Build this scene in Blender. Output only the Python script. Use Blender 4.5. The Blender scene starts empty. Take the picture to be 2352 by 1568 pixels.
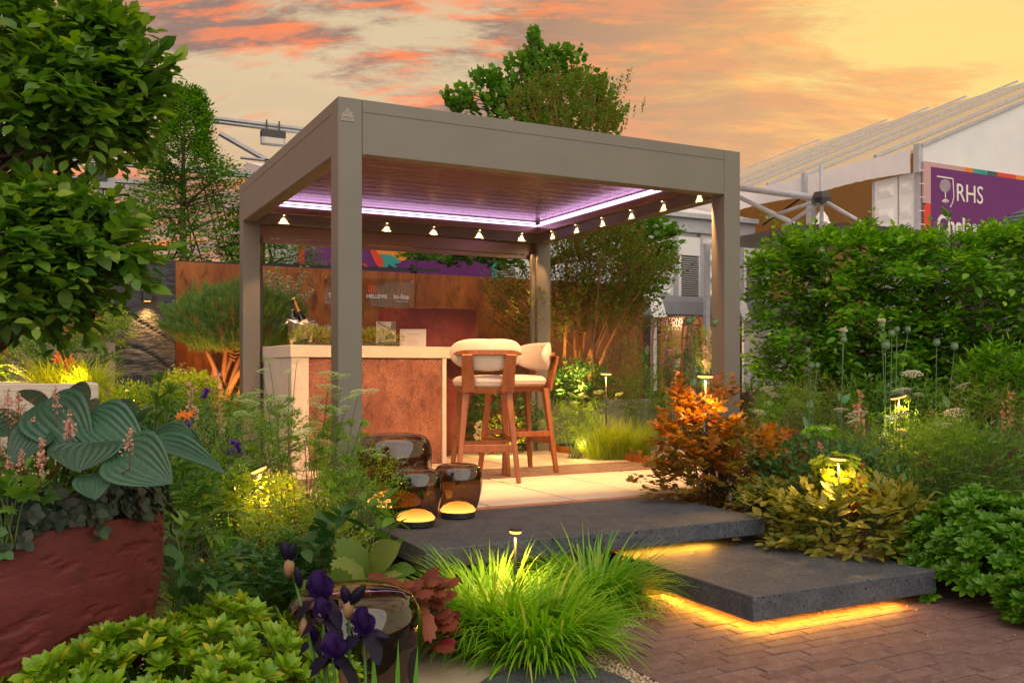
import bpy, math, random
import numpy as np
from mathutils import Vector, Matrix, noise

random.seed(11)
rng = np.random.default_rng(11)
S = bpy.context.scene
C = S.collection
R = math.radians

# ------------------------------------------------------------------ camera
# World axes follow the pergola: +X along its front beam, +Y along its side beam.
F, CX, HY, EYE = 2118.0, 1176.0, 849.0, 0.875
fx, fy = math.sin(R(27.2)), math.cos(R(27.2))
rx, ry = fy, -fx
cam_d = bpy.data.cameras.new('camera')
cam = bpy.data.objects.new('camera', cam_d)
C.objects.link(cam)
cam.location = (0, 0, EYE)
cam.rotation_euler = (R(90), 0, R(-27.2))
cam_d.sensor_width = 36
cam_d.lens = 36 * F / 2352
cam_d.shift_y = (HY - 784) / 2352
cam_d.clip_start = 0.05
cam_d.clip_end = 600
S.camera = cam

# ------------------------------------------------------------------ sky, sun, exposure
W = bpy.data.worlds.new('World')
S.world = W
W.use_nodes = True
wn, wl = W.node_tree.nodes, W.node_tree.links
wn.clear()


def wnode(t, **kw):
    n = wn.new(t)
    for k, v in kw.items():
        setattr(n, k, v)
    return n


def wmath(op, a, b=None, c=None, clamp=False):
    n = wn.new('ShaderNodeMath'); n.operation = op; n.use_clamp = clamp
    for i, v in enumerate((a, b, c)):
        if v is None:
            continue
        if isinstance(v, (int, float)):
            n.inputs[i].default_value = v
        else:
            wl.new(v, n.inputs[i])
    return n.outputs[0]


def wdot(vec, d):
    n = wn.new('ShaderNodeVectorMath'); n.operation = 'DOT_PRODUCT'
    wl.new(vec, n.inputs[0]); n.inputs[1].default_value = d
    return n.outputs['Value']


def wmix(f, a, b):
    n = wn.new('ShaderNodeMix'); n.data_type = 'RGBA'
    for sock, v in ((n.inputs[0], f), (n.inputs[6], a), (n.inputs[7], b)):
        if isinstance(v, tuple):
            sock.default_value = (*v, 1)
        elif isinstance(v, (int, float)):
            sock.default_value = v
        else:
            wl.new(v, sock)
    return n.outputs[2]


def wsmooth(v, lo, hi):
    n = wn.new('ShaderNodeMapRange'); n.interpolation_type = 'SMOOTHSTEP'
    wl.new(v, n.inputs[0]); n.inputs[1].default_value = lo; n.inputs[2].default_value = hi
    return n.outputs[0]


tc = wnode('ShaderNodeTexCoord')
D = tc.outputs['Generated']
sep = wnode('ShaderNodeSeparateXYZ'); wl.new(D, sep.inputs[0])
ez = sep.outputs[2]
a_ = wdot(D, (rx, ry, 0)); b_ = wdot(D, (fx, fy, 0))
den = wmath('ADD', wmath('MAXIMUM', ez, 0.0), 0.30)
u_ = wmath('DIVIDE', a_, den); v_ = wmath('DIVIDE', b_, den)
comb = wnode('ShaderNodeCombineXYZ')
uu = wmath('ADD', u_, wmath('MULTIPLY', v_, 0.35))
wl.new(uu, comb.inputs[0]); wl.new(v_, comb.inputs[1])


def cloud(scale, sx, sy, off, det=9, rough=0.6, dist=0.4):
    mp = wnode('ShaderNodeMapping')
    mp.inputs['Scale'].default_value = (sx, sy, 1); mp.inputs['Location'].default_value = off
    wl.new(comb.outputs[0], mp.inputs[0])
    n = wnode('ShaderNodeTexNoise')
    wl.new(mp.outputs[0], n.inputs['Vector'])
    n.inputs['Scale'].default_value = scale; n.inputs['Detail'].default_value = det
    n.inputs['Roughness'].default_value = rough; n.inputs['Distortion'].default_value = dist
    return n.outputs[0]


sunset = Vector((fx, fy, 0)) * math.cos(R(25)) + Vector((rx, ry, 0)) * math.sin(R(25)) + Vector((0, 0, 0.13))
sunset.normalize()
glow = wsmooth(wdot(D, tuple(sunset)), 0.86, 1.0)
low = wsmooth(ez, 0.36, 0.02)
base = wmix(low, (0.60, 0.47, 0.27), (0.60, 0.30, 0.14))
base = wmix(wsmooth(a_, 0.02, 0.45), base, (0.70, 0.54, 0.27))
base = wmix(glow, base, (0.86, 0.62, 0.18))
n1 = cloud(2.3, 1.0, 2.6, (3.1, 0.4, 0), 13, 0.66, 0.35)      # cloud streaks
n2 = cloud(6.0, 0.7, 2.2, (7.7, 2.0, 1), 10, 0.66, 0.6)       # lit and shaded flecks inside them
n3 = cloud(0.9, 1.0, 1.5, (4.3, 5.0, 2), 3, 0.5, 0.2)         # where the cloud banks lie
n4 = cloud(15.0, 0.6, 2.2, (1.7, 9.0, 3), 8, 0.68, 0.7)
base = wmix(wmath('MULTIPLY', wsmooth(n1, 0.42, 0.62), 0.38), base, wmix(glow, (0.78, 0.52, 0.30), (0.95, 0.55, 0.16)))
bank = wmath('SUBTRACT', n3, wmath('MULTIPLY', wsmooth(a_, 0.12, 0.42), 0.27))
cover = wmath('ADD', wmath('ADD', wmath('MULTIPLY', n1, 0.62), wmath('MULTIPLY', bank, 0.50)), wmath('MULTIPLY', n4, 0.16))
mask = wsmooth(cover, 0.540, 0.645)
lit = wsmooth(wmath('ADD', wmath('MULTIPLY', n2, 0.62), wmath('MULTIPLY', n4, 0.38)), 0.46, 0.58)
ccol = wmix(lit, (0.24, 0.14, 0.105), (0.90, 0.20, 0.045))
ccol = wmix(wmath('MULTIPLY', glow, 0.75), ccol, (0.95, 0.50, 0.14))
edge_w = wsmooth(cover, 0.62, 0.72)
ccol = wmix(wmath('MULTIPLY', edge_w, 0.45), ccol, (0.36, 0.20, 0.14))
skyc = wmix(wmath('MULTIPLY', mask, 0.95), base, ccol)
ground_c = wsmooth(ez, -0.001, -0.03)
skyc = wmix(ground_c, skyc, (0.10, 0.08, 0.06))
bg = wnode('ShaderNodeBackground'); wl.new(skyc, bg.inputs[0]); bg.inputs[1].default_value = 0.66
nis = wnode('ShaderNodeTexSky'); nis.sky_type = 'NISHITA'; nis.sun_disc = False
SUN_EL, SUN_AZ = 40.0, 250.0          # azimuth of the light, counted from +X towards +Y
nis.sun_elevation = R(SUN_EL); nis.sun_rotation = R(90 - SUN_AZ)
bg2 = wnode('ShaderNodeBackground'); wl.new(nis.outputs[0], bg2.inputs[0]); bg2.inputs[1].default_value = 0.005
adds = wnode('ShaderNodeAddShader'); wl.new(bg.outputs[0], adds.inputs[0]); wl.new(bg2.outputs[0], adds.inputs[1])
wo = wnode('ShaderNodeOutputWorld'); wl.new(adds.outputs[0], wo.inputs[0])

sun_d = bpy.data.lights.new('sun', 'SUN')
sun_d.energy = 1.5; sun_d.angle = R(110); sun_d.color = (1.0, 0.985, 0.95)
sun = bpy.data.objects.new('sun', sun_d); C.objects.link(sun)
sv = Vector((math.cos(R(SUN_EL)) * math.cos(R(SUN_AZ)), math.cos(R(SUN_EL)) * math.sin(R(SUN_AZ)), math.sin(R(SUN_EL))))
sun.rotation_euler = sv.to_track_quat('Z', 'Y').to_euler()
S.view_settings.view_transform = 'Standard'
S.view_settings.look = 'None'
S.view_settings.gamma = 1
S.view_settings.exposure = 0.84
S.view_settings.use_curve_mapping = False
S.render.engine = 'CYCLES'
S.cycles.use_denoising = True
S.cycles.max_bounces = 6
S.cycles.transparent_max_bounces = 12
S.cycles.sample_clamp_indirect = 4
S.cycles.use_light_tree = True


# ------------------------------------------------------------------ where things stand
def VD(px, py, d):
    """point seen at (px, py) at distance d along the view axis"""
    l = (px - CX) / F * d
    return Vector((fx * d + rx * l, fy * d + ry * l, EYE + (HY - py) / F * d))


def G(px, py, z=0.0):
    return VD(px, py, (EYE - z) * F / (py - HY))


def BD(px, d, z=0.0):
    p = VD(px, HY, d); p.z = z
    return p


def PY(px, py, Y):
    k = (px - CX) / F
    return VD(px, py, Y / (fy + ry * k))


def PX(px, py, X):
    k = (px - CX) / F
    return VD(px, py, X / (fx + rx * k))


# ------------------------------------------------------------------ object helpers
def tag(o, label=None, cat=None, group=None, kind=None):
    if label: o['label'] = label
    if cat: o['category'] = cat
    if group: o['group'] = group
    if kind: o['kind'] = kind
    return o


def thing(name, label, cat, loc=(0, 0, 0), rz=0.0, group=None):
    o = bpy.data.objects.new(name, None); C.objects.link(o)
    o.location = loc; o.rotation_euler = (0, 0, rz)
    o.empty_display_size = 0.1
    return tag(o, label, cat, group)


def link(name, me, parent=None, m=None):
    o = bpy.data.objects.new(name, me); C.objects.link(o)
    if m is not None and not me.materials:
        me.materials.append(m)
    if parent is not None:
        o.parent = parent
    return o


def copy_tree(o, parent=None):
    c = o.copy(); C.objects.link(c); c.parent = parent
    for ch in list(o.children):
        copy_tree(ch, c)
    return c


class MB:
    def __init__(s):
        s.v = []; s.f = []; s.o = Vector((0, 0, 0))

    def add(s, vs, fs):
        k = len(s.v)
        s.v += [tuple(Vector(p) - s.o) for p in vs]
        s.f += [tuple(i + k for i in f) for f in fs]
        return s

    def box(s, x0, x1, y0, y1, z0, z1):
        return s.add([(x0, y0, z0), (x1, y0, z0), (x1, y1, z0), (x0, y1, z0), (x0, y0, z1), (x1, y0, z1), (x1, y1, z1), (x0, y1, z1)],
                     [(3, 2, 1, 0), (4, 5, 6, 7), (0, 1, 5, 4), (1, 2, 6, 5), (2, 3, 7, 6), (3, 0, 4, 7)])

    def bar(s, a, b, w, h, up=(0, 0, 1), w2=None, h2=None):
        a, b = Vector(a), Vector(b); d = (b - a).normalized()
        x = d.cross(Vector(up)).normalized(); z = x.cross(d)
        w2 = w if w2 is None else w2; h2 = h if h2 is None else h2
        vs = []
        for p, ww, hh in ((a, w, h), (b, w2, h2)):
            for i, j in ((-1, -1), (1, -1), (1, 1), (-1, 1)):
                vs.append(p + x * i * ww / 2 + z * j * hh / 2)
        return s.add(vs, [(3, 2, 1, 0), (4, 5, 6, 7), (0, 1, 5, 4), (1, 2, 6, 5), (2, 3, 7, 6), (3, 0, 4, 7)])

    def tube(s, path, rad, n=6, cap=True):
        path = [Vector(p) for p in path]
        if isinstance(rad, (int, float)): rad = [rad] * len(path)
        vs, fs = [], []
        ref = Vector((0.31, 0.17, 0.93))
        for i, p in enumerate(path):
            d = (path[min(i + 1, len(path) - 1)] - path[max(i - 1, 0)])
            if d.length < 1e-9: d = Vector((0, 0, 1))
            d.normalize()
            x = d.cross(ref)
            if x.length < 1e-3: x = d.cross(Vector((1, 0, 0)))
            x.normalize(); y = d.cross(x)
            for j in range(n):
                a = 2 * math.pi * j / n
                vs.append(p + (x * math.cos(a) + y * math.sin(a)) * rad[i])
        for i in range(len(path) - 1):
            for j in range(n):
                k = (j + 1) % n
                fs.append((i * n + j, i * n + k, (i + 1) * n + k, (i + 1) * n + j))
        if cap:
            fs.append(tuple(range(n))[::-1]); fs.append(tuple((len(path) - 1) * n + j for j in range(n)))
        return s.add(vs, fs)

    def lathe(s, prof, n=32, c=(0, 0, 0), cap=False, M=None):
        c = Vector(c); vs, fs = [], []
        for r, z in prof:
            for j in range(n):
                a = 2 * math.pi * j / n
                p = Vector((r * math.cos(a), r * math.sin(a), z))
                vs.append((M @ p if M else p) + c)
        for i in range(len(prof) - 1):
            for j in range(n):
                k = (j + 1) % n
                fs.append((i * n + j, i * n + k, (i + 1) * n + k, (i + 1) * n + j))
        if cap:
            fs.append(tuple(range(n))[::-1]); fs.append(tuple((len(prof) - 1) * n + j for j in range(n)))
        return s.add(vs, fs)

    def prism(s, pts, off):
        """pts: closed outline of 3D points, off: thickness vector"""
        n = len(pts); off = Vector(off)
        vs = [Vector(p) for p in pts] + [Vector(p) + off for p in pts]
        fs = [tuple(range(n))[::-1], tuple(range(n, 2 * n))]
        fs += [(i, (i + 1) % n, n + (i + 1) % n, n + i) for i in range(n)]
        return s.add(vs, fs)

    def mesh(s, name, m, smooth=False):
        me = bpy.data.meshes.new(name); me.from_pydata(s.v, [], s.f); me.update()
        if smooth: me.polygons.foreach_set('use_smooth', [True] * len(me.polygons))
        if m: me.materials.append(m)
        return me

    def build(s, name, m, parent=None, smooth=False, bevel=0.0, loc=None, seg=1):
        o = link(name, s.mesh(name, m, smooth), parent)
        if loc is not None: o.location = loc
        if bevel:
            b = o.modifiers.new('edge', 'BEVEL'); b.width = bevel; b.segments = seg; b.limit_method = 'ANGLE'; b.angle_limit = R(40)
        return o


def text(s, loc, size, m, name='lettering', parent=None, rz=0.0, ext=0.002, ax='LEFT', sx=1.0, off=0.0, tilt=90):
    cu = bpy.data.curves.new(name, 'FONT'); cu.body = s; cu.size = size; cu.extrude = ext; cu.align_x = ax; cu.offset = off
    cu.resolution_u = 3
    tmp = bpy.data.objects.new('outline', cu)
    me = bpy.data.meshes.new_from_object(tmp)
    bpy.data.objects.remove(tmp); bpy.data.curves.remove(cu)
    me.name = name; me.materials.clear(); me.materials.append(m)
    o = bpy.data.objects.new(name, me); C.objects.link(o)
    o.location = loc; o.rotation_euler = (R(tilt), 0, rz); o.scale = (sx, 1, 1)
    if parent is not None:
        o.parent = parent
        o.location = Vector(loc) - Vector(parent.location)
    return o


def spot(loc, to, power, col, ang=70, blend=0.5, rad=0.01, parent=None):
    l = bpy.data.lights.new('spot_light', 'SPOT'); l.energy = power; l.color = col
    l.spot_size = R(ang); l.spot_blend = blend; l.shadow_soft_size = rad
    o = bpy.data.objects.new('spot_light', l); C.objects.link(o)
    o.location = loc
    o.rotation_euler = (Vector(loc) - Vector(to)).to_track_quat('Z', 'Y').to_euler()
    if parent is not None:
        o.parent = parent; o.location = Vector(loc) - Vector(parent.location)
    return o


def point(loc, power, col, rad=0.02, parent=None):
    l = bpy.data.lights.new('point_light', 'POINT'); l.energy = power; l.color = col; l.shadow_soft_size = rad
    o = bpy.data.objects.new('point_light', l); C.objects.link(o); o.location = loc
    if parent is not None:
        o.parent = parent; o.location = Vector(loc) - Vector(parent.location)
    return o


# ------------------------------------------------------------------ materials
def new_mat(name):
    m = bpy.data.materials.new(name); m.use_nodes = True
    n, l = m.node_tree.nodes, m.node_tree.links
    n.clear()
    out = n.new('ShaderNodeOutputMaterial')
    return m, n, l, out


def tex_noise(n, l, scale, vec, det=5, rough=0.55, stretch=None, dist=0.0):
    t = n.new('ShaderNodeTexNoise'); t.inputs['Scale'].default_value = scale
    t.inputs['Detail'].default_value = det; t.inputs['Roughness'].default_value = rough; t.inputs['Distortion'].default_value = dist
    if stretch:
        mp = n.new('ShaderNodeMapping'); mp.inputs['Scale'].default_value = stretch
        l.new(vec, mp.inputs[0]); vec = mp.outputs[0]
    l.new(vec, t.inputs['Vector'])
    return t.outputs[0]


def mixc(n, l, f, a, b):
    x = n.new('ShaderNodeMix'); x.data_type = 'RGBA'
    for sock, v in ((x.inputs[0], f), (x.inputs[6], a), (x.inputs[7], b)):
        if isinstance(v, tuple): sock.default_value = (*v, 1)
        elif isinstance(v, (int, float)): sock.default_value = v
        else: l.new(v, sock)
    return x.outputs[2]


def maprange(n, l, v, a, b, c=0.0, d=1.0):
    x = n.new('ShaderNodeMapRange'); l.new(v, x.inputs[0])
    for i, q in enumerate((a, b, c, d)): x.inputs[i + 1].default_value = q
    return x.outputs[0]


def mat(name, c1, c2=None, rough=0.6, metal=0.0, scale=6.0, stretch=None, fine=0.0, fscale=80.0, bump=0.0, bscale=40.0,
        bstretch=None, spots=None, sscale=60.0, thr=0.62, objrand=0.0, spec=0.5, c3=None, lo=0.35, hi=0.65, sheen=0.0, bdist=0.01):
    """c1..c2 by broad noise, c3 by a second, fine grain, dark spots (pores), bump"""
    m, n, l, out = new_mat(name)
    p = n.new('ShaderNodeBsdfPrincipled'); l.new(p.outputs[0], out.inputs[0])
    p.inputs['Roughness'].default_value = rough; p.inputs['Metallic'].default_value = metal
    p.inputs['Specular IOR Level'].default_value = spec
    if sheen: p.inputs['Sheen Weight'].default_value = sheen
    tcn = n.new('ShaderNodeTexCoord'); vec = tcn.outputs['Object']
    oi = n.new('ShaderNodeObjectInfo')
    va = n.new('ShaderNodeVectorMath'); va.operation = 'ADD'; l.new(vec, va.inputs[0])
    vm = n.new('ShaderNodeVectorMath'); vm.operation = 'SCALE'; vm.inputs[0].default_value = (7.3, 3.1, 5.7); l.new(oi.outputs['Random'], vm.inputs['Scale'])
    l.new(vm.outputs[0], va.inputs[1]); vec = va.outputs[0]
    col = c1
    if c2:
        col = mixc(n, l, maprange(n, l, tex_noise(n, l, scale, vec, 6, 0.6, stretch), lo, hi), c1, c2)
    if c3:
        col = mixc(n, l, maprange(n, l, tex_noise(n, l, scale * 2.7, vec, 7, 0.65, stretch, 0.6), 0.5, 0.72), col, c3)
    if fine:
        g = maprange(n, l, tex_noise(n, l, fscale, vec, 3, 0.7, stretch), 0.25, 0.75, 1 - fine, 1 + fine)
        h = n.new('ShaderNodeHueSaturation'); l.new(g, h.inputs['Value'])
        if isinstance(col, tuple): h.inputs['Color'].default_value = (*col, 1)
        else: l.new(col, h.inputs['Color'])
        col = h.outputs[0]
    sp = None
    if spots:
        sp = maprange(n, l, tex_noise(n, l, sscale, vec, 2, 0.5), thr, thr + 0.04)
        col = mixc(n, l, sp, col, spots)
    if objrand:
        g = maprange(n, l, oi.outputs['Random'], 0, 1, 1 - objrand, 1 + objrand)
        h = n.new('ShaderNodeHueSaturation'); l.new(g, h.inputs['Value'])
        if isinstance(col, tuple): h.inputs['Color'].default_value = (*col, 1)
        else: l.new(col, h.inputs['Color'])
        col = h.outputs[0]
    if isinstance(col, tuple): p.inputs['Base Color'].default_value = (*col, 1)
    else: l.new(col, p.inputs['Base Color'])
    if bump:
        b = n.new('ShaderNodeBump'); b.inputs['Strength'].default_value = bump; b.inputs['Distance'].default_value = bdist
        hgt = tex_noise(n, l, bscale, vec, 6, 0.6, bstretch)
        if sp is not None:
            s2 = n.new('ShaderNodeMath'); s2.operation = 'SUBTRACT'; l.new(hgt, s2.inputs[0]); l.new(sp, s2.inputs[1]); hgt = s2.outputs[0]
        l.new(hgt, b.inputs['Height']); l.new(b.outputs[0], p.inputs['Normal'])
    return m


def emit(name, col, strength):
    m, n, l, out = new_mat(name)
    e = n.new('ShaderNodeEmission'); e.inputs[0].default_value = (*col, 1); e.inputs[1].default_value = strength
    l.new(e.outputs[0], out.inputs[0])
    return m


def leafmat(name, c1, c2, rough=0.45, trans=0.35, c3=None, spec=0.4, tc_=None):
    m, n, l, out = new_mat(name)
    br = 1.8
    c1 = tuple(min(.8, x * br) for x in c1); c2 = tuple(min(.8, x * br) for x in c2)
    if c3: c3 = tuple(min(.8, x * br) for x in c3)
    at = n.new('ShaderNodeAttribute'); at.attribute_name = 'rnd'
    oi = n.new('ShaderNodeObjectInfo')
    ad = n.new('ShaderNodeMath'); ad.operation = 'ADD'; l.new(at.outputs['Fac'], ad.inputs[0]); l.new(oi.outputs['Random'], ad.inputs[1])
    fr = n.new('ShaderNodeMath'); fr.operation = 'FRACT'; l.new(ad.outputs[0], fr.inputs[0])
    col = mixc(n, l, fr.outputs[0], c1, c2)
    if c3: col = mixc(n, l, maprange(n, l, fr.outputs[0], 0.86, 0.95), col, c3)
    p = n.new('ShaderNodeBsdfPrincipled'); l.new(col, p.inputs['Base Color'])
    p.inputs['Roughness'].default_value = rough; p.inputs['Specular IOR Level'].default_value = spec
    t = n.new('ShaderNodeBsdfTranslucent')
    h = n.new('ShaderNodeHueSaturation'); h.inputs['Value'].default_value = 1.5; h.inputs['Saturation'].default_value = 1.1
    l.new(col, h.inputs['Color']); l.new(h.outputs[0], t.inputs['Color'])
    mx = n.new('ShaderNodeMixShader'); mx.inputs[0].default_value = trans
    l.new(p.outputs[0], mx.inputs[1]); l.new(t.outputs[0], mx.inputs[2]); l.new(mx.outputs[0], out.inputs[0])
    return m


def smoke_glass(name, tint, f0=0.05, rough=0.0):
    m, n, l, out = new_mat(name)
    t = n.new('ShaderNodeBsdfTransparent'); t.inputs[0].default_value = (*tint, 1)
    g = n.new('ShaderNodeBsdfGlossy'); g.inputs['Roughness'].default_value = rough; g.inputs[0].default_value = (0.9, 0.9, 0.9, 1)
    fr = n.new('ShaderNodeLayerWeight'); fr.inputs[0].default_value = 0.35
    a = maprange(n, l, fr.outputs['Facing'], 0, 1, 0, 1)
    pw = n.new('ShaderNodeMath'); pw.operation = 'POWER'; l.new(a, pw.inputs[0]); pw.inputs[1].default_value = 2.2
    k = maprange(n, l, pw.outputs[0], 0, 1, f0, 0.75)
    mx = n.new('ShaderNodeMixShader'); l.new(k, mx.inputs[0]); l.new(t.outputs[0], mx.inputs[1]); l.new(g.outputs[0], mx.inputs[2])
    l.new(mx.outputs[0], out.inputs[0])
    return m


M = {}
M['taupe'] = mat('taupe_paint', (0.152, 0.143, 0.120), (0.166, 0.156, 0.130), rough=0.42, scale=3, fine=0.04, fscale=300, bump=0.05, bscale=500, bdist=0.001)
M['ceiling'] = mat('ceiling_paint', (0.27, 0.17, 0.125), (0.30, 0.19, 0.14), metal=0.35, rough=0.24, scale=3, bump=0.04, bscale=300, bstretch=(0.2, 3, 1), bdist=0.001)
M['dark'] = mat('dark_metal', (0.02, 0.02, 0.022), rough=0.4)
M['seam'] = mat('seam_shadow', (0.05, 0.045, 0.04), rough=0.6)
M['steel'] = mat('galvanised_steel', (0.36, 0.38, 0.41), (0.44, 0.46, 0.49), rough=0.5, metal=0.1, scale=9)
M['chrome'] = mat('hammered_steel', (0.75, 0.73, 0.70), rough=0.12, metal=1, bump=0.8, bscale=90, bdist=0.004)
M['cream'] = mat('cream_concrete', (0.52, 0.45, 0.37), (0.58, 0.51, 0.42), rough=0.75, scale=5, fine=0.06, fscale=90, spots=(0.20, 0.15, 0.11), sscale=75, thr=0.68, bump=0.25, bscale=60, bdist=0.003)
M['plank'] = mat('board_marked_cream', (0.50, 0.43, 0.34), (0.60, 0.52, 0.42), rough=0.8, scale=7, stretch=(1, 1, 9), bump=0.7, bscale=5, bstretch=(1, 1, 14), bdist=0.01)
M['slab'] = mat('patio_slab', (0.50, 0.42, 0.33), (0.56, 0.47, 0.36), rough=0.85, scale=7, fine=0.09, fscale=120, bump=0.25, bscale=70, bdist=0.003, objrand=0.05)
M['basalt'] = mat('basalt_slab', (0.040, 0.052, 0.070), (0.066, 0.076, 0.094), rough=0.66, scale=7, fine=0.6, fscale=75, c3=(0.088, 0.092, 0.10), spots=(0.006, 0.007, 0.009), sscale=60, thr=0.64, bump=0.5, bscale=90, bdist=0.003)
M['brick'] = mat('clay_brick', (0.112, 0.064, 0.064), (0.150, 0.088, 0.086), rough=0.75, scale=9, fine=0.22, fscale=150, c3=(0.185, 0.145, 0.135), spots=(0.04, 0.02, 0.02), sscale=120, thr=0.68, bump=0.5, bscale=90, bdist=0.003, objrand=0.16)
M['dbrick'] = mat('dark_band_brick', (0.12, 0.075, 0.06), (0.17, 0.11, 0.085), rough=0.8, scale=9, fine=0.2, fscale=100, bump=0.3, bscale=70, bdist=0.003, objrand=0.1)
M['edgebrick'] = mat('terracotta_edge', (0.34, 0.14, 0.08), (0.40, 0.18, 0.11), rough=0.8, scale=9, fine=0.15, bump=0.3, bdist=0.003)
M['joint'] = mat('joint_sand', (0.045, 0.028, 0.022), rough=0.95)
M['gravelbed'] = mat('gravel_bed', (0.30, 0.23, 0.15), (0.42, 0.33, 0.22), rough=0.95, scale=30, fine=0.4, fscale=150, bump=0.8, bscale=150)
M['stone'] = mat('gravel_stone', (0.45, 0.36, 0.25), (0.58, 0.48, 0.35), rough=0.9, scale=25, c3=(0.30, 0.20, 0.12))
M['soil'] = mat('soil', (0.022, 0.014, 0.009), (0.045, 0.03, 0.02), rough=0.95, scale=8, fine=0.5, fscale=90, bump=1.0, bscale=50, bdist=0.02)
M['grassland'] = mat('lawn', (0.03, 0.05, 0.015), (0.05, 0.07, 0.02), rough=0.95, scale=3, fine=0.3)
M['sandstone'] = mat('pale_stone', (0.36, 0.30, 0.21), (0.42, 0.35, 0.25), rough=0.85, scale=6, fine=0.1, fscale=120, bump=0.2, bscale=80, bdist=0.003)
M['corten'] = mat('corten_steel', (0.19, 0.042, 0.006), (0.36, 0.115, 0.012), rough=0.6, scale=2.4, stretch=(1.6, 1, 0.55), c3=(0.09, 0.020, 0.006), fine=0.22, fscale=18, bump=0.1, bscale=60, bdist=0.002, lo=0.3, hi=0.7)
M['rustpanel'] = mat('textured_rust_panel', (0.17, 0.055, 0.032), (0.30, 0.125, 0.075), rough=0.65, scale=4, c3=(0.09, 0.03, 0.02), fine=0.55, fscale=70, bump=1.0, bscale=75, bdist=0.012, stretch=(1, 1, 0.7))
M['darkwall'] = mat('charred_stone_wall', (0.030, 0.034, 0.042), (0.052, 0.055, 0.064), rough=0.5, scale=5, fine=0.25, fscale=60, bump=0.9, bscale=16, bstretch=(0.6, 1, 3.0), bdist=0.03)
M['beigewall'] = mat('beige_render', (0.30, 0.245, 0.185), (0.34, 0.28, 0.21), rough=0.85, scale=3, fine=0.04)
M['redpot'] = mat('maroon_pot', (0.105, 0.013, 0.013), (0.140, 0.020, 0.018), rough=0.72, scale=4, c3=(0.07, 0.009, 0.011), fine=0.16, fscale=120, bump=0.5, bscale=55, bstretch=(1, 1, 2), bdist=0.004)
M['wood'] = mat('teak_wood', (0.16, 0.050, 0.014), (0.25, 0.090, 0.028), rough=0.40, scale=9, stretch=(3, 3, 0.35), fine=0.18, fscale=70, bump=0.08, bscale=60, bdist=0.001)
M['fabric'] = mat('linen_upholstery', (0.50, 0.42, 0.35), (0.55, 0.47, 0.39), rough=0.95, scale=10, fine=0.08, fscale=400, bump=0.3, bscale=500, bdist=0.002, sheen=0.3)
M['white'] = mat('white_pvc', (0.66, 0.67, 0.68), (0.73, 0.74, 0.74), rough=0.55, scale=2, fine=0.03)
M['whitepanel'] = mat('white_panel', (0.72, 0.73, 0.72), rough=0.5, bump=0.05)
M['tentcloth'] = mat('cream_canvas', (0.72, 0.66, 0.50), (0.80, 0.74, 0.58), rough=0.6, scale=2, stretch=(0.3, 2, 1), bump=0.3, bscale=3, bstretch=(0.3, 3, 1), bdist=0.05)
M['tentcloth'] = leafmat('translucent_canvas', (.40, .37, .28), (.44, .41, .32), .6, .45)
M['tentin'] = leafmat('translucent_lining', (.34, .26, .17), (.38, .29, .19), .7, .5)
M['_'] = mat('tan_lining', (0.55, 0.40, 0.25), (0.60, 0.44, 0.28), rough=0.8, scale=1)
M['awning'] = mat('grey_awning', (0.16, 0.17, 0.19), (0.18, 0.19, 0.21), rough=0.7)
M['slat'] = mat('grey_slat', (0.52, 0.53, 0.54), rough=0.45, metal=0.3)
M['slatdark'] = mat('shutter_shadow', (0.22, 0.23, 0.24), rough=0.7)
M['purple'] = mat('purple_print', (0.115, 0.008, 0.13), (0.13, 0.01, 0.145), rough=0.6, scale=1)
M['pink'] = mat('pink_print', (0.50, 0.30, 0.29), rough=0.6)
M['redprint'] = mat('red_print', (0.62, 0.045, 0.02), rough=0.6)
M['orangeprint'] = mat('orange_print', (0.66, 0.16, 0.02), (0.75, 0.28, 0.03), rough=0.6, scale=4)
M['teal'] = mat('teal_print', (0.02, 0.25, 0.22), (0.03, 0.36, 0.30), rough=0.6, scale=3)
M['dteal'] = mat('dark_teal_print', (0.03, 0.09, 0.09), rough=0.6)
M['letter'] = mat('white_lettering', (0.72, 0.70, 0.66), rough=0.5)
M['letterorange'] = mat('orange_lettering', (0.70, 0.09, 0.02), rough=0.5)
M['ink'] = mat('grey_ink', (0.12, 0.12, 0.16), rough=0.6)
M['brownpanel'] = mat('brown_panel', (0.085, 0.045, 0.032), (0.11, 0.06, 0.04), rough=0.7)
M['copperhoop'] = mat('rusty_hoop', (0.45, 0.15, 0.04), rough=0.6)
M['greenbox'] = mat('sage_green_planter', (0.15, 0.21, 0.05), rough=0.6, bump=0.1, bscale=20)
M['slate'] = mat('slate_tile', (0.07, 0.095, 0.115), (0.095, 0.12, 0.14), rough=0.5, scale=5, objrand=0.15)
M['paper'] = mat('white_paper', (0.72, 0.70, 0.70), rough=0.5)
M['photo1'] = mat('brochure_print', (0.30, 0.27, 0.22), (0.42, 0.40, 0.36), rough=0.3, scale=9, stretch=(1, 1, 3))
M['photo2'] = mat('brochure_dark', (0.05, 0.05, 0.05), (0.12, 0.11, 0.10), rough=0.3, scale=20)
M['bottle'] = mat('dark_bottle_glass', (0.006, 0.007, 0.010), rough=0.06, spec=0.8)
M['label'] = mat('bottle_label', (0.60, 0.52, 0.42), rough=0.6)
M['foil'] = mat('gold_foil', (0.72, 0.34, 0.05), rough=0.35, metal=0.6)
M['clear'] = smoke_glass('clear_glass', (0.93, 0.93, 0.93), 0.06)
M['acrylic'] = smoke_glass('acrylic_sheet', (0.90, 0.88, 0.84), 0.015, 0.08)
M['smoke'] = smoke_glass('smoked_globe_glass', (0.28, 0.205, 0.125), 0.09)
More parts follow.
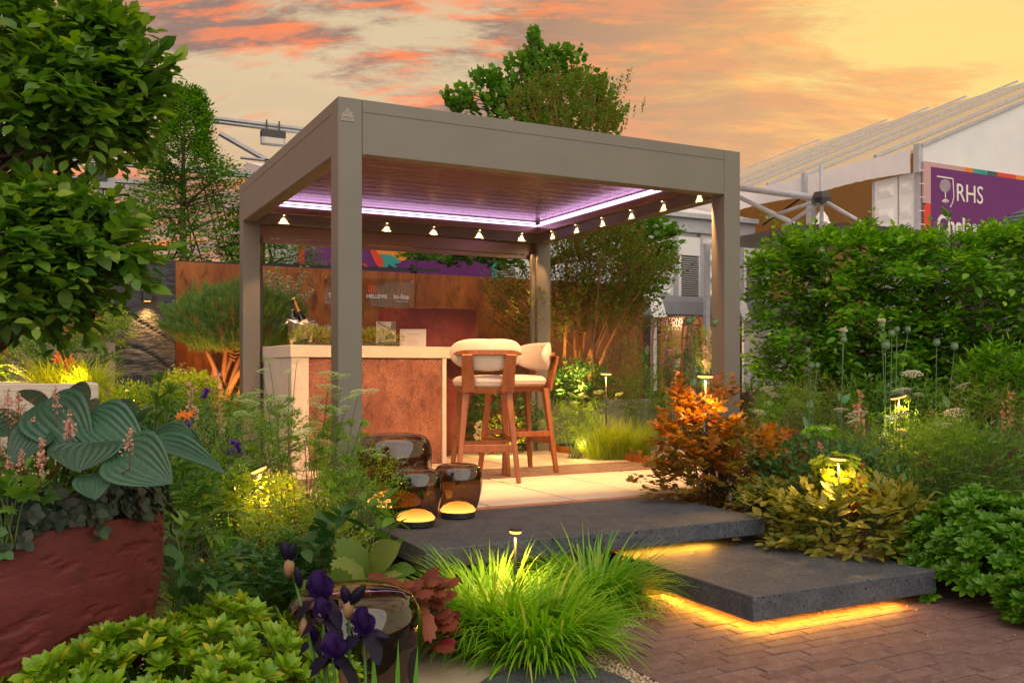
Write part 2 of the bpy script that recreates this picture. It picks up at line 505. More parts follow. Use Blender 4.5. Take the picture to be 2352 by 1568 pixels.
M['bark'] = mat('bark', (0.085, 0.052, 0.032), (0.13, 0.085, 0.055), rough=0.9, scale=14, stretch=(1, 1, 0.3), bump=0.8, bscale=30, bdist=0.01)
M['bark2'] = mat('orange_bark', (0.22, 0.10, 0.045), (0.30, 0.15, 0.07), rough=0.85, scale=14, stretch=(1, 1, 0.3), bump=0.6, bscale=30, bdist=0.01)
M['stem'] = mat('green_stem', (0.07, 0.13, 0.03), (0.09, 0.16, 0.04), rough=0.6)
M['stemred'] = mat('red_stem', (0.16, 0.03, 0.025), rough=0.6)
M['stembrown'] = mat('brown_stem', (0.10, 0.06, 0.035), rough=0.7)
WARM = (1.0, 0.56, 0.20)
AMBER = (1.0, 0.42, 0.06)
M['lamp'] = emit('warm_lamp', (1.0, 0.42, 0.09), 1.7)
M['lampdim'] = emit('warm_lens', (1.0, 0.66, 0.30), 8)
m_, n_, l_, out_ = new_mat('globe_lamp_dome')
e_n = n_.new('ShaderNodeEmission'); t_n = n_.new('ShaderNodeTexCoord'); s_n = n_.new('ShaderNodeSeparateXYZ'); l_.new(t_n.outputs['Generated'], s_n.inputs[0])
l_.new(mixc(n_, l_, s_n.outputs[2], (1.0, 0.56, 0.16), (1.0, 0.36, 0.05)), e_n.inputs[0]); l_.new(maprange(n_, l_, s_n.outputs[2], 0.1, 1.0, 6.0, 2.8), e_n.inputs[1])
l_.new(e_n.outputs[0], out_.inputs[0]); M['dome'] = m_
M['led'] = emit('lilac_led', (0.85, 0.50, 0.98), 2.6)
M['amberled'] = emit('amber_led', (1.0, 0.40, 0.03), 75)
# ================================================================== GROUND
def soil_z(y, x=0):
    t = min(1, max(0, (y - 4.6) / 0.75)); t = t * t * (3 - 2 * t)
    return -0.345 + t * 0.315


mb = MB()
ys = [-150, -20, 0, 2, 3, 4, 4.5] + [4.6 + 0.075 * i for i in range(11)] + [5.6, 7, 9, 12, 20, 60, 300]
xs = [-200, -40, -10, 0, 5, 10, 20, 60, 250]
vs = [(x, y, soil_z(y) if y < 11.5 else -0.03) for y in ys for x in xs]
nx = len(xs)
mb.add(vs, [(j * nx + i, j * nx + i + 1, (j + 1) * nx + i + 1, (j + 1) * nx + i) for j in range(len(ys) - 1) for i in range(nx - 1)])
tag(mb.build('ground', M['soil'], smooth=True), 'dark soil of the planting beds running under the whole garden', kind='structure')

# brick paving, foreground right
def in_paving(x, y):
    if x < 2.14 or y > 4.5: return False
    if y > 3.42 + (x - 2.2) * 0.60 and x < 3.0: return False
    return y < 4.5
pave = MB()
pave.prism([(2.06, 1.0, -0.372), (9.5, 1.0, -0.372), (9.5, 4.56, -0.372), (3.3, 4.56, -0.372), (2.06, 3.45, -0.372)], (0, 0, 0.028))
pave = pave.build('brick_paving', M['joint'])
tag(pave, 'reddish brown brick paving laid in running bond beside the dark step', kind='structure')
BL, BW = 0.235, 0.078
def brick_me(seed):
    r = random.Random(seed); m_ = MB(); g = 0.0055
    hx, hy = BL / 2 - g / 2, BW / 2 - g / 2
    top = [(-hx, -hy), (hx, -hy), (hx, hy), (-hx, hy)]
    c = 0.003
    vs = [(x + r.uniform(-.0008, .0008), y + r.uniform(-.0008, .0008), -0.03) for x, y in top]
    vs += [(x, y, -c) for x, y in top]
    vs += [(x * (1 - c / abs(x)), y * (1 - c / abs(y)), r.uniform(-.0008, .0008)) for x, y in top]
    fs = [(8, 9, 10, 11)]
    for a in (0, 4):
        fs += [(a + i, a + (i + 1) % 4, a + 4 + (i + 1) % 4, a + 4 + i) for i in range(4)]
    return m_.add(vs, fs)
bricks = []
row = 0; y = 1.6
rr = random.Random(5)
while y < 4.55:
    off = (row % 3) * BL / 3 + rr.uniform(-.02, .02)
    x = 1.7 + off
    edge = 2.13 if y < 3.40 else 2.13 + (y - 3.40) / .60
    while x < 7.5:
        if x - BL / 2 > edge + .001: bricks.append((x, y, -0.33 + rr.gauss(0, .0013), rr.gauss(0, .006), 1.0))
        elif x + BL / 2 > edge + .03:                       # cut brick at the paving's edge
            k = (x + BL / 2 - edge) / BL; bricks.append((x + BL / 2 - k * BL / 2, y, -0.33 + rr.gauss(0, .0009), 0.0, k))
        x += BL
    y += BW; row += 1
def seen(x, y, z):
    d = fx * x + fy * y
    if d < .3: return 0
    px = CX + (rx * x + ry * y) / d * F; py = HY - (z - EYE) / d * F
    return 1 / d if -60 < px < 2420 and -60 < py < 1630 else 0
bricks.sort(key=lambda b: -seen(b[0], b[1], b[2]))
vis = [b for b in bricks if seen(*b[:3]) and not (2.95 < b[0] < 4.05 and b[1] > 3.4)]
big = vis[:300]; bigset = set(big)
bmes = [brick_me(i).mesh('brick', M['brick']) for i in range(3)]
for i, (x, y, z, a, k) in enumerate(big):
    o = link('brick', bmes[i % 3], pave); o.location = (x, y, z); o.scale = (k, 1, 1); o.rotation_euler = (rr.gauss(0, .004), rr.gauss(0, .002), a)
rest = MB()
for b in bricks:
    if b in bigset: continue
    t = brick_me(1); rest.add([(vx * b[4] + b[0], vy + b[1], vz + b[2]) for vx, vy, vz in t.v], t.f)
tag(rest.build('further_bricks', M['brick'], pave), kind='stuff')

# gravel
gb = MB()
gb.prism([(0.4, 2.2, -0.35), (2.14, 2.2, -0.35), (2.14, 3.42, -0.35), (3.2, 4.0, -0.35), (2.9, 4.3, -0.35), (0.9, 3.9, -0.35)], (0, 0, 0.012))
gb = gb.build('gravel_bed', M['gravelbed']); tag(gb, 'pale gravel strip between the brick paving and the grass clumps', kind='structure')


def inst(tv, tf, Rm, T, Sc, rnd, name, m, parent, kind=None, smooth=True, origin=None):
    """join N copies of a template (tv: verts, tf: faces) into one mesh"""
    tv = np.asarray(tv, float); N = len(T); nv = len(tv)
    T = np.asarray(T, float)
    if origin is not None: T = T - np.asarray(origin)
    P = np.einsum('nij,vj->nvi', Rm * np.asarray(Sc).reshape(-1, 1, 1), tv) + T[:, None, :]
    loops = np.concatenate([np.array(f) for f in tf]); lens = np.array([len(f) for f in tf])
    L = (loops[None, :] + (np.arange(N) * nv)[:, None]).ravel()
    me = bpy.data.meshes.new(name)
    me.vertices.add(N * nv); me.vertices.foreach_set('co', P.ravel().astype(np.float32))
    me.loops.add(len(L)); me.loops.foreach_set('vertex_index', L.astype(np.int32))
    al = np.tile(lens, N); st = np.concatenate([[0], np.cumsum(al)[:-1]])
    me.polygons.add(len(al)); me.polygons.foreach_set('loop_start', st.astype(np.int32))
    me.polygons.foreach_set('loop_total', al.astype(np.int32))
    if smooth: me.polygons.foreach_set('use_smooth', np.ones(len(al), bool))
    a = me.attributes.new('rnd', 'FLOAT', 'POINT'); a.data.foreach_set('value', np.repeat(rnd, nv).astype(np.float32))
    me.update(); me.validate()
    if m: me.materials.append(m)
    o = link(name, me, parent)
    if kind: o['kind'] = kind
    return o


def rand_rot(n):
    q = rng.normal(size=(n, 4)); q /= np.linalg.norm(q, axis=1)[:, None]
    w, x, y, z = q.T
    return np.stack([1 - 2 * (y * y + z * z), 2 * (x * y - z * w), 2 * (x * z + y * w), 2 * (x * y + z * w), 1 - 2 * (x * x + z * z), 2 * (y * z - x * w),
                     2 * (x * z - y * w), 2 * (y * z + x * w), 1 - 2 * (x * x + y * y)], 1).reshape(n, 3, 3)


pebv = [(1, 0, .1), (-.9, .2, 0), (.1, 1, -.1), (-.1, -1.1, 0), (.2, -.1, .7), (-.1, .1, -.7)]
pebf = [(0, 2, 4), (2, 1, 4), (1, 3, 4), (3, 0, 4), (2, 0, 5), (1, 2, 5), (3, 1, 5), (0, 3, 5)]


def pebbles(region, n, s0, s1, z, m, name, parent, over=0.004):
    xs_, ys_ = [], []
    pts = []
    while len(pts) < n:
        x = random.uniform(region[0], region[1]); y_ = random.uniform(region[2], region[3])
        if region[4](x, y_): pts.append((x, y_, z + random.uniform(0, over)))
    pts = np.array(pts)
    return inst(pebv, pebf, rand_rot(n), pts, rng.uniform(s0, s1, n), rng.random(n), name, m, parent, 'stuff', smooth=False)


def gravel_ok(x, y):
    if x > 2.13: return y > 3.42 + (x - 2.2) * .55 and y < 4.2 and x < 3.05
    return True
pebbles((0.7, 3.0, 2.4, 4.2, gravel_ok), 15000, .005, .0105, -0.336, M['stone'], 'gravel_stones', gb, .006)
# a few stones strayed on to the bricks and steps
pebbles((2.2, 4.2, 2.6, 3.4, lambda x, y: True), 60, .002, .005, -0.328, M['stone'], 'stray_stones', gb, .001)

# round stepping stones
def disc(name, c, r, z, h, m, label, cat):
    b = MB(); b.lathe([(0.001, -h), (r, -h), (r + .004, -h * .5), (r, -.006), (r - .006, 0), (0.001, 0)], 72)
    o = b.build(name, m, smooth=False); o.location = (c[0], c[1], z)
    return tag(o, label, cat)
c = BD(1280, 3.40); disc('stepping_stone', c, 0.305, -0.305, 0.04, M['basalt'], 'round dark basalt stepping stone set in the gravel', 'stepping stone')
c = BD(850, 3.78); disc('stone_pad', c, 0.62, -0.318, 0.04, M['sandstone'], 'large round pale stone pad under the big smoked lantern', 'stepping stone')
c = BD(300, 3.9); disc('stone_pad', c, 0.55, -0.320, 0.04, M['sandstone'], 'round pale stone pad behind the maroon pot', 'stepping stone')

# ================================================================== STEPS (two floating slabs)
def slab(name, x0, x1, y0, y1, z0, z1, label, plinth, leds):
    t = thing(name, label, 'stone step', (x0, y0, z0))
    b = MB().box(0, x1 - x0, 0, y1 - y0, 0, z1 - z0)
    b.build('step_slab', M['basalt'], t, bevel=0.006, seg=2)
    px0, px1, py0, py1, pz = plinth
    MB().box(px0 - x0, px1 - x0, py0 - y0, py1 - y0, pz - z0, -.001).build('plinth', M['dark'], t)
    for a, b_ in leds:
        a = Vector(a) - Vector((x0, y0, z0)); b_ = Vector(b_) - Vector((x0, y0, z0))
        MB().bar(a, b_, 0.012, 0.008).build('light_strip', M['amberled'], t)
    return t
UX0, UX1, UY0, UY1 = 1.68, 3.86, 4.20, 5.24
LX0, LX1, LY0, LY1 = 2.905, 4.14, 3.245, 4.45
slab('upper_step', UX0, UX1, UY0, UY1, -0.104, -0.004, 'upper dark basalt step carrying the two small glowing lanterns', (1.85, 3.45, 4.5, 5.2, -0.34),
     [((2.9, UY0 + .12, -.110), (3.55, UY0 + .12, -.110))])
slab('lower_step', LX0, LX1, LY0, LY1, -0.279, -0.160, 'lower dark basalt step floating on an amber strip of light', (LX0 + .16, LX1 - .1, LY0 + .16, LY1, -0.345),
     [((LX0 + .045, LY0 + .045, -.286), (LX1 - .22, LY0 + .045, -.286)), ((LX0 + .045, LY0 + .045, -.286), (LX0 + .045, LY1 - .35, -.286))])
o = MB().lathe([(.001, 0), (.03, .003), (.035, .012), (.02, .022), (.001, .025)], 9).build('stone_chip', M['sandstone'], smooth=False)
o.location = G(1692, 1240, -.16); o.scale = (1, .7, .8); tag(o, 'small pale stone chip lying on the lower dark step', 'stone')

# ================================================================== PATIO
jb = MB().box(1.55, 7.2, 5.245, 8.98, -0.09, -0.016).build('patio_bed', M['gravelbed'])
tag(jb, 'gravel bed showing in the joints of the patio', kind='structure')
def pslab(x0, x1, y0, y1, z=0.0):
    b = MB().box(0, x1 - x0, 0, y1 - y0, -.04, 0)
    o = b.build('slab', M['slab'], jb, bevel=0.004); o.location = (x0, y0, z + random.uniform(-.001, .001)); return o
g = 0.022
xs_ = [1.56, 1.95, 2.58, 3.21, 3.84, 4.47, 5.10, 5.30]
for i in range(len(xs_) - 1):
    for (y0, y1) in ((5.325, 6.66), (7.36, 8.10), (8.10, 8.84)):
        pslab(xs_[i] + g / 2, xs_[i + 1] - g / 2, y0 + g / 2, y1 - g / 2)
for x0 in (5.36, 5.99, 6.62):
    for (y0, y1) in ((5.9, 6.66), (7.36, 8.1)):
        pslab(x0 + g / 2, x0 + .63 - g / 2, y0 + g / 2, y1 - g / 2)
pebbles((1.6, 5.3, 5.3, 8.85, lambda x, y: any(abs(x - q) < g * .6 for q in xs_) or abs(y - 8.1) < .01 or abs(y - 6.67) < .01), 5200, .0025, .0055, -0.012, M['stone'], 'joint_gravel', jb, .010)
for (x0, y0, x1, y1) in ((1.56, 5.247, 5.3, 5.318), (5.30, 5.25, 5.36, 8.9)):
    e = MB(); n = int(max(x1 - x0, y1 - y0) / .21)
    for k in range(n):
        if x1 - x0 > y1 - y0:
            a = x0 + (x1 - x0) * k / n; e.box(a + .002, a + (x1 - x0) / n - .002, y0, y1, -.05, .001)
        else:
            a = y0 + (y1 - y0) * k / n; e.box(x0, x1, a + .002, a + (y1 - y0) / n - .002, -.05, .001)
    tag(e.build('edging_bricks', M['edgebrick'], jb), kind='stuff')
e = MB(); rr2 = random.Random(2)
y = 6.672; r_ = 0
while y < 7.345:
    x = 1.56 - (r_ % 2) * .1
    while x < 7.0:
        e.box(x + .002, x + .198, y + .002, y + .073, -.04, rr2.uniform(-.002, .0005)); x += .20
    y += .0752; r_ += 1
tag(e.build('band_bricks', M['dbrick'], jb), kind='stuff')

# ================================================================== PERGOLA
PX0, PX1, PY0, PY1, PH = 1.683, 4.951, 5.676, 8.876, 2.60
PW = 0.158
per = thing('pergola', 'grey taupe aluminium pergola with louvred roof and warm downlights over the bar', 'pergola', (PX0, PY0, 0))
O = Vector((PX0, PY0, 0))
def pb(name, x0, x1, y0, y1, z0, z1, m=M['taupe'], bevel=0.003, par=per, label=None):
    b = MB(); b.o = O if par is per else Vector(par['o']) if 'o' in par else O
    b.box(x0, x1, y0, y1, z0, z1)
    o = b.build(name, m, par, bevel=bevel)
    if label: o['label'] = label
    return o
BZ = 2.25
for (x, y, l) in ((PX0, PY0, 'front left post'), (PX1 - PW, PY0, 'front right post'), (PX0, PY1 - PW, 'back left post'), (PX1 - PW, PY1 - PW, 'back right post')):
    pb('post', x, x + PW, y, y + PW, 0.001, PH if 'front left' in l or 'front right' in l else PH - .002)
e_ = 0.002
fb = pb('beam', PX0 + PW + e_, PX1 - PW - e_, PY0, PY0 + .12, BZ, PH)
pb('beam', PX0, PX0 + .12, PY0 + PW + e_, PY1 - PW - e_, BZ, PH)
pb('beam', PX1 - .12, PX1, PY0 + PW + e_, PY1 - PW - e_, BZ, PH)
pb('beam', PX0 + PW + e_, PX1 - PW - e_, PY1 - .12, PY1, BZ, PH)
# cover seams 8 cm under the top edge
pb('seam', PX0 + PW, PX1 - PW, PY0 - .0015, PY0 + .002, PH - .082, PH - .079, M['seam'], 0)
pb('seam', PX0 - .0015, PX0 + .002, PY0 + PW, PY1 - PW, PH - .082, PH - .079, M['seam'], 0)
# inner gutters carrying led strips and downlights
IX0, IX1, IY0, IY1 = PX0 + .12, PX1 - .12, PY0 + .12, PY1 - .12
GZ0, GZ1 = 2.345, 2.435
gut = M['ceiling']
pb('gutter', IX0, IX1, IY1 - .045, IY1 - .001, GZ0, GZ1, gut)
pb('gutter', IX1 - .045, IX1 - .001, IY0, IY1 - .047, GZ0, GZ1, gut)
pb('gutter', IX0 + .001, IX0 + .045, IY0, IY1 - .047, GZ0, GZ1, gut)
pb('gutter', IX0 + .047, IX1 - .047, IY0 + .001, IY0 + .045, GZ0, GZ1, gut)
for z0, z1, dd in ((GZ1 - .022, GZ1 - .006, .049), (GZ1 + .012, GZ1 + .026, .020)):
    pb('led_strip', IX0 + .06, IX1 - .06, IY1 - dd - .003, IY1 - dd, z0, z1, M['led'], 0)
    pb('led_strip', IX1 - dd - .003, IX1 - dd, IY0 + .06, IY1 - .06, z0, z1, M['led'], 0)
    pb('led_strip', IX0 + dd, IX0 + dd + .003, IY0 + .06, IY1 - .06, z0, z1, M['led'], 0)
# louvres
nl = 17; pitch = (IY1 - IY0 - .02) / nl
lb = MB(); w_ = pitch - .009
prof = [(0, 0), (w_ * .5, -.0012), (w_, 0), (w_, .022), (w_ * .5, .030), (0, .022)]
lb.prism([(IX0 + .005, a, b) for a, b in prof], (IX1 - IX0 - .01, 0, 0))
lme = lb.mesh('louvre', M['ceiling'])
for k in range(nl):
    o = link('louvre', lme, per); o.location = (-O.x, IY0 + .012 + k * pitch - O.y, 2.475)
# screen cassette and side tracks at the back
pb('screen_cassette', PX0 + PW + .004, PX1 - PW - .004, PY1 - .045, PY1 - .006, 2.125, BZ - .003, gut)
pb('screen_bar', PX0 + PW + .03, PX1 - PW - .03, PY1 - .040, PY1 - .012, 2.075, 2.118, M['ceiling'])
pb('screen_track', PX0 + PW + .002, PX0 + PW + .035, PY1 - .11, PY1 - .06, .002, 2.12, M['dark'])
pb('screen_track', PX1 - PW - .050, PX1 - PW - .002, PY1 - .11, PY1 - .06, .002, 2.12, M['taupe'])
# downlights
def downlight(x, y, nxy, pw_=25):
    z = GZ0 - .001
    b = MB(); b.lathe([(.001, -.010), (.012, -.010), (.014, -.007), (.014, 0), (.001, 0)], 14)
    o = b.build('downlight', M['ceiling'], per, smooth=False); o.location = Vector((x, y, z)) - O
    b2 = MB(); b2.lathe([(.001, -.0115), (.009, -.0110), (.001, -.0105)], 12)
    l = b2.build('lens', M['lampdim'], o)
    sp = spot((x, y, z - .014), (x + nxy[0] * .2, y + nxy[1] * .2, 0), pw_, (1.0, .48, .17), 80, .3, .006)
    sp.name = 'downlight_beam'; sp.parent = o; sp.location = (0, 0, -.014)
for px in (653, 772, 890, 998, 1103, 1200):
    x = PY(px, 515, IY1 - .022).x
    downlight(x, IY1 - .016, (0, -1))
for px in (1265, 1320, 1380, 1446, 1519, 1601):
    y = PX(px, 515, IX1 - .022).y
    downlight(IX1 - .016, min(y, IY1 - .12), (-1, 0))
for x in (2.35, 2.95, 3.55, 4.15, 4.70): downlight(x, IY0 + .016, (0, 7), 88)
for y in (6.3, 6.95, 7.6, 8.25): downlight(IX0 + .016, y, (1, 0))
# badge on the front post
bo = Vector((PX0 + .018, PY0 - .0045, PH - .150))
bw, bh = .085, .040
b = MB(); b.o = O
pts = [(0, 0), (bw, 0), (bw, bh), (bw * .87, bh), (bw * .87, bh * 1.45), (bw * .72, bh * 1.5), (bw * .5, bh * 2.1), (bw * .3, bh * 1.6), (bw * .3, bh * 1.4), (bw * .12, bh * 1.4), (bw * .12, bh), (0, bh)]
b.prism([bo + Vector((x, 0, z)) for x, z in pts], (0, .004, 0))
bd = b.build('badge', mat('badge_plate', (0.30, 0.28, 0.24), rough=.5), per)
t_ = text('CAPELLA', bo + Vector((bw / 2, -.0006, .016)), .021, M['ink'], 'lettering', None, 0, .0004, 'CENTER', .92)
t_.parent = bd; t_.location = t_.location - O
b = MB(); b.o = O
b.box(bo.x + .008, bo.x + bw - .008, bo.y - .0006, bo.y, bo.z + .007, bo.z + .0085)
for k in range(5):
    b.box(bo.x + .022 + k * .009, bo.x + .025 + k * .009, bo.y - .0006, bo.y, bo.z + .042, bo.z + .062 + (.006 if k in (1, 2, 3) else 0))
b.build('emblem', mat('badge_print', (0.30, 0.15, 0.10), rough=.6), bd)

# ================================================================== BAR
bar = thing('bar_counter', 'outdoor bar counter of cream concrete with a textured rust front panel', 'bar', (1.915, 7.86, 0), R(3.0))
BH = 1.088
def bb(n, x0, x1, y0, y1, z0, z1, m, bv=.003):
    return MB().box(x0, x1, y0, y1, z0, z1).build(n, m, bar, bevel=bv)
bb('counter_top', 0, 2.33, 0, .92, BH - .105, BH, M['cream'])
bb('side_panel', .012, .165, .012, .90, .001, BH - .107, M['cream'])
bb('side_panel', 1.445, 1.485, .012, .90, .001, BH - .107, M['cream'])
bb('front_panel', .168, 1.442, .030, .060, .001, BH - .108, M['rustpanel'])
bb('back_panel', .168, 1.442, .84, .87, .001, BH - .108, M['cream'])

def on_bar(x, y):
    c_, s_ = math.cos(R(3)), math.sin(R(3))
    return Vector((1.915 + c_ * x - s_ * y, 7.86 + s_ * x + c_ * y, BH + .001))

# ice bucket
p = on_bar(.21, .38)
t = thing('ice_bucket', 'hammered steel ice bucket holding two bottles on the bar', 'ice bucket', p, R(10))
b = MB(); prof = [(.001, 0), (.088, 0), (.094, .01), (.132, .20), (.136, .215), (.128, .212), (.09, .02), (.001, .015)]
b.lathe(prof, 40)
b.v = [(x, y * .78, z + (.035 * (x / .13) ** 2 if z > .1 else 0) - .012 * (z > .1)) for x, y, z in b.v]
b.build('bucket', M['chrome'], t, smooth=True)
for s in (-1, 1):
    MB().tube([(s * .135, -.03, .215), (s * .155, -.02, .195), (s * .155, .02, .195), (s * .135, .03, .215)], .005, 6).build('handle', M['chrome'], t, smooth=True)
def bottle(name, loc, lean, az, label, foil, lab, hgt=.30):
    q = Matrix.Rotation(az, 4, 'Z') @ Matrix.Rotation(lean, 4, 'Y')
    o = thing(name, label, 'bottle', loc); o.rotation_euler = q.to_euler()
    r = .039
    MB().lathe([(.001, 0), (r, 0), (r, .16), (r * .9, .185), (.018, .225), (.0145, .24), (.0145, hgt), (.001, hgt)], 24).build('bottle_glass', M['bottle'], o, smooth=True)
    MB().lathe([(.0158, .232), (.0158, hgt - .012), (.0175, hgt - .008), (.0165, hgt + .003), (.001, hgt + .004)], 16).build('foil', foil, o, smooth=True)
    MB().lathe([(r + .0006, .06), (r + .0006, .14)], 24).build('label', lab, o, smooth=True)
    MB().lathe([(.0165, .222), (.0165, .236)], 16).build('neck_band', M['label'], o, smooth=True)
    return o
bottle('wine_bottle', p + Vector((-.055, -.01, .09)), R(-5), R(-27), 'dark wine bottle with black capsule leaning left in the ice bucket', M['dark'], M['label'], .325)
bottle('wine_bottle', p + Vector((.075, 0, .10)), R(-24), R(-27), 'champagne bottle with gold foil neck leaning across the ice bucket', M['foil'], M['label'], .36)
# glasses
gprof = [(.033, 0), (.033, .002), (.006, .006), (.004, .075), (.012, .085), (.034, .105), (.041, .135), (.037, .175), (.032, .195)]
for k, (x, y) in enumerate(((.36, .34), (.45, .40), (.43, .25), (.52, .33))):
    o = MB().lathe(gprof, 20).build('wine_glass', M['clear'], smooth=True); o.location = on_bar(x, y)
    tag(o, ['empty wine glass closest to the ice bucket on the bar', 'empty wine glass behind the others beside the front post', 'empty wine glass nearest the front edge of the bar', 'empty wine glass hidden behind the front post'][k], 'wine glass', 'wine glasses beside the ice bucket')
# brochure and framed card
p = on_bar(1.02, .35)
t = thing('brochure', 'standing brochure with a photo of a pale building on its cover', 'brochure', p, R(-20))
MB().prism([(-.09, 0, 0), (.09, 0, 0), (.09, .055, .243), (-.09, .055, .243)], (0, .006, 0)).build('cover', M['photo1'], t)
def on_cov(u, v, lift=.001): return (-.09 + .18 * u, .055 * v - lift, .243 * v)
MB().add([on_cov(.0, 0), on_cov(1, 0), on_cov(1, .22), on_cov(0, .16)], [(0, 1, 2, 3)]).build('cover_path', M['photo2'], t)
MB().add([on_cov(.05, .98), on_cov(1, .62), on_cov(1, .58), on_cov(.05, .93)], [(0, 1, 2, 3)]).build('cover_roofline', M['photo2'], t)
MB().add([on_cov(.72, .72), on_cov(1, .64), on_cov(1, .99), on_cov(.78, .99)], [(0, 1, 2, 3)]).build('cover_trees', M['photo2'], t)
MB().add([on_cov(.45, .30), on_cov(.95, .30), on_cov(.95, .5), on_cov(.45, .45)], [(0, 1, 2, 3)]).build('cover_doorway', M['photo2'], t)
tt = text('CAPELLA', (0, 0, 0), .026, M['letter'], 'lettering', None, 0, .0003, 'LEFT', .9); tt.parent = t; tt.location = on_cov(.38, .5, .002)
MB().prism([(-.093, 0, 0), (-.090, 0, 0), (-.090, .055, .245), (-.093, .055, .245)], (0, .02, 0)).build('spine', M['paper'], t)
p = on_bar(1.27, .30)
t = thing('framed_card', 'white printed card in a clear stand on the bar', 'card', p, R(-24))
MB().prism([(-.125, 0, 0), (.125, 0, 0), (.125, .05, .175), (-.125, .05, .175)], (0, .004, 0)).build('card', M['paper'], t)
cb = MB()
def oc(u, v): return (-.125 + .25 * u, .05 * v - .0012, .175 * v)
for v, u0, u1, h in ((.70, .25, .75, .018), (.46, .47, .53, .012), (.36, .28, .74, .012), (.26, .30, .72, .012), (.15, .32, .70, .012)):
    cb.add([oc(u0, v), oc(u1, v), oc(u1, v + h), oc(u0, v + h)], [(0, 1, 2, 3)])
cb.build('printed_lines', M['ink'], t)
cb = MB()
for k in range(5):
    c0 = .30 + .1 * k
    st = []
    for j in range(10):
        a = math.pi / 2 + j * math.pi / 5; r_ = .022 if j % 2 == 0 else .010
        st.append(oc(c0 + r_ * math.cos(a) * .8, .58 + r_ * 1.5 * math.sin(a)))
    cb.add(st, [tuple(range(10))])
cb.build('printed_stars', M['foil'], t)
MB().prism([(-.13, -.002, 0), (.13, -.002, 0), (.13, .05, .182), (-.13, .05, .182)], (0, .001, 0)).build('clear_front', M['clear'], t)

# ================================================================== BAR STOOLS
def make_stool(label, loc, rz):
    """faces +Y in its own frame; back at -Y"""
    t = thing('bar_stool', label, 'bar stool', loc, rz, 'teak bar stools at the counter')
    SZ = .735
    wood = M['wood']
    for sx in (-1, 1):
        MB().bar((sx * .235, -.25, 0), (sx * .165, -.175, SZ - .02), .034, .036, (0, 1, 0), .052, .046).build('leg', wood, t, bevel=.004)
        MB().bar((sx * .235, .25, 0), (sx * .175, .185, SZ - .02), .034, .036, (0, 1, 0), .052, .046).build('leg', wood, t, bevel=.004)
    MB().bar((-.205, -.222, .27), (.205, -.222, .27), .022, .058).build('stretcher', wood, t, bevel=.002)
    MB().bar((-.205, .222, .27), (.205, .222, .27), .022, .048).build('stretcher', wood, t, bevel=.002)
    for sx in (-1, 1):
        MB().bar((sx * .205, -.21, .33), (sx * .205, .21, .33), .022, .045).build('stretcher', wood, t, bevel=.002)
    # seat frame, rounded trapezoid
    def outline(s, z, zz=0):
        pts = []
        for k in range(28):
            a = 2 * math.pi * k / 28; c_, s_ = math.cos(a), math.sin(a)
            e = 2 / 3.2
            x = .225 * s * math.copysign(abs(c_) ** e, c_); y = .215 * s * math.copysign(abs(s_) ** e, s_)
            x *= 1 + .10 * (y / .215)
            pts.append((x, y, z))
        return pts
    def loft(rings):
        m_ = MB(); vs = [p for r_ in rings for p in r_]; n = len(rings[0])
        fs = [(i * n + j, i * n + (j + 1) % n, (i + 1) * n + (j + 1) % n, (i + 1) * n + j) for i in range(len(rings) - 1) for j in range(n)]
        fs += [tuple(range(n))[::-1], tuple((len(rings) - 1) * n + j for j in range(n))]
        return m_.add(vs, fs)
    loft([outline(.84, SZ - .045), outline(.88, SZ - .03), outline(.99, SZ), outline(.99, SZ + .008)]).build('seat_frame', wood, t)
    loft([outline(.97, SZ + .009), outline(1.02, SZ + .022), outline(1.05, SZ + .045), outline(1.02, SZ + .068), outline(.90, SZ + .084), outline(.6, SZ + .094), outline(.2, SZ + .098)]).build('seat_cushion', M['fabric'], t, smooth=True)
    pr = outline(1.045, SZ + .047) + [outline(1.045, SZ + .047)[0]]
    MB().tube(pr, .0045, 6, False).build('piping', M['fabric'], t, smooth=True)
    # uprights leaning back, carrying the rail
    for sx in (-1, 1):
        MB().bar((sx * .150, -.215, SZ - .035), (sx * .168, -.285, .992), .105, .024, (0, 1, 0), .085, .024).build('upright', wood, t, bevel=.004)
    # curved rail and upholstered back
    def arc(r_, a): return Vector((r_ * math.sin(a), .07 - r_ * math.cos(a) * 1.0, 0))
    rb = MB(); N = 16; vs = []; A0 = R(44)
    for k in range(N + 1):
        a = -A0 + 2 * A0 * k / N
        e = 1 - (abs(a) / A0) ** 6 * .7
        for rr_, z in ((.352, .985), (.385, .990), (.385, .990 + .036 * e), (.352, .985 + .036 * e)):
            p = arc(rr_, a); vs.append((p.x, p.y, z))
    fs = [(i * 4 + j, i * 4 + (j + 1) % 4, (i + 1) * 4 + (j + 1) % 4, (i + 1) * 4 + j) for i in range(N) for j in range(4)]
    fs += [(3, 2, 1, 0), (N * 4, N * 4 + 1, N * 4 + 2, N * 4 + 3)]
    rb.add(vs, fs).build('back_rail', wood, t)
    cu_ = MB(); vs = []; N = 22; K = 14; A1 = R(62)
    for k in range(N + 1):
        u = -1 + 2 * k / N; a = u * A1
        prof_ = max(0.0, 1 - abs(u) ** 2.6) ** .55
        hgt = .122 * prof_ + .004; th = .030 * prof_ ** .7 + .003
        zc = .985 + .02 * abs(u)
        for j in range(K):
            b_ = 2 * math.pi * j / K
            p = arc(.318 + th * math.cos(b_), a)
            vs.append((p.x, p.y - .10 * (zc + hgt * math.sin(b_) - .99), zc + hgt * math.sin(b_)))
    fs = [(i * K + j, i * K + (j + 1) % K, (i + 1) * K + (j + 1) % K, (i + 1) * K + j) for i in range(N) for j in range(K)]
    fs += [tuple(range(K))[::-1], tuple(N * K + j for j in range(K))]
    cu_.add(vs, fs).build('back_cushion', M['fabric'], t, smooth=True)
    return t
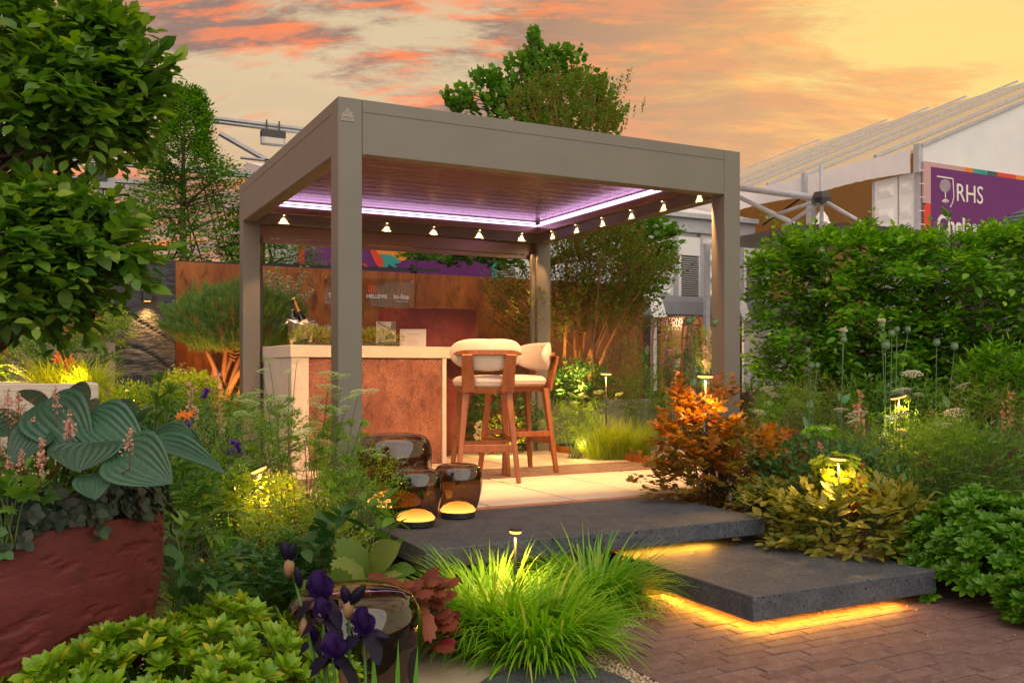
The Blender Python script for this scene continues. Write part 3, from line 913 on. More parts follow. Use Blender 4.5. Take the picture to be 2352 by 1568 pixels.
st = make_stool('nearest teak bar stool, its padded back turned to the lanterns', (3.145, 6.60, .001), R(72 - 90))
def restool(loc, rz, label):
    c = copy_tree(st); c.location = loc; c.rotation_euler = (0, 0, rz); c['label'] = label; return c
restool((3.70, 7.09, .001), R(90), 'teak bar stool seen side on in front of the back right post')
restool((3.56, 8.98, .001), R(172), 'teak bar stool mostly hidden behind the bar counter')

# ================================================================== LANTERNS
def globe(label, loc, Rr, Hh, k=1.0, flat=1.0, power=6, group=None):
    t = thing('globe_lantern', label, 'lantern', loc, 0, 'smoked glass lanterns')
    q = lambda pts: [(a * Rr, z * Hh) for a, z in pts]
    MB().lathe(q([(.001, 0), (.64, 0), (.70, .02), (.715, .10), (.70, .115), (.001, .115)]), 48).build('lamp_base', M['dark'], t, smooth=False)
    MB().lathe(q([(.715, .118), (.72, .150), (.60, .215), (.40, .262), (.18, .285), (.001, .29)]), 40).build('lamp_dome', M['dome'], t, smooth=True)
    prof = [(.70, .105), (.76, .16), (.85, .28), (.93, .42), (.985, .56), (1.0, .68), (.985, .79), (.93, .88), (.84, .94), (.70, .972), (.52, .988), (.36, .995), (.20, .999), (.001, 1.0)]
    pts = []
    for i in range(len(prof) - 1):       # smooth through the profile
        a = prof[max(i - 1, 0)]; b_ = prof[i]; c_ = prof[i + 1]; d_ = prof[min(i + 2, len(prof) - 1)]
        for s in range(3):
            u = s / 3
            pts.append(tuple(.5 * (2 * b_[j] + (c_[j] - a[j]) * u + (2 * a[j] - 5 * b_[j] + 4 * c_[j] - d_[j]) * u * u + (3 * b_[j] - a[j] - 3 * c_[j] + d_[j]) * u ** 3) for j in (0, 1)))
    pts.append(prof[-1])
    MB().lathe(q([(max(a, .0008), z) for a, z in pts]), 64).build('glass_globe', M['smoke'], t, smooth=True)
    return t
globe('small smoked glass lantern at the left edge of the upper step', G(955, 1207, -.003), .150, .325)
globe('small smoked glass lantern further back on the upper step', G(1052, 1187, -.003), .146, .322)
g3 = BD(906, 5.62, .002); globe('wide dark smoked lantern at the foot of the front left post', g3, .230, .49)
g4 = BD(811, 2.95, -.317); globe('largest smoked glass lantern close behind the black irises', g4, .222, .500)

# ================================================================== WALLS BEHIND
YC = 10.38
xc = PY(955, 700, YC).x; zt = 2.03
cw = thing('corten_wall', 'rusty corten steel wall behind the pergola', 'wall', (xc, YC, 0))
k0 = PY(403, 700, YC).x
edges = [k0, xc - 3.3, xc - 1.65, xc, xc + 1.65, xc + 3.3, xc + 4.95]
ke = PY(1478, 700, YC).x
edges = sorted([k0, ke] + [e for e in [xc + 1.65 * k for k in range(-2, 4)] if k0 + .3 < e < ke - .1])
for a, b_ in zip(edges[:-1], edges[1:]):
    MB().box(a + .003 - xc, b_ - .003 - xc, 0, .05, -.03, zt).build('steel_panel', M['corten'], cw, bevel=.002)
MB().box(k0 - 3.5 - xc, k0 - .003 - xc, .02, .06, -.03, zt - .2).build('steel_panel', M['corten'], cw)
bl = MB()
for px, py in ((538, 628), (549, 629), (560, 629)): bl.lathe([(.001, -.004), (.008, -.003), (.009, 0)], 8, PY(px, py, YC - .003) - Vector((xc, YC, 0)), M=Matrix.Rotation(R(90), 3, 'X'))
tag(bl.build('bolts', M['steel'], cw), kind='stuff')
# acrylic sign
YA = YC - .035
a = PY(744, 634, YA); b_ = PY(950, 706, YA)
asg = thing('acrylic_sign', 'clear acrylic sponsor sign bolted to the corten wall', 'sign', (a.x, YA, b_.z))
ao = Vector(asg.location)
q = MB(); q.o = ao; q.box(a.x, b_.x, YA, YA + .005, b_.z - .005, a.z); q.build('sheet', M['acrylic'], asg)
for px, py in ((750, 637), (751, 704), (946, 646), (946, 708)):
    pp = PY(px, py, YA - .002) - ao
    pp.z = min(max(pp.z, .015), a.z - b_.z - .02)
    q = MB(); q.lathe([(.001, -.008), (.010, -.008), (.012, -.004), (.012, .03)], 10, pp, M=Matrix.Rotation(R(90), 3, 'X')); q.build('bolt', M['letter'], asg)
def stext(s, px, py, size, m, ax='LEFT', sx=1, off=0):
    pp = PY(px, py, YA - .003); return text(s, pp, size, m, 'lettering', asg, 0, .001, ax, sx, off)
stext('HELLEVIS', 889, 685.5, .062, M['letter'], 'RIGHT', 1.02, .0008)
stext('TU', 753.5, 684, .080, M['letter'], 'LEFT', .8)
stext('in-lite', 904, 686, .084, M['letter'], 'LEFT', 1.0, .0008)
q = MB(); q.o = ao
l0 = PY(846, 671.5, YA - .003); l1 = PY(861.5, 655, YA - .003); s = (l1.x - l0.x); zz = l0.z
w = s * .11
def fr(x0, z0, x1, z1): q.box(l0.x + x0 * s, l0.x + x1 * s, YA - .006, YA - .002, zz + z0 * s, zz + z1 * s)
fr(0, .88, 1, 1.0); fr(.88, 0, 1, .88); fr(0, .66, .76, .77); fr(.66, 0, .77, .66); fr(.0, 0, .11, .55); fr(.11, 0, .55, .11); fr(.44, .11, .55, .44); fr(.0, .44, .55, .55)
q.build('logo', M['letterorange'], asg)
q = MB(); q.o = ao; l0 = PY(909, 692, YA - .003); q.box(l0.x, l0.x + .15, YA - .004, YA - .002, l0.z, l0.z + .004); q.build('small_print', M['letter'], asg)
# black rail above the wall
rl = thing('black_rail', 'thin black metal rail above the corten wall', 'rail', PY(404, 604, 10.62))
q = MB(); q.o = Vector(rl.location)
q.bar(PY(300, 597, 10.62), PY(1009, 620.5, 10.62), .05, .022); q.build('rail_bar', M['dark'], rl)
q = MB(); q.o = Vector(rl.location)
q.bar(PY(300, 601, 10.50), PY(1005, 624, 10.50), .03, .014); q.build('rail_bar', M['dark'], rl)
for px in (420, 690, 948):
    q = MB(); q.o = Vector(rl.location); p1 = PY(px, 620, 10.6); q.box(p1.x - .03, p1.x + .03, 10.53, 10.6, 0, p1.z + .06 - (px - 600) * 0); q.build('rail_post', M['dark'], rl)
# dark textured wall with a wall lamp
YD = 9.95
a = PY(403, 603, YD); b_ = PY(240, 603, YD)
dw = MB(); NX, NZ = 60, 90
wdt, hgt = a.x - b_.x, 2.0
vs = []
for j in range(NZ + 1):
    for i in range(NX + 1):
        x = wdt * i / NX; z = hgt * j / NZ
        n_ = noise.noise(Vector((x * 2, 0, z * 6))) * .012 + noise.noise(Vector((x * 9, 3, z * 20))) * .008
        crv = abs((z - .55) - .55 * math.exp(-((x - wdt * .35) / .55) ** 2)); crv2 = abs((z - 1.55) + .4 * (x / wdt))
        n_ -= .022 * math.exp(-(crv / .018) ** 2) + .018 * math.exp(-(crv2 / .015) ** 2)
        vs.append((x, -.02 + n_ * -1 if False else -n_, z))
fs = [(j * (NX + 1) + i, j * (NX + 1) + i + 1, (j + 1) * (NX + 1) + i + 1, (j + 1) * (NX + 1) + i) for j in range(NZ) for i in range(NX)]
dw.add(vs, fs); dw.box(-.001, wdt + .001, .03, .15, -.03, hgt)
o = dw.build('carved_stone_wall', M['darkwall'], smooth=False); o.location = (b_.x, YD, 0)
tag(o, 'dark charred looking stone wall panel with carved curving grooves', 'wall')
wp = PY(337, 692, YD)
t = thing('wall_lamp', 'small black wall lamp throwing a warm beam down the dark stone wall', 'wall lamp', wp)
MB().box(-.045, .045, -.11, 0, 0, .10).build('housing', M['dark'], t, bevel=.004)
MB().box(-.03, .03, -.09, -.02, -.004, -.001).build('lens', M['lamp'], t)
spot(wp + Vector((0, -.075, -.02)), wp + Vector((0, -.02, -1)), 16, (1, .50, .12), 105, .9, .02, t)
# beige rendered walls, left
def wallbox(px0, px1, pytop, Y, dep, label, name='rendered_wall', m=M['beigewall'], zb=-.03, cat='wall'):
    a = PY(px0, pytop, Y); b_ = PY(px1, pytop, Y)
    z = (a.z + b_.z) / 2
    o = MB().box(0, b_.x - a.x, 0, dep, zb, z).build(name, m, bevel=.004); o.location = (a.x, Y, 0)
    return tag(o, label, cat)
wallbox(20, 110, 748, 9.0, .3, 'taller beige rendered block at the far left behind the planter')
wallbox(60, 265, 786, 8.6, .35, 'low beige rendered wall beside the dark stone wall')
# cream board-marked planter, left
a = PY(-260, 880, 6.6); b_ = PY(227, 880, 6.6)
pl = thing('raised_planter', 'long cream planter with board marked sides full of lilies and yellow grass', 'planter', (a.x, 6.6, 0))
zp = b_.z
L_ = b_.x - a.x
MB().box(0, L_, 0, .06, -.03, zp).build('front_panel', M['plank'], pl, bevel=.006)
MB().box(L_ - .06, L_, .062, 1.2, -.03, zp).build('side_panel', M['plank'], pl, bevel=.006)
MB().box(0, L_, 1.202, 1.26, -.03, zp).build('back_panel', M['plank'], pl, bevel=.006)
MB().box(.0, L_ - .062, .062, 1.2, -.03, zp - .08).build('soil_fill', M['soil'], pl)
# low wall behind pergola right
a = PY(1262, 920, 9.75); b_ = PY(1620, 920, 9.75)
o = MB().box(0, b_.x - a.x, 0, .12, -.03, .50).build('low_retaining_wall', M['beigewall'], bevel=.004); o.location = (a.x, 9.75, 0)
tag(o, 'low beige retaining wall behind the grasses right of the pergola', 'wall')
# curved rusty edging strip
q = MB(); pts = [G(1262, 1032, .02), G(1330, 1039, .02), G(1420, 1049, .02), G(1478, 1058, .02), G(1560, 1072, .02)]
for i in range(len(pts) - 1): q.bar(pts[i], pts[i + 1], .012, .10)
tag(q.build('steel_edging', M['corten']), 'rusty steel edging strip curving along the patio edge', 'edging')
q = MB(); q.bar((PX0 + .1, 8.99, .0), (5.2, 8.99, .0), .012, .09)
tag(q.build('steel_edging', M['corten']), 'straight rusty steel edging along the back of the patio', 'edging')

# ------------------------------------------------------------------ pots
def pot(label, loc, Rr, Hh, name='round_pot', n=300, nz=170):
    prof = [(.40, 0), (.56, .05), (.72, .18), (.86, .38), (.95, .58), (1.0, .78), (1.005, .92), (.985, 1.0)]
    vs = []
    for j in range(nz + 1):
        u = j / nz
        for k in range(len(prof) - 1):
            if prof[k][1] <= u <= prof[k + 1][1]:
                f_ = (u - prof[k][1]) / (prof[k + 1][1] - prof[k][1]); r0 = prof[k][0] + (prof[k + 1][0] - prof[k][0]) * f_; break
        for i in range(n):
            a = 2 * math.pi * i / n
            p = Vector((math.cos(a) * Rr * r0, math.sin(a) * Rr * r0, u * Hh))
            q = p * 7.0; q.z = p.z * 26 + math.sin(a * 2) * 2.2
            cr = noise.fractal(q, .8, 2.1, 5)
            band = noise.noise(Vector((p.x * 2.2, p.y * 2.2, p.z * 7 + math.sin(a * 2))))
            t_c = min(1.0, max(0.0, (cr - .30 + band * .45) / .10)); ridge = -t_c * (.006 + .005 * noise.noise(p * 45))
            fine_ = noise.noise(p * 60) * .0008 + noise.noise(p * 3) * .002
            s = 1 + (ridge + fine_) / Rr
            vs.append((p.x * s, p.y * s, p.z))
    fs = [(j * n + i, j * n + (i + 1) % n, (j + 1) * n + (i + 1) % n, (j + 1) * n + i) for j in range(nz) for i in range(n)]
    t = thing(name, label, 'planter', loc)
    b = MB(); b.add(vs, fs); b.lathe([(Rr * .985, Hh - .001), (Rr * .93, Hh + .004), (Rr * .90, Hh - .02), (Rr * .88, Hh * .8)], n)
    b.build('pot_body', M['redpot'], t, smooth=True)
    MB().lathe([(.001, Hh * .9), (Rr * .9, Hh * .9)], 40).build('soil_fill', M['soil'], t)
    return t
POT = BD(-15, 2.75, -.345)
pot('huge maroon bowl planter with a cracked plaster surface at the left front', POT, .475, .80)
p = BD(983, 9.35, 0); pot('tall maroon pot standing behind the bar', p, .50, 1.47, n=120, nz=80)
spot(BD(1085, 9.0, .10), BD(1060, 9.5, .8), 3, (1, .45, .12), 90, .8, .03)
# ================================================================== BUILDINGS BEHIND
def pbox(mb, px0, px1, py0, py1, Y, dep, o=Vector((0, 0, 0))):
    """box whose front face stands in the plane Y and spans the seen rectangle"""
    a = PY(px0, py0, Y) - o; b_ = PY(px1, py1, Y) - o
    return mb.box(a.x, b_.x, Y - o.y, Y + dep - o.y, b_.z, a.z)

YB = 14.0
wbld = thing('exhibition_hall', 'white exhibition hall with embossed panels and grey louvred shutters behind the garden', 'building', (PY(1400, 700, YB).x, YB, 0))
wo_ = Vector(wbld.location)
xL, xR = PY(655, 600, YB).x, 12.55
ze = PY(1570, 502, YB).z; zf = PY(1570, 533, YB).z
b = MB(); b.o = wo_; b.box(xL, xR, YB + .1, YB + .4, -.03, zf); b.build('wall', M['white'], wbld)
b = MB(); b.o = wo_; b.box(xL, xR, YB - .05, YB + .4, zf + .002, ze); b.build('fascia', M['steel'], wbld)
b = MB(); b.o = wo_; b.box(xL, xR, YB - .16, YB + .4, ze + .002, ze + .09); b.build('gutter', M['steel'], wbld)
b = MB(); b.o = wo_
b.prism([(xL, YB - .1, ze + .095), (xL, YB + 3, ze + .9), (xL, YB + 3, ze + .095)], (xR - xL, 0, 0)); b.build('roof', M['white'], wbld)
zb_ = PY(1580, 676, YB).z - .5
def emboss(x0, x1, Y, z0, z1, par, n=None, o=None, m=M['whitepanel']):
    """flat sheet with a column of pressed ridges, wide and shallow"""
    o = o or Vector(par.location); b = MB(); b.o = o
    b.box(x0, x1, Y, Y + .03, z0, z1)
    n = n or int((z1 - z0) / .33); st = (z1 - z0) / n; w_ = (x1 - x0)
    for k in range(n):
        zc = z0 + st * (k + .5); h = st * .30
        xa, xb = x0 + w_ * .16, x1 - w_ * .16; xa2, xb2 = x0 + w_ * .30, x1 - w_ * .30
        b.add([(xa, Y - .001, zc - h), (xb, Y - .001, zc - h), (xb, Y - .001, zc + h), (xa, Y - .001, zc + h),
               (xa2, Y - .06, zc - h * .1), (xb2, Y - .06, zc - h * .1), (xb2, Y - .06, zc + h * .25), (xa2, Y - .06, zc + h * .25)],
              [(0, 1, 5, 4), (1, 2, 6, 5), (2, 3, 7, 6), (3, 0, 4, 7), (4, 5, 6, 7)])
    return b.build('embossed_panel', m, par)
def shutter(px0, px1, Y, z0, z1, par):
    x0, x1 = PY(px0, 600, Y).x, PY(px1, 600, Y).x; o = Vector(par.location)
    f_ = MB(); f_.o = o
    f_.box(x0, x0 + .07, Y - .03, Y + .05, z0, z1); f_.box(x1 - .07, x1, Y - .03, Y + .05, z0, z1); f_.box(x0 + .071, x1 - .071, Y - .03, Y + .05, z1 - .35, z1)
    sh = f_.build('shutter', M['whitepanel'], par)
    s_ = MB(); s_.o = o; n = 30; st = (z1 - .36 - z0) / n
    for k in range(n):
        z = z0 + st * k
        s_.prism([(x0 + .072, Y + .03, z + st * .35), (x0 + .072, Y - .02, z), (x0 + .072, Y - .02, z + .012), (x0 + .072, Y + .03, z + st * .35 + .012)][::-1], (x1 - x0 - .144, 0, 0))
    tag(s_.build('slats', M['slat'], sh), kind='stuff')
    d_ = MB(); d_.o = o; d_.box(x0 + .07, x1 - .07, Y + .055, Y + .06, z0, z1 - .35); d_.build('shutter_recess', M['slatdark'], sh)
for px0, px1 in ((1398, 1448), (1505, 1553), (1614, 1659), (1662, 1703)):
    emboss(PY(px0, 600, YB).x, PY(px1, 600, YB).x, YB + .05, zb_, zf, wbld)
for px0, px1 in ((1451, 1502), (1556, 1611), (1706, 1765), (1010, 1062), (1130, 1190)):
    shutter(px0, px1, YB + .04, zb_, zf - .08, wbld)
for px in (1449, 1504, 1554, 1612, 1704, 1766):
    a = PY(px, 600, YB).x; b = MB(); b.o = wo_; b.box(a - .03, a + .03, YB, YB + .05, -.03, zf); b.build('mullion', M['steel'], wbld)

# purple banner on the hall, seen under the pergola's back beam
YQ = 13.4
bn = thing('purple_banner', 'purple banner with orange and teal petal shapes above the corten wall', 'banner', (PY(687, 600, YQ).x, YQ, 0))
bo_ = Vector(bn.location)
b = MB(); b.o = bo_; pbox(b, 700, 1130, 500, 650, YQ, .04); b.build('banner_sheet', M['purple'], bn)
b = MB(); b.o = bo_; pbox(b, 686, 699.5, 500, 650, YQ, .04); b.build('red_edge', M['redprint'], bn)
b = MB(); b.o = bo_; pbox(b, 1130.5, 1143, 500, 650, YQ, .04); b.build('teal_edge', M['teal'], bn)
b = MB(); b.o = bo_; pbox(b, 616, 685, 500, 650, YQ + .3, .04); b.build('white_hoarding', M['white'], bn)
def petal(pts, m, dy, name='petal_print'):
    b = MB(); b.o = bo_; b.prism([PY(x, y, YQ - dy) for x, y in pts][::-1], (0, .003, 0)); b.build(name, m, bn)
petal([(843, 560), (948, 560), (947, 572), (940, 588), (932, 597), (922, 600), (910, 594), (888, 590), (868, 585), (852, 574)], M['orangeprint'], .006)
petal([(846, 566), (862, 574), (876, 590), (884, 604), (886, 618), (872, 616), (860, 602), (853, 584)], M['redprint'], .010)
petal([(872, 583), (896, 585), (910, 592), (922, 603), (912, 606), (905, 606), (914, 617), (900, 612), (893, 606), (890, 616), (878, 617), (882, 600)], M['teal'], .014)
petal([(832, 604), (840, 606), (848, 615), (838, 613)], M['redprint'], .006)

# trade stand below the grey awning
YS = 13.2
ts = thing('trade_stand', 'trade stand under a grey awning with white end pieces and a brown back panel', 'stand', (PY(1505, 800, YS).x, YS, 0))
so = Vector(ts.location)
def sbox(px0, px1, py0, py1, Y, dep, name, m, floor=False):
    a = PY(px0, py0, Y); c_ = PY(px1, py1, Y); b = MB(); b.o = so
    b.box(a.x, c_.x, Y, Y + dep, -.02 if floor else c_.z, a.z); return b.build(name, m, ts, bevel=.004)
def awn(px0, px1, py0, py1, m, name):
    a = PY(px0, py0, YS - .3); c_ = PY(px1, py1, YS - .3); b = MB(); b.o = so
    b.prism([(a.x, YS, a.z), (a.x, YS - .22, a.z - .12), (a.x, YS - .33, a.z - .38), (a.x, YS - .36, c_.z), (a.x, YS, c_.z)], (c_.x - a.x, 0, 0)); b.build(name, m, ts)
awn(1529, 1700, 674, 727, M['awning'], 'awning'); awn(1497, 1528.5, 672, 729, M['whitepanel'], 'awning_end'); awn(1703, 1722, 681, 735, M['whitepanel'], 'awning_end')
awn(1722.5, 1900, 683, 733, M['awning'], 'awning'); awn(1300, 1496.5, 670, 726, M['awning'], 'awning')
sbox(1501, 1509, 728, 900, YS - .3, .09, 'stand_post', M['whitepanel'], True)
sbox(1330, 1706, 716, 900, YS + .7, .05, 'back_panel', M['brownpanel'], True)
sbox(1708, 1900, 725, 900, YS + .2, .05, 'side_panel', M['white'], True)
for s_, py, sz, fm in (('MUNTONS', 742, .139, 'letter'), ('TRADITIONAL', 752, .119, 'letter'), ('PLANT SUPPORTS', 760.5, .079, 'stone')):
    text(s_, PY(1568, py, YS + .69), sz, M[fm], 'lettering', ts, 0, .002, 'RIGHT', .92)
pm = mat('petal_pink', (.40, .22, .26), (.5, .3, .34), rough=.7)
for k in range(14):
    px = random.choice((random.uniform(1395, 1500), random.uniform(1395, 1500), random.uniform(1545, 1640))); py = random.uniform(760, 850)
    c_ = PY(px, py, YS + .69); a = random.uniform(-.6, .6); b = MB(); b.o = so
    b.prism([c_ + Vector((math.cos(a) * x - math.sin(a) * z, 0, math.sin(a) * x + math.cos(a) * z)) for x, z in ((0, -.09), (.05, -.03), (.045, .04), (0, .10), (-.045, .04), (-.05, -.03))], (0, .004, 0))
    b.build('printed_petal', pm, ts)
spot(PY(1600, 700, YS + .1), PY(1600, 800, YS + .7), 60, (1, .6, .3), 110, .9, .1, ts)
def hoop(px, py_top, w_, Y, lab):
    c_ = PY(px, py_top, Y); h = thing('rusty_hoop', lab, 'plant support', (c_.x, Y, 0)); zt_ = c_.z
    q = MB()
    for dy in (0, .25):
        q.tube([(w_ * math.cos(a), dy, zt_ - .5 + .5 * math.sin(a)) for a in [math.pi * k / 12 for k in range(13)]] , .018, 5)
        for s_ in (-w_, w_): q.tube([(s_, dy, 0), (s_, dy, zt_ - .5)], .016, 5)
    q.build('arch_bars', M['copperhoop'], h)
    q = MB()
    for k in range(6):
        a = math.pi * (k + .5) / 6; q.tube([(w_ * math.cos(a), 0, zt_ - .5 + .5 * math.sin(a)), (w_ * math.cos(a), .25, zt_ - .5 + .5 * math.sin(a))], .010, 4)
    q.build('rungs', M['copperhoop'], h)
hoop(1531, 728, .11, 12.6, 'rusty iron plant hoop beside the white stand post'); hoop(1600, 726, .125, 12.8, 'rusty iron plant hoop closest to the front right pergola post')

# planters near the stand
def planter(px, py0, wpx, d, name, label, m, zb=0.0, panels=True):
    p = BD(px, d, zb); w_ = wpx / F * d; h = EYE - (py0 - HY) / F * d - zb
    t = thing(name, label, 'planter', p, 0)
    MB().box(-w_ / 2 + .03, w_ / 2 - .03, -w_ / 2 + .03, w_ / 2 - .03, .03, h - .05).build('box_panels', m, t)
    for x in (-1, 1):
        for y in (-1, 1):
            MB().box(x * w_ / 2 - .03, x * w_ / 2 + .03, y * w_ / 2 - .03, y * w_ / 2 + .03, 0, h).build('corner_post', m, t, bevel=.004)
    if panels:
        for z0 in (.05, h - .09):
            MB().box(-w_ / 2 + .031, w_ / 2 - .031, -w_ / 2 + .005, -w_ / 2 + .029, z0, z0 + .05).build('rail', m, t)
        q = MB()
        for k in range(1, 9): x = -w_ / 2 + w_ * k / 9; q.box(x - .004, x + .004, -w_ / 2 + .024, -w_ / 2 + .0295, .1, h - .09)
        q.build('grooves', M['seam'], t)
    return p, h
planter(1535, 888, 58, 12.0, 'square_planter', 'sage green panelled wooden planter under the box ball', M['greenbox'])
planter(1722, 893, 60, 13.0, 'square_planter', 'dark brown planter just right of the front right post', M['brownpanel'], panels=False)
o = MB().box(-.12, .12, -.12, .12, 0, .62).build('brick_pier', M['brick']); o.location = BD(1757, 12.5, 0); tag(o, 'small brick pier beside the dark brown planter', 'pier')

# pagoda tents
def pagoda(px, py, d, half, ze_, label):
    p = BD(px, d); zt_ = EYE + (HY - py) / F * d
    t = thing('pagoda_tent', label, 'tent', (p.x, p.y, 0))
    n = 10; vs = []
    for j in range(n + 1):
        u = j / n; r_ = half * (1 - u) + .10; z = ze_ + (zt_ - .25 - ze_) * u ** 2.1
        for a in range(16):
            an = 2 * math.pi * (a + .5) / 16; k = 1 / max(abs(math.cos(an)), abs(math.sin(an))); k = 1 + (k - 1) * (1 - u)
            vs.append((r_ * k * math.cos(an), r_ * k * math.sin(an), z))
    b = MB().add(vs, [(j * 16 + i, j * 16 + (i + 1) % 16, (j + 1) * 16 + (i + 1) % 16, (j + 1) * 16 + i) for j in range(n) for i in range(16)])
    b.build('canopy', M['white'], t)
    MB().lathe([(.22, zt_ - .32), (.12, zt_ - .22), (.10, zt_ - .15), (.001, zt_)], 16).build('finial_cap', M['white'], t)
    for x in (-1, 1):
        for y in (-1, 1): MB().box(x * half - .04, x * half + .04, y * half - .04, y * half + .04, 0, ze_).build('leg', M['steel'], t)
pagoda(1887, 478, 15.0, 1.3, 3.0, 'white pagoda tent with a pointed cap under the marquee eaves')

# big marquee on the right
MX, MYf = 12.75, 10.3
zE = PX(2106, 343, MX).z
sl = .405
mq = thing('marquee', 'large cream canvas marquee with a steel frame and open side bay', 'marquee', (MX, MYf, 0))
mo = Vector(mq.location); ML = 9.5; HW = 7.5
b = MB(); b.o = mo
b.prism([(MX - .12, MYf - .05, zE - .02), (MX + HW, MYf - .05, zE + sl * HW), (MX + HW, MYf - .05, zE + sl * HW - .06), (MX - .12, MYf - .05, zE - .08)], (0, ML, 0)); b.build('roof', M['tentcloth'], mq)
b = MB(); b.o = mo
b.prism([(MX + HW + .002, MYf - .05, zE + sl * HW), (MX + 2 * HW, MYf - .05, zE), (MX + 2 * HW, MYf - .05, zE - .06), (MX + HW + .002, MYf - .05, zE + sl * HW - .06)], (0, ML, 0)); b.build('roof', M['tentcloth'], mq)
b = MB(); b.o = mo
b.prism([(MX - .1, MYf - .10, zE - .28), (MX + 2 * HW, MYf - .10, zE - .28), (MX + 2 * HW, MYf - .10, zE), (MX + HW, MYf - .10, zE + sl * HW), (MX - .1, MYf - .10, zE)], (0, .04, 0)); b.build('gable', M['white'], mq)
b = MB(); b.o = mo; b.bar((MX - .1, MYf - .12, zE + .02), (MX + HW, MYf - .12, zE + .02 + sl * (HW + .1)), .05, .04, (0, 1, 0)); b.build('gable_edge', M['steel'], mq)
# keder rails on the roof, scalloped valance between the frames
bays = [MYf + .0 + 2.37 * k for k in range(5)]
for y in bays[1:] + [MYf + .8, MYf + 3.4, MYf + 5.8]:
    b = MB(); b.o = mo; b.bar((MX - .12, y, zE + .02), (MX + HW, y, zE + .02 + sl * (HW + .12)), .05, .05, (0, 1, 0)); b.build('roof_rail', M['steel'], mq)
for y0, y1 in zip(bays[:-1], bays[1:]):
    vs = []; n = 24
    for j in range(n + 1):
        u = j / n; yy = y0 + .06 + (y1 - y0 - .12) * u
        fold = .018 * math.sin(u * 60) * math.exp(-((u - .5) / .28) ** 2)
        vs += [(MX - .14, yy, zE - .01), (MX - .16 + fold, yy, zE - .20), (MX - .15 + fold * 1.4, yy, zE - .40 + .05 * math.sin(u * math.pi))]
    b = MB(); b.o = mo; b.add(vs, [(j * 3 + i, (j + 1) * 3 + i, (j + 1) * 3 + i + 1, j * 3 + i + 1) for j in range(n) for i in range(2)]); b.build('valance', M['white'], mq, smooth=True)
    b = MB(); b.o = mo; b.box(MX - .20, MX - .10, y1 - .05, y1 + .05, zE - .42, zE + .04); b.build('eave_bracket', M['steel'], mq)
b = MB(); b.o = mo; b.box(MX - .18, MX - .08, MYf - .12, MYf - .02, zE - .42, zE + .04); b.build('eave_bracket', M['steel'], mq)
# frame legs
for y in bays:
    b = MB(); b.o = mo; b.box(MX - .07, MX + .07, y - .06, y + .06, 0, zE - .1); b.build('frame_leg', M['steel'], mq)
# embossed wall panels next to the corner and tan lining inside
zw = zE - .38
def side_panel(y0, y1):
    b = MB(); b.o = mo; b.box(MX - .03, MX + .03, y0, y1, 0, zw)
    n = 10; st = zw / n; w_ = y1 - y0
    for k in range(n):
        zc = st * (k + .5); h = st * .3; ya, yb = y0 + w_ * .14, y1 - w_ * .14; yc, yd = y0 + w_ * .3, y1 - w_ * .3
        b.add([(MX - .031, ya, zc - h), (MX - .031, yb, zc - h), (MX - .031, yb, zc + h), (MX - .031, ya, zc + h), (MX - .10, yc, zc - h * .1), (MX - .10, yd, zc - h * .1), (MX - .10, yd, zc + h * .25), (MX - .10, yc, zc + h * .25)],
              [(4, 5, 1, 0), (5, 6, 2, 1), (6, 7, 3, 2), (7, 4, 0, 3), (7, 6, 5, 4)])
    b.build('wall_panel', M['whitepanel'], mq)
yA, yB_ = PX(2066, 500, MX).y, PX(2012, 500, MX).y
side_panel(MYf + .07, yA - .02); side_panel(yA + .02, yB_)
b = MB(); b.o = mo; b.box(MX - .04, MX + .04, yB_ + .002, yB_ + .05, 0, zw); b.build('panel_edge', M['steel'], mq)
b = MB(); b.o = mo; b.box(MX + 1.6, MX + 1.65, MYf + .2, MYf + ML, 0, zE + .55); b.build('lining', M['tentin'], mq)
b = MB(); b.o = mo; b.box(MX + .1, MX + 1.6, MYf + ML - .4, MYf + ML - .35, 0, zE - .1); b.build('lining', M['tentin'], mq)
# truss poles meeting at a node in front of the open bay
XT = 10.2
nd = PX(1887, 456, XT)
for pts_, r_ in ((((1655, 426), (1887, 456)), .085), (((1700, 454), (1905, 552)), .06), (((1887, 458), (1760, 500)), .045), (((1887, 462), (1800, 520)), .045), (((1887, 458), (2010, 530)), .05), (((1887, 380), (1887, 560)), .05)):
    (x0, y0), (x1, y1) = pts_
    b = MB(); b.o = mo; b.tube([PX(x0, y0, XT), PX(x1, y1, XT)], r_ * .6, 10); b.build('truss_pole', M['steel'], mq, smooth=True)
b = MB(); b.o = mo; b.lathe([(.001, -.08), (.13, -.08), (.14, 0), (.11, .09), (.001, .1)], 8, nd); b.build('truss_node', M['dark'], mq)
b = MB(); b.o = mo; b.tube([PX(1890, 420, MX + .5), PX(1752, 517, MX + .5)], .02, 5); b.build('guy_cable', M['dark'], mq)

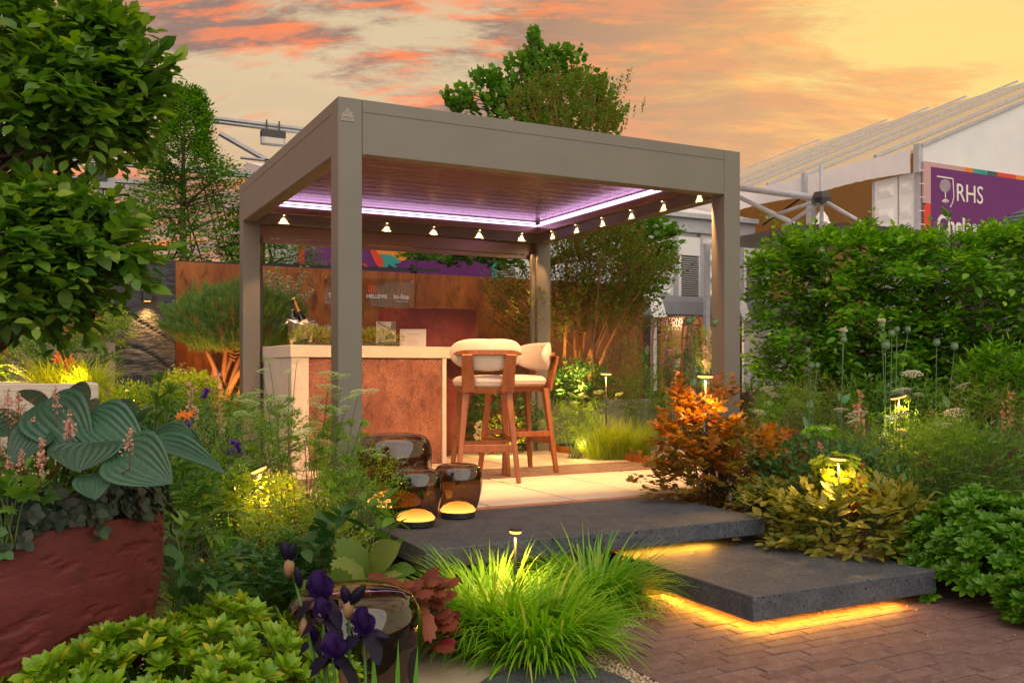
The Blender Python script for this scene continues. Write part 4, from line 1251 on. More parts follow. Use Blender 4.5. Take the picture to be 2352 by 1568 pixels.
# purple banner on the marquee front
YR = MYf - .16
rb = thing('show_banner', 'large purple banner with white RHS Chelsea lettering and a tree emblem', 'banner', (MX, YR, 0)); ro = Vector(rb.location)
def rpoly(pts, m, dy, name):
    b = MB(); b.o = ro; b.prism([PY(x, y, YR - dy) for x, y in pts], (0, .004, 0)); return b.build(name, m, rb)
x0 = 2122
def et(px): return 370.5 + (px - 2122) * .1345      # slanting seen top edge of the banner
b = MB(); b.o = ro
a = PY(2138, 383, YR); c_ = PY(2700, 700, YR); b.box(a.x, c_.x, YR, YR + .03, 0, a.z); b.build('banner_sheet', M['purple'], rb)
zt1, zt0 = PY(2122, 370, YR).z, a.z
def rx_(px): return PY(px, 450, YR).x
b = MB(); b.o = ro; b.box(rx_(2122), rx_(2138) - .001, YR, YR + .03, PY(2130, 467, YR).z, zt1); b.box(rx_(2138), rx_(2215), YR, YR + .03, zt0 + .001, zt1); b.build('pink_border', M['pink'], rb)
rpoly([(2122, 470), (2138, 465), (2138, 760), (2122, 760)], M['redprint'], -.001, 'red_border')
for pxa, pxb, mm in ((2215, 2235, 'orangeprint'), (2235, 2268, 'teal'), (2268, 2290, 'dteal'), (2290, 2333, 'redprint'), (2333, 2372, 'orangeprint'), (2372, 2600, 'teal')):
    b = MB(); b.o = ro; b.box(rx_(pxa) + .001, rx_(pxb), YR, YR + .03, zt0 + .001, zt1); b.build('colour_border', M[mm], rb)
b = MB(); b.o = ro; b.bar(PY(2114, 370, YR + .1), PY(2114, 640, YR + .1), .07, .07, (1, 0, 0)); b.build('corner_pole', M['steel'], rb)
b = MB(); b.o = ro
for k in range(7):
    p_ = PY(2118, 392 + 31 * k, YR - .01); b.box(p_.x - .06, p_.x + .06, YR - .012, YR - .006, p_.z, p_.z + .012)
b.build('lacing', M['letter'], rb)
def rtext(s_, px, py, hpx, sx=1.0, off=0.0, dy=.004):
    p_ = PY(px, py, YR - dy); d_ = fx * p_.x + fy * p_.y
    return text(s_, p_, hpx / F * d_ / .70, M['letter'], 'lettering', rb, 0, .003, 'LEFT', sx, off)
rtext('RHS', 2195, 461, 41, .93, 0.0)
rtext('Chelsea', 2152, 534, 42, .86, .012)
rtext('Flower Show', 2152, 590, 40, .86, .012)
# emblem: shield line and tree
b = MB(); b.o = ro
def rl(pts, w_=.016):
    for i in range(len(pts) - 1): b.bar(PY(*pts[i], YR - .006), PY(*pts[i + 1], YR - .006), w_, .004, (0, 1, 0), w_ * .9)
b2pts = [(2153, 405), (2189, 410.5), (2191, 452), (2189, 462), (2186, 470), (2183, 475)]
def ribbon(pts, w_=.02):
    P_ = [PY(x, y, YR - .006) for x, y in pts]
    for i in range(len(P_) - 1):
        d_ = (P_[i + 1] - P_[i]).normalized(); n_ = Vector((-d_.z, 0, d_.x)) * w_ / 2; e0 = P_[i] - d_ * w_ * .3; e1 = P_[i + 1] + d_ * w_ * .3
        b.prism([e0 - n_, e1 - n_, e1 + n_, e0 + n_], (0, .003, 0))
ribbon(b2pts)
ribbon([(2171.5, 441), (2171.8, 456)], .024)
for k in range(9):
    a_k = -1.1 + 2.2 * k / 8; ribbon([(2171.8, 455), (2171.8 + 9 * math.sin(a_k), 457 + 6 * abs(math.cos(a_k)) + 3)], .008)
for k in range(110):
    r_ = 13.0 * math.sqrt((k + .5) / 110); a_k = k * 2.39996
    cx_, cy_ = 2171 + r_ * math.cos(a_k) * .98, 426.5 + r_ * math.sin(a_k) * 1.15
    o0 = math.atan2(math.sin(a_k), math.cos(a_k)); l_ = 1.3; w2 = .7
    P_ = PY(cx_, cy_, YR - .006); sc_ = .0072
    q_ = [(l_, 0), (0, w2), (-l_, 0), (0, -w2)]
    b.prism([P_ + Vector(((x * math.cos(-o0) - z * math.sin(-o0)) * sc_ * 1.15, 0, (x * math.sin(-o0) + z * math.cos(-o0)) * sc_ * 1.15)) for x, z in q_], (0, .003, 0))
b.build('tree_emblem', M['letter'], rb)

# slate turret roof at the far right
tp = PY(2362, 470, 9.0); tr = thing('slate_turret', 'corner of a blue grey slate turret roof at the right edge', 'roof', (tp.x + .12, tp.y, 0)); zt_ = tp.z
n = 12; R0, hh = 1.05, .62
def turr(u, a, lift=0): r_ = .06 + R0 * u; return Vector(((r_ + lift) * math.cos(a), (r_ + lift) * math.sin(a), zt_ - hh * u + lift * .7))
rows = 7
tiles = 0
q = MB(); q.lathe([(.03, zt_ + .02 - .0), (.055, zt_ - .01), (.20, zt_ - .09), (R0 + .02, zt_ - hh - .03), (.02, zt_ - hh - .04)], 24); q.build('roof_core', M['dark'], tr)
q = MB(); q.lathe([(.001, zt_ + .03), (.05, zt_ + .01), (.22, zt_ - .085), (.23, zt_ - .10)], 24); q.build('lead_cap', M['slate'], tr, smooth=True)
for rw in range(rows):
    u0, u1 = .14 + (1.0 - .14) * rw / rows, .14 + (1.0 - .14) * (rw + 1.08) / rows
    m_ = 10 + rw * 5
    for k in range(m_):
        a0 = 2 * math.pi * (k + .5 * (rw % 2)) / m_ + .02; a1 = a0 + 2 * math.pi / m_ - .03 / (u0 + .3)
        am = (a0 + a1) / 2
        if math.cos(am - math.atan2(-tp.y, -tp.x)) < .1: continue
        b = MB(); b.add([turr(u0, a0, .008), turr(u0, a1, .008), turr(u1, a1, .022), turr(u1, a0, .022), turr(u0, a0), turr(u0, a1), turr(u1, a1, .008), turr(u1, a0, .008)],
                        [(0, 3, 2, 1), (3, 7, 6, 2), (0, 4, 7, 3), (1, 2, 6, 5)]); b.build('slate_tile', M['slate'], tr); tiles += 1
MB().lathe([(R0 * .5, zt_ - hh - .05), (R0 * .5, 0)], 24).build('turret_wall', M['awning'], tr)

# steel frame of the pavilion, upper left
YF = 15.0
pv = thing('pavilion_frame', 'bare grey steel roof frame of a pavilion against the sunset at the left', 'steel frame', PY(320, 849, YF)); pv.location.z = 0
vo = Vector(pv.location)
def beam(x0, y0, x1, y1, wpx, name='frame_beam', m=M['steel'], Y=YF):
    w_ = wpx / F * 16; b = MB(); b.o = vo; b.bar(PY(x0, y0, Y), PY(x1, y1, Y), .12, w_); return b.build(name, m, pv)
beam(200, 236, 720, 300, 5); beam(200, 243, 720, 309, 3)
beam(-60, 340, 640, 405, 7); beam(-60, 348, 640, 413, 3)
beam(504, 306, 640, 384, 7, 'frame_brace'); beam(300, 262, 232, 352, 6, 'frame_brace')
beam(30, 398, 240, 412, 4, 'cross_beam'); beam(235, 413, 330, 420, 8, 'cross_beam'); beam(553, 362, 640, 372, 3, 'cross_beam')
beam(40, 412, 225, 425, 2, 'cross_beam')
b = MB(); b.o = vo; b.tube([PY(228, 358, YF), PY(228, 470, YF)], .018, 5); b.build('hanging_cable', M['dark'], pv)
b = MB(); b.o = vo; b.tube([PY(236, 358, YF), PY(236, 470, YF)], .018, 5); b.build('hanging_cable', M['dark'], pv)
p_ = PY(230, 418, YF - .1); t = thing('junction_box', 'small grey box hanging on cables between the left trees', 'junction box', p_)
MB().box(-.20, .20, -.1, .1, -.10, 0).build('box_tray', M['steel'], t); MB().box(-.09, .09, -.12, .08, .001, .16).build('box_body', M['dark'], t)
MB().box(-.03, .03, -.03, .03, -.32, -.101).build('lead_clip', M['steel'], t)
p_ = PY(627, 320, YF - .1); t = thing('floodlight', 'unlit floodlight hanging from the pavilion frame left of the pergola', 'floodlight', p_)
MB().box(-.19, .19, -.06, .06, -.10, .11).build('floodlight_body', M['steel'], t, bevel=.01)
MB().box(-.19, .19, -.07, .06, .02, .13).build('floodlight_hood', M['dark'], t)
MB().box(-.15, .15, -.066, -.061, -.085, .01).build('glass_front', mat('frosted_front', (.55, .50, .42), rough=.3), t)
for s_ in (-1, 1): MB().box(s_ * .10 - .01, s_ * .10 + .01, -.01, .01, .131, .30).build('hanging_bracket', M['dark'], t)
o = MB().box(-.2, .2, -.2, .2, 0, 9).build('steel_column', M['steel']); o.location = BD(-22, 12, 0); tag(o, 'tall blue grey column at the extreme left edge', 'column')

# ================================================================== PATH LIGHTS
def path_light(label, px, py, d, gz, headpx=36, tilt=0.0, tdir=0.0, base_px=None, power=7, flip=False):
    top = VD(px, py, d); bx = BD(base_px if base_px else px, d, gz)
    t = thing('path_light', label, 'path light', bx, 0, 'slim warm path lights among the plants')
    rel = top - bx; r_ = headpx / 2 / F * d
    MB().tube([(0, 0, 0), rel * .5, rel + Vector((0, 0, -.004))], .0065, 8).build('stake', M['dark'], t, smooth=True)
    q = Matrix.Rotation(tdir, 4, 'Z') @ Matrix.Rotation(tilt, 4, 'Y')
    h = MB().lathe([(.001, .010), (r_ * .9, .010), (r_, .006), (r_, -.001), (r_ * .93, -.003)], 28, M=q.to_3x3()).build('lamp_head', M['dark'], t, smooth=False)
    h.location = rel
    l = MB().lathe([(r_ * .92, -.0035), (r_ * .88, -.014), (r_ * .5, -.018), (.001, -.019)], 28, M=q.to_3x3()).build('diffuser', M['lamp'], h, smooth=True)
    nrm = q.to_3x3() @ Vector((0, 0, -1))
    sp_ = spot((0, 0, 0), nrm, power, (1, .50, .10), 165, .8, .03); sp_.parent = h; sp_.location = nrm * .03
    return t
PLS = [('tall path light standing in the orange leaved shrub', 1620, 862, 6.15, -.05, 38, R(3), 0, 1626, 14),
       ('path light low among the red spires at the right of the steps', 1925, 1051, 5.35, -.25, 38, R(5), 0, 1937, 14),
       ('tilted path light under the white umbels in the right bed', 2063, 909, 6.3, -.10, 38, R(-16), R(-27), 2070, 16),
       ('distant path light in front of the low retaining wall', 1392, 857, 9.0, .0, 27, R(2), 0, 1392, 14),
       ('path light rising from the bright green grass clumps', 1184, 1217, 4.35, -.33, 30, R(3), 0, 1181, 9),
       ('brighter of the two tilted path lights left of the white umbels', 593, 1076, 4.7, -.2, 40, R(-24), R(-27), 600, 15),
       ('smaller tilted path light at the left edge of the umbel plants', 538, 1097, 4.85, -.2, 32, R(-20), R(-27), 543, 10),
       ('path light glowing in front of the dark stone wall', 287, 894, 7.2, -.02, 27, R(-8), R(-27), 290, 16)]
for L in PLS: path_light(*L)
# ================================================================== PLANT TOOLS
def leaf_tpl(w=.5, n=4, fold=.18, curl=.12, pw=.8, tip=1.0, wave=0.0):
    """leaf along +Y, length 1, normal +Z, folded along the midrib"""
    v = [(0, 0, 0)]
    for i in range(1, n + 1):
        t = i / (n + 1); hw = w / 2 * math.sin(math.pi * t ** pw) ** tip; z = -curl * t * t + curl * .35 * t
        wv = wave * math.sin(t * 9)
        v += [(-hw, t, z + hw * fold + wv), (0, t, z), (hw, t, z + hw * fold - wv)]
    v.append((0, 1, -curl * .65)); f = [(0, 2, 1), (0, 3, 2)]
    for i in range(n - 1):
        a = 1 + 3 * i; f += [(a, a + 1, a + 4, a + 3), (a + 1, a + 2, a + 5, a + 4)]
    a = 1 + 3 * (n - 1); f += [(a, a + 1, len(v) - 1), (a + 1, a + 2, len(v) - 1)]
    return v, f


def lobed_tpl(pts, dome=.08):
    """outline given as (angle from tip in degrees, radius), petiole at the origin, centre at (0, .42)"""
    v = [(0, .42, dome)]; ring = [(0.0, 0.0)]
    out = []
    for a, r in pts: out.append((r * math.sin(R(a)), .42 + r * math.cos(R(a))))
    full = [(-x, y) for x, y in out[::-1] if x > 1e-6] + out
    full = [(0, 0.05)] + full if full[0][1] > 0.06 else full
    v += [(x, y, -.10 * (x * x + (y - .42) ** 2) * 2) for x, y in full]
    n = len(full)
    f = [(0, 1 + (i + 1) % n, 1 + i) for i in range(n)]
    return v, f
T_OVAL = leaf_tpl(.56, 3); T_OVAL1 = leaf_tpl(.55, 1, .2, .1); T_ROUND = leaf_tpl(.92, 3, .12, .10, .75, .7); T_ROUND1 = leaf_tpl(.85, 2, .15, .1, .8, .7)
T_NARROW = leaf_tpl(.22, 3, .2, .25); T_NEEDLE = leaf_tpl(.09, 1, 0, .05); T_OBOV = leaf_tpl(.40, 4, .25, .16, 1.5, .6)
T_BIG = leaf_tpl(.62, 5, .22, .2, .8, 1, .01)
T_MAPLE = lobed_tpl([(0, .58), (14, .36), (24, .30), (44, .52), (58, .33), (75, .28), (98, .44), (120, .30), (150, .38)])
T_STAR = lobed_tpl([(0, .58), (18, .22), (50, .5), (70, .2), (105, .42), (130, .22)])
T_SERR = lobed_tpl([(0, .6), (8, .50), (14, .5), (20, .36), (30, .30), (38, .50), (46, .46), (52, .48), (60, .30), (72, .28), (82, .46), (92, .42), (98, .44), (112, .30), (140, .36)], .05)


def unit(a): return a / np.maximum(np.linalg.norm(a, axis=-1, keepdims=True), 1e-9)


def frames(Dv, Nv):
    y = unit(Dv); x = unit(np.cross(y, Nv)); z = np.cross(x, y)
    return np.stack([x, y, z], -1)


class Fol:
    def __init__(s): s.T = []; s.D = []; s.N = []; s.S = []

    def put(s, T, D, N, S_): s.T.append(T); s.D.append(D); s.N.append(N); s.S.append(S_)

    def sprays(s, P, O, k, L, sz, droop=.1, side=.85, jit=.25):
        P = np.asarray(P); O = unit(np.asarray(O)); n = len(P)
        L = np.broadcast_to(np.asarray(L, float), (n,))
        up = np.array([0, 0, 1.0]); sd = unit(np.cross(O, up) + 1e-4)
        for j in range(k):
            t = (j + .6) / k; sg = 1 if j % 2 else -1
            pos = P + O * (L * t)[:, None]; pos[:, 2] -= droop * L * t * t
            d = O * .55 + sd * side * sg + rng.normal(0, jit, (n, 3))
            if j == k - 1: d = O + rng.normal(0, .15, (n, 3))
            nn = up + O * .25 + rng.normal(0, .30, (n, 3))
            s.put(pos, unit(d), unit(nn), sz * rng.uniform(.65, 1.15, n) * (1 - .25 * (t > .8)))
        return s

    def whorls(s, P, O, k, sz, open_=.75, layers=1):
        P = np.asarray(P); O = unit(np.asarray(O)); n = len(P)
        a = unit(np.cross(O, rng.normal(size=(n, 3)))); b = np.cross(O, a)
        for l in range(layers):
            for j in range(k):
                an = 2 * math.pi * (j + .5 * l) / k + rng.normal(0, .15, n)
                r = a * np.cos(an)[:, None] + b * np.sin(an)[:, None]
                op = open_ * (1 - .45 * l) * rng.uniform(.8, 1.2, n)[:, None]
                d = O * (1 - op * .55) + r * op; nn = O * op - r * (1 - op * .55) + 1e-3
                s.put(P + O * (l * .12 * sz), unit(d), unit(nn + rng.normal(0, .1, (n, 3))), sz * rng.uniform(.75, 1.1, n) * (1 - .2 * l))
        return s

    def scatter(s, P, sz, up=.6, outward=None, jit=1.0):
        P = np.asarray(P); n = len(P); d = rng.normal(size=(n, 3)) * jit
        if outward is not None: d = d + np.asarray(outward) * .9
        nn = rng.normal(size=(n, 3)) * (1 - up) + np.array([0, 0, up])
        s.put(P, unit(d), unit(nn), sz * rng.uniform(.6, 1.2, n)); return s

    def get(s): return np.concatenate(s.T), np.concatenate(s.D), np.concatenate(s.N), np.concatenate(s.S)


CAMP = np.array([0, 0, EYE])


def in_view(T, pad=40):
    r = T - CAMP; d = r[:, 0] * fx + r[:, 1] * fy; d = np.maximum(d, .05)
    px = CX + (r[:, 0] * rx + r[:, 1] * ry) / d * F; py = HY - r[:, 2] / d * F
    return (px > -pad) & (px < 2352 + pad) & (py > -pad) & (py < 1568 + pad), d


def leaves(root, fol, tpl, m, parts=0, name='leaf', stuff='foliage', part_tpl=None, cull=True):
    """the nearest `parts` leaves become objects, the rest one joined part"""
    T, Dv, N, S_ = fol.get() if isinstance(fol, Fol) else fol
    inv, d = in_view(T, 160)
    if cull:
        k = inv | (rng.random(len(T)) < .25); T, Dv, N, S_, inv, d = T[k], Dv[k], N[k], S_[k], inv[k], d[k]
    Rm = frames(Dv, N); O_ = np.array(root.matrix_world.translation if False else root.location)
    if parts:
        # hidden leaves deep inside the crown score lower than the front ones
        dd = np.linalg.norm(T - CAMP, axis=1); fr = (dd - dd.min()) / max(1e-6, np.ptp(dd))
        sc = S_ / d * (1.25 - fr) * inv; idx = np.argsort(-sc)[:parts]
        me = bpy.data.meshes.new(name); v, f = part_tpl or tpl; me.from_pydata(v, [], f)
        me.polygons.foreach_set('use_smooth', [True] * len(f)); me.materials.append(m); me.update()
        new, lk = bpy.data.objects.new, C.objects.link
        for i in idx:
            o = new(name, me); lk(o); o.parent = root
            mt = Matrix(Rm[i].tolist()).to_4x4() @ Matrix.Scale(float(S_[i]), 4); mt.translation = Vector(T[i] - O_); o.matrix_local = mt
        keep = np.ones(len(T), bool); keep[idx] = False
        T, Rm, S_ = T[keep], Rm[keep], S_[keep]
    if len(T):
        return inst(tpl[0], tpl[1], Rm, T, S_, rng.random(len(T)), stuff, m, root, 'stuff', origin=O_)


def ell(n, c, r, shell=.5, zmin=None):
    """points in an ellipsoid, crowded towards its skin; also the outward directions"""
    c = np.array(c, float); r = np.array(r, float) if np.ndim(r) else np.array([r, r, r], float)
    q = unit(rng.normal(size=(n, 3))); u = rng.random(n) ** (1 / 3) * (1 - shell) + shell * rng.uniform(.8, 1.05, n)
    # lumpy skin
    lump = np.array([noise.noise(Vector((*(a * 2.6),)) + Vector(c.tolist())) for a in q]) * .28 + 1
    P = q * (u * lump)[:, None] * r; O = unit(q / r)
    if zmin is not None:
        k = P[:, 2] + c[2] > zmin; P, O = P[k], O[k]
    return P + c, O


def bez(a, b, c, n=8): return [a * (1 - t) ** 2 + b * 2 * t * (1 - t) + c * t * t for t in [i / n for i in range(n + 1)]]


def limbs(root, trunk, r0, tips, m=None, name='branch', k=40, r1=.006, hook=.35):
    """curved branches from points along the trunk to some of the crown's tips"""
    O_ = Vector(root.location); mb = MB(); idx = rng.choice(len(tips), min(k, len(tips)), replace=False)
    for i in idx:
        t = Vector(tips[i]); j = random.randint(len(trunk) // 3, len(trunk) - 1); a = Vector(trunk[j])
        for q in range(len(trunk) - 1, len(trunk) // 3, -1):
            if trunk[q][2] < t.z - .15 * (t - Vector(trunk[q])).length: a = Vector(trunk[q]); j = q; break
        mid = (a + t) / 2 + Vector((random.uniform(-.1, .1), random.uniform(-.1, .1), hook * (t - a).length * .25)); p = bez(a, mid, t, 6)
        rr_ = r0 * .45 * (1 - j / len(trunk) * .5)
        mb.tube([q - O_ for q in p], [rr_ + (r1 - rr_) * (i_ / 6) ** .7 for i_ in range(7)], 5)
    if mb.v: tag(mb.build(name, m or M['bark'], root, smooth=True), kind='stuff')


def trunk_path(a, b, bend=.05, n=8):
    a, b = Vector(a), Vector(b); pts = []
    ph = random.uniform(0, 6)
    for i in range(n + 1):
        t = i / n; p = a.lerp(b, t); p.x += bend * math.sin(t * 5 + ph); p.y += bend * math.cos(t * 4 + ph); pts.append(p)
    pts[0] = a; return pts


def trunk(root, pts, r0, r1, m=None, name='trunk'):
    O_ = Vector(root.location); n = len(pts)
    MB().tube([p - O_ for p in pts], [r0 + (r1 - r0) * i / (n - 1) for i in range(n)], 9).build(name, m or M['bark'], root, smooth=True)


def blades(root, base, n, hgt, lean, bend, width, m, spread=.1, K=6, name='blades', seed=None, az=None, twist=True, top=None):
    """grass: every blade one curved strip"""
    O_ = np.array(root.location); base = np.asarray(base, float)
    a = rng.uniform(0, 2 * math.pi, n) if az is None else rng.normal(az[0], az[1], n)
    rad = spread * np.sqrt(rng.random(n)); off = np.stack([np.cos(a) * rad, np.sin(a) * rad, np.zeros(n)], 1)
    if base.ndim == 1: B = base + off
    else: B = base[rng.integers(0, len(base), n)] + off
    L = hgt * rng.uniform(.55, 1.1, n); th = np.abs(rng.normal(lean, lean * .5, n)); bd = bend * rng.uniform(.5, 1.3, n)
    w = width * rng.uniform(.7, 1.2, n)
    hd = np.stack([np.cos(a + rng.normal(0, .3, n)), np.sin(a), np.zeros(n)], 1); hd = unit(hd); sd = np.stack([-hd[:, 1], hd[:, 0], np.zeros(n)], 1)
    P = [B]; ang = th.copy()
    for i in range(K):
        ang = th + bd * ((i + 1) / K) ** 1.3
        st = (hd * np.sin(ang)[:, None] + np.array([0, 0, 1.0]) * np.cos(ang)[:, None]) * (L / K)[:, None]
        P.append(P[-1] + st)
    V_ = []
    for i, p in enumerate(P):
        t = i / K; ww = w * (min(1, .5 + t * 2.0)) * (1 - t ** 2.5) + .0002
        V_ += [p - sd * (ww / 2)[:, None], p + sd * (ww / 2)[:, None]]
    V_ = np.stack(V_, 1) - O_
    nv = 2 * (K + 1); tf = np.array([(2 * i, 2 * i + 1, 2 * i + 3, 2 * i + 2) for i in range(K)])
    F_ = (tf[None] + (np.arange(n) * nv)[:, None, None]).reshape(-1, 4)
    me = bpy.data.meshes.new(name); me.vertices.add(n * nv); me.vertices.foreach_set('co', V_.reshape(-1).astype(np.float32))
    me.loops.add(F_.size); me.loops.foreach_set('vertex_index', F_.ravel().astype(np.int32))
    me.polygons.add(len(F_)); me.polygons.foreach_set('loop_start', np.arange(0, F_.size, 4, dtype=np.int32)); me.polygons.foreach_set('loop_total', np.full(len(F_), 4, np.int32))
    me.polygons.foreach_set('use_smooth', np.ones(len(F_), bool))
    at = me.attributes.new('rnd', 'FLOAT', 'POINT'); at.data.foreach_set('value', np.repeat(rng.random(n), nv).astype(np.float32))
    me.update(); me.materials.append(m); o = link(name, me, root); o['kind'] = 'stuff'; return o


def stems(root, paths, r=.003, m=None, name='stems', n=5, r1=None):
    O_ = Vector(root.location); mb = MB()
    for p in paths: mb.tube([Vector(q) - O_ for q in p], [r + ((r1 or r * .5) - r) * i / (len(p) - 1) for i in range(len(p))], n)
    return tag(mb.build(name, m or M['stem'], root, smooth=True), kind='stuff')


# leaf materials -----------------------------------------------------
LM = {}
LM['hawth'] = leafmat('broad_green_leaf', (.030, .085, .012), (.085, .160, .014), .38, .40, (.13, .20, .02))
LM['hornbeam'] = leafmat('hornbeam_leaf', (.030, .095, .010), (.070, .160, .014), .42, .38, (.12, .22, .02))
LM['hedge'] = leafmat('hedge_leaf', (.026, .100, .006), (.100, .220, .010), .40, .42, (.17, .30, .015))
LM['katsura'] = leafmat('round_green_leaf', (.035, .105, .014), (.085, .17, .02), .45, .4)
LM['amel'] = leafmat('small_olive_leaf', (.055, .085, .012), (.09, .115, .016), .5, .35, (.16, .05, .02))
LM['pitto'] = leafmat('glossy_yellow_green_leaf', (.060, .145, .005), (.135, .225, .008), .34, .30, (.24, .24, .012), .45)
LM['pitto2'] = leafmat('glossy_mid_green_leaf', (.026, .095, .006), (.065, .165, .009), .34, .28, None, .4)
LM['lime'] = leafmat('lime_grass', (.075, .20, .006), (.15, .30, .010), .5, .4, (.26, .30, .05))
LM['lime2'] = leafmat('fresh_green_grass', (.05, .16, .008), (.10, .23, .012), .5, .4, (.20, .25, .04))
LM['green'] = leafmat('mid_green_leaf', (.035, .095, .014), (.08, .155, .018), .5, .35)
LM['dgreen'] = leafmat('deep_green_leaf', (.015, .06, .016), (.035, .095, .022), .42, .25)
LM['feather'] = leafmat('feathery_leaf', (.06, .14, .010), (.13, .22, .012), .55, .4)
LM['bronze'] = leafmat('bronze_feathery_leaf', (.085, .085, .022), (.13, .13, .030), .6, .4)
LM['hosta'] = None
LM['orange'] = leafmat('orange_leaf', (.20, .075, .008), (.16, .095, .010), .42, .42, (.22, .050, .010))
LM['orange2'] = leafmat('orange_green_leaf', (.085, .080, .010), (.17, .075, .010), .45, .35, (.06, .095, .010))
LM['ajuga'] = leafmat('dark_purple_green_leaf', (.012, .028, .018), (.028, .028, .026), .42, .10, (.03, .08, .02), .35)
LM['heuch'] = leafmat('coral_leaf', (.10, .026, .018), (.15, .048, .020), .5, .3, (.15, .012, .022))
LM['actaea'] = leafmat('olive_bronze_leaf', (.085, .10, .014), (.15, .14, .018), .4, .28, (.06, .11, .012))
LM['silver'] = leafmat('silver_leaf', (.20, .25, .15), (.27, .31, .20), .7, .3)
LM['pine'] = leafmat('pine_needle', (.050, .115, .025), (.10, .17, .035), .55, .25)
LM['variegated'] = leafmat('cream_edged_leaf', (.24, .26, .05), (.34, .33, .08), .6, .35, (.12, .17, .03))
LM['yellow'] = leafmat('yellow_green_leaf', (.20, .26, .012), (.30, .33, .018), .5, .4)
LM['iris'] = leafmat('iris_blade', (.055, .17, .02), (.08, .21, .03), .4, .3)
LM['sedge'] = leafmat('olive_grass', (.085, .14, .012), (.15, .19, .02), .5, .4)
LM['thyme'] = leafmat('herb_leaf', (.075, .12, .010), (.13, .16, .012), .55, .35)
PM = {}
PM['white'] = leafmat('white_petal', (.30, .30, .22), (.40, .38, .30), .6, .4)
PM['umbel'] = leafmat('green_white_umbel', (.19, .27, .09), (.30, .36, .18), .7, .35)
PM['pink'] = leafmat('pink_petal', (.33, .13, .09), (.38, .19, .13), .6, .4)
PM['palepink'] = leafmat('pale_pink_petal', (.32, .17, .13), (.38, .25, .20), .6, .4)
PM['violet'] = leafmat('violet_petal', (.050, .012, .17), (.075, .02, .25), .5, .3)
PM['darkiris'] = leafmat('near_black_petal', (.003, .003, .009), (.006, .004, .016), .55, .12, None, .25)
PM['iristop'] = leafmat('deep_purple_petal', (.010, .003, .034), (.017, .003, .052), .6, .25, None, .25)
PM['orange'] = leafmat('orange_petal', (.42, .09, .01), (.43, .14, .015), .5, .4)
PM['red'] = leafmat('red_petal', (.38, .02, .02), (.5, .04, .03), .6, .3)
PM['maroon'] = leafmat('maroon_petal', (.10, .008, .03), (.14, .015, .04), .6, .3)
PM['lav'] = leafmat('lavender_petal', (.30, .18, .30), (.40, .25, .38), .6, .3)
PM['pod'] = leafmat('poppy_pod', (.055, .105, .05), (.075, .13, .06), .6, .1)
# ================================================================== TREES
def P3(lst): return np.array([tuple(p) for p in lst])

# near tree at the left: two flat tiers of big leaves
nt = thing('layered_tree', 'near tree at the left with two flat tiers of broad leaves and cream flower clusters', 'tree', BD(-330, 3.1, -.34))
tp_ = [Vector(nt.location), BD(-300, 3.1, .6), BD(-290, 3.05, 1.2), BD(-320, 3.05, 1.9)]
trunk(nt, tp_, .07, .045)
fo = Fol(); tips = []
TL = 1 / F
def tier(blobs, dens):
    for px, py, d, wpx, hpx, dd in blobs:
        c = VD(px, py, d); P, O = ell(dens, (0, 0, 0), (1, 1, 1), .12)
        P = P * np.array([wpx / F * d, dd, hpx / F * d]); Q = np.stack([P[:, 0] * rx + P[:, 1] * fx, P[:, 0] * ry + P[:, 1] * fy, P[:, 2]], 1)
        OO = unit(unit(Q) + rng.normal(0, .55, Q.shape)); Q = Q + np.array(c)
        fo.sprays(Q, OO, 7, .13, .060, .1, .8, .4); tips.append(Q)
tier([(50, 185, 2.9, 130, 95, .35), (-60, 150, 2.8, 150, 130, .4), (160, 225, 2.9, 90, 62, .3), (240, 190, 2.95, 60, 40, .2), (300, 165, 3.0, 16, 12, .08), (110, 75, 3.0, 60, 42, .2), (30, 300, 2.9, 120, 26, .3), (165, 305, 2.9, 95, 18, .25),
      (235, 80, 3.0, 22, 46, .1), (262, 100, 3.0, 16, 34, .08), (20, 25, 3.0, 50, 26, .2), (250, 268, 2.95, 45, 22, .2)], 60)
tier([(30, 590, 2.7, 120, 72, .35), (-70, 620, 2.6, 150, 125, .4), (115, 590, 2.7, 80, 52, .3), (185, 610, 2.75, 42, 26, .2), (50, 685, 2.7, 110, 42, .3), (245, 572, 2.75, 36, 7, .1), (115, 680, 2.7, 60, 30, .2),
      (130, 505, 2.8, 60, 18, .2), (10, 485, 2.7, 80, 32, .25), (80, 480, 2.8, 40, 18, .1), (215, 510, 2.8, 20, 14, .1)], 56)
sh_ = []
for (x0, y0, x1, y1, d_) in ((215, 170, 232, 8, 2.95), (235, 180, 268, 60, 2.95), (270, 200, 322, 78, 2.95), (290, 205, 352, 128, 2.95), (300, 225, 385, 152, 2.95), (110, 80, 118, -10, 2.95), (60, 60, 52, -15, 2.9), (180, 150, 172, 40, 3.0), (290, 250, 350, 215, 2.95), (280, 290, 340, 262, 2.95),
                             (200, 600, 385, 573, 2.75), (200, 640, 325, 655, 2.75), (200, 560, 300, 520, 2.75), (190, 540, 262, 452, 2.8), (150, 510, 195, 428, 2.8), (100, 490, 112, 412, 2.8), (50, 480, 45, 405, 2.8), (80, 720, 120, 775, 2.7), (170, 560, 262, 490, 2.75)):
    a_, c_ = VD(x0, y0, d_), VD(x1, y1, d_); q = bez(a_, (a_ + c_) / 2 + Vector((0, 0, .015)), c_, 7); sh_.append(q)
    for i in range(1, 8):
        dr = (q[i] - q[i - 1]).normalized(); fo.sprays(P3([q[i]]), np.array([tuple(dr)]), 2, .03, .066, 0, .9, .35)
tips = np.concatenate(tips)
leaves(nt, fo, leaf_tpl(.62, 2, .18, .12, .85, .8), LM['hawth'], 300, part_tpl=leaf_tpl(.62, 4, .2, .12, .85))
limbs(nt, tp_, .06, tips, M['bark'], 'branch', 70, .004, -.1)
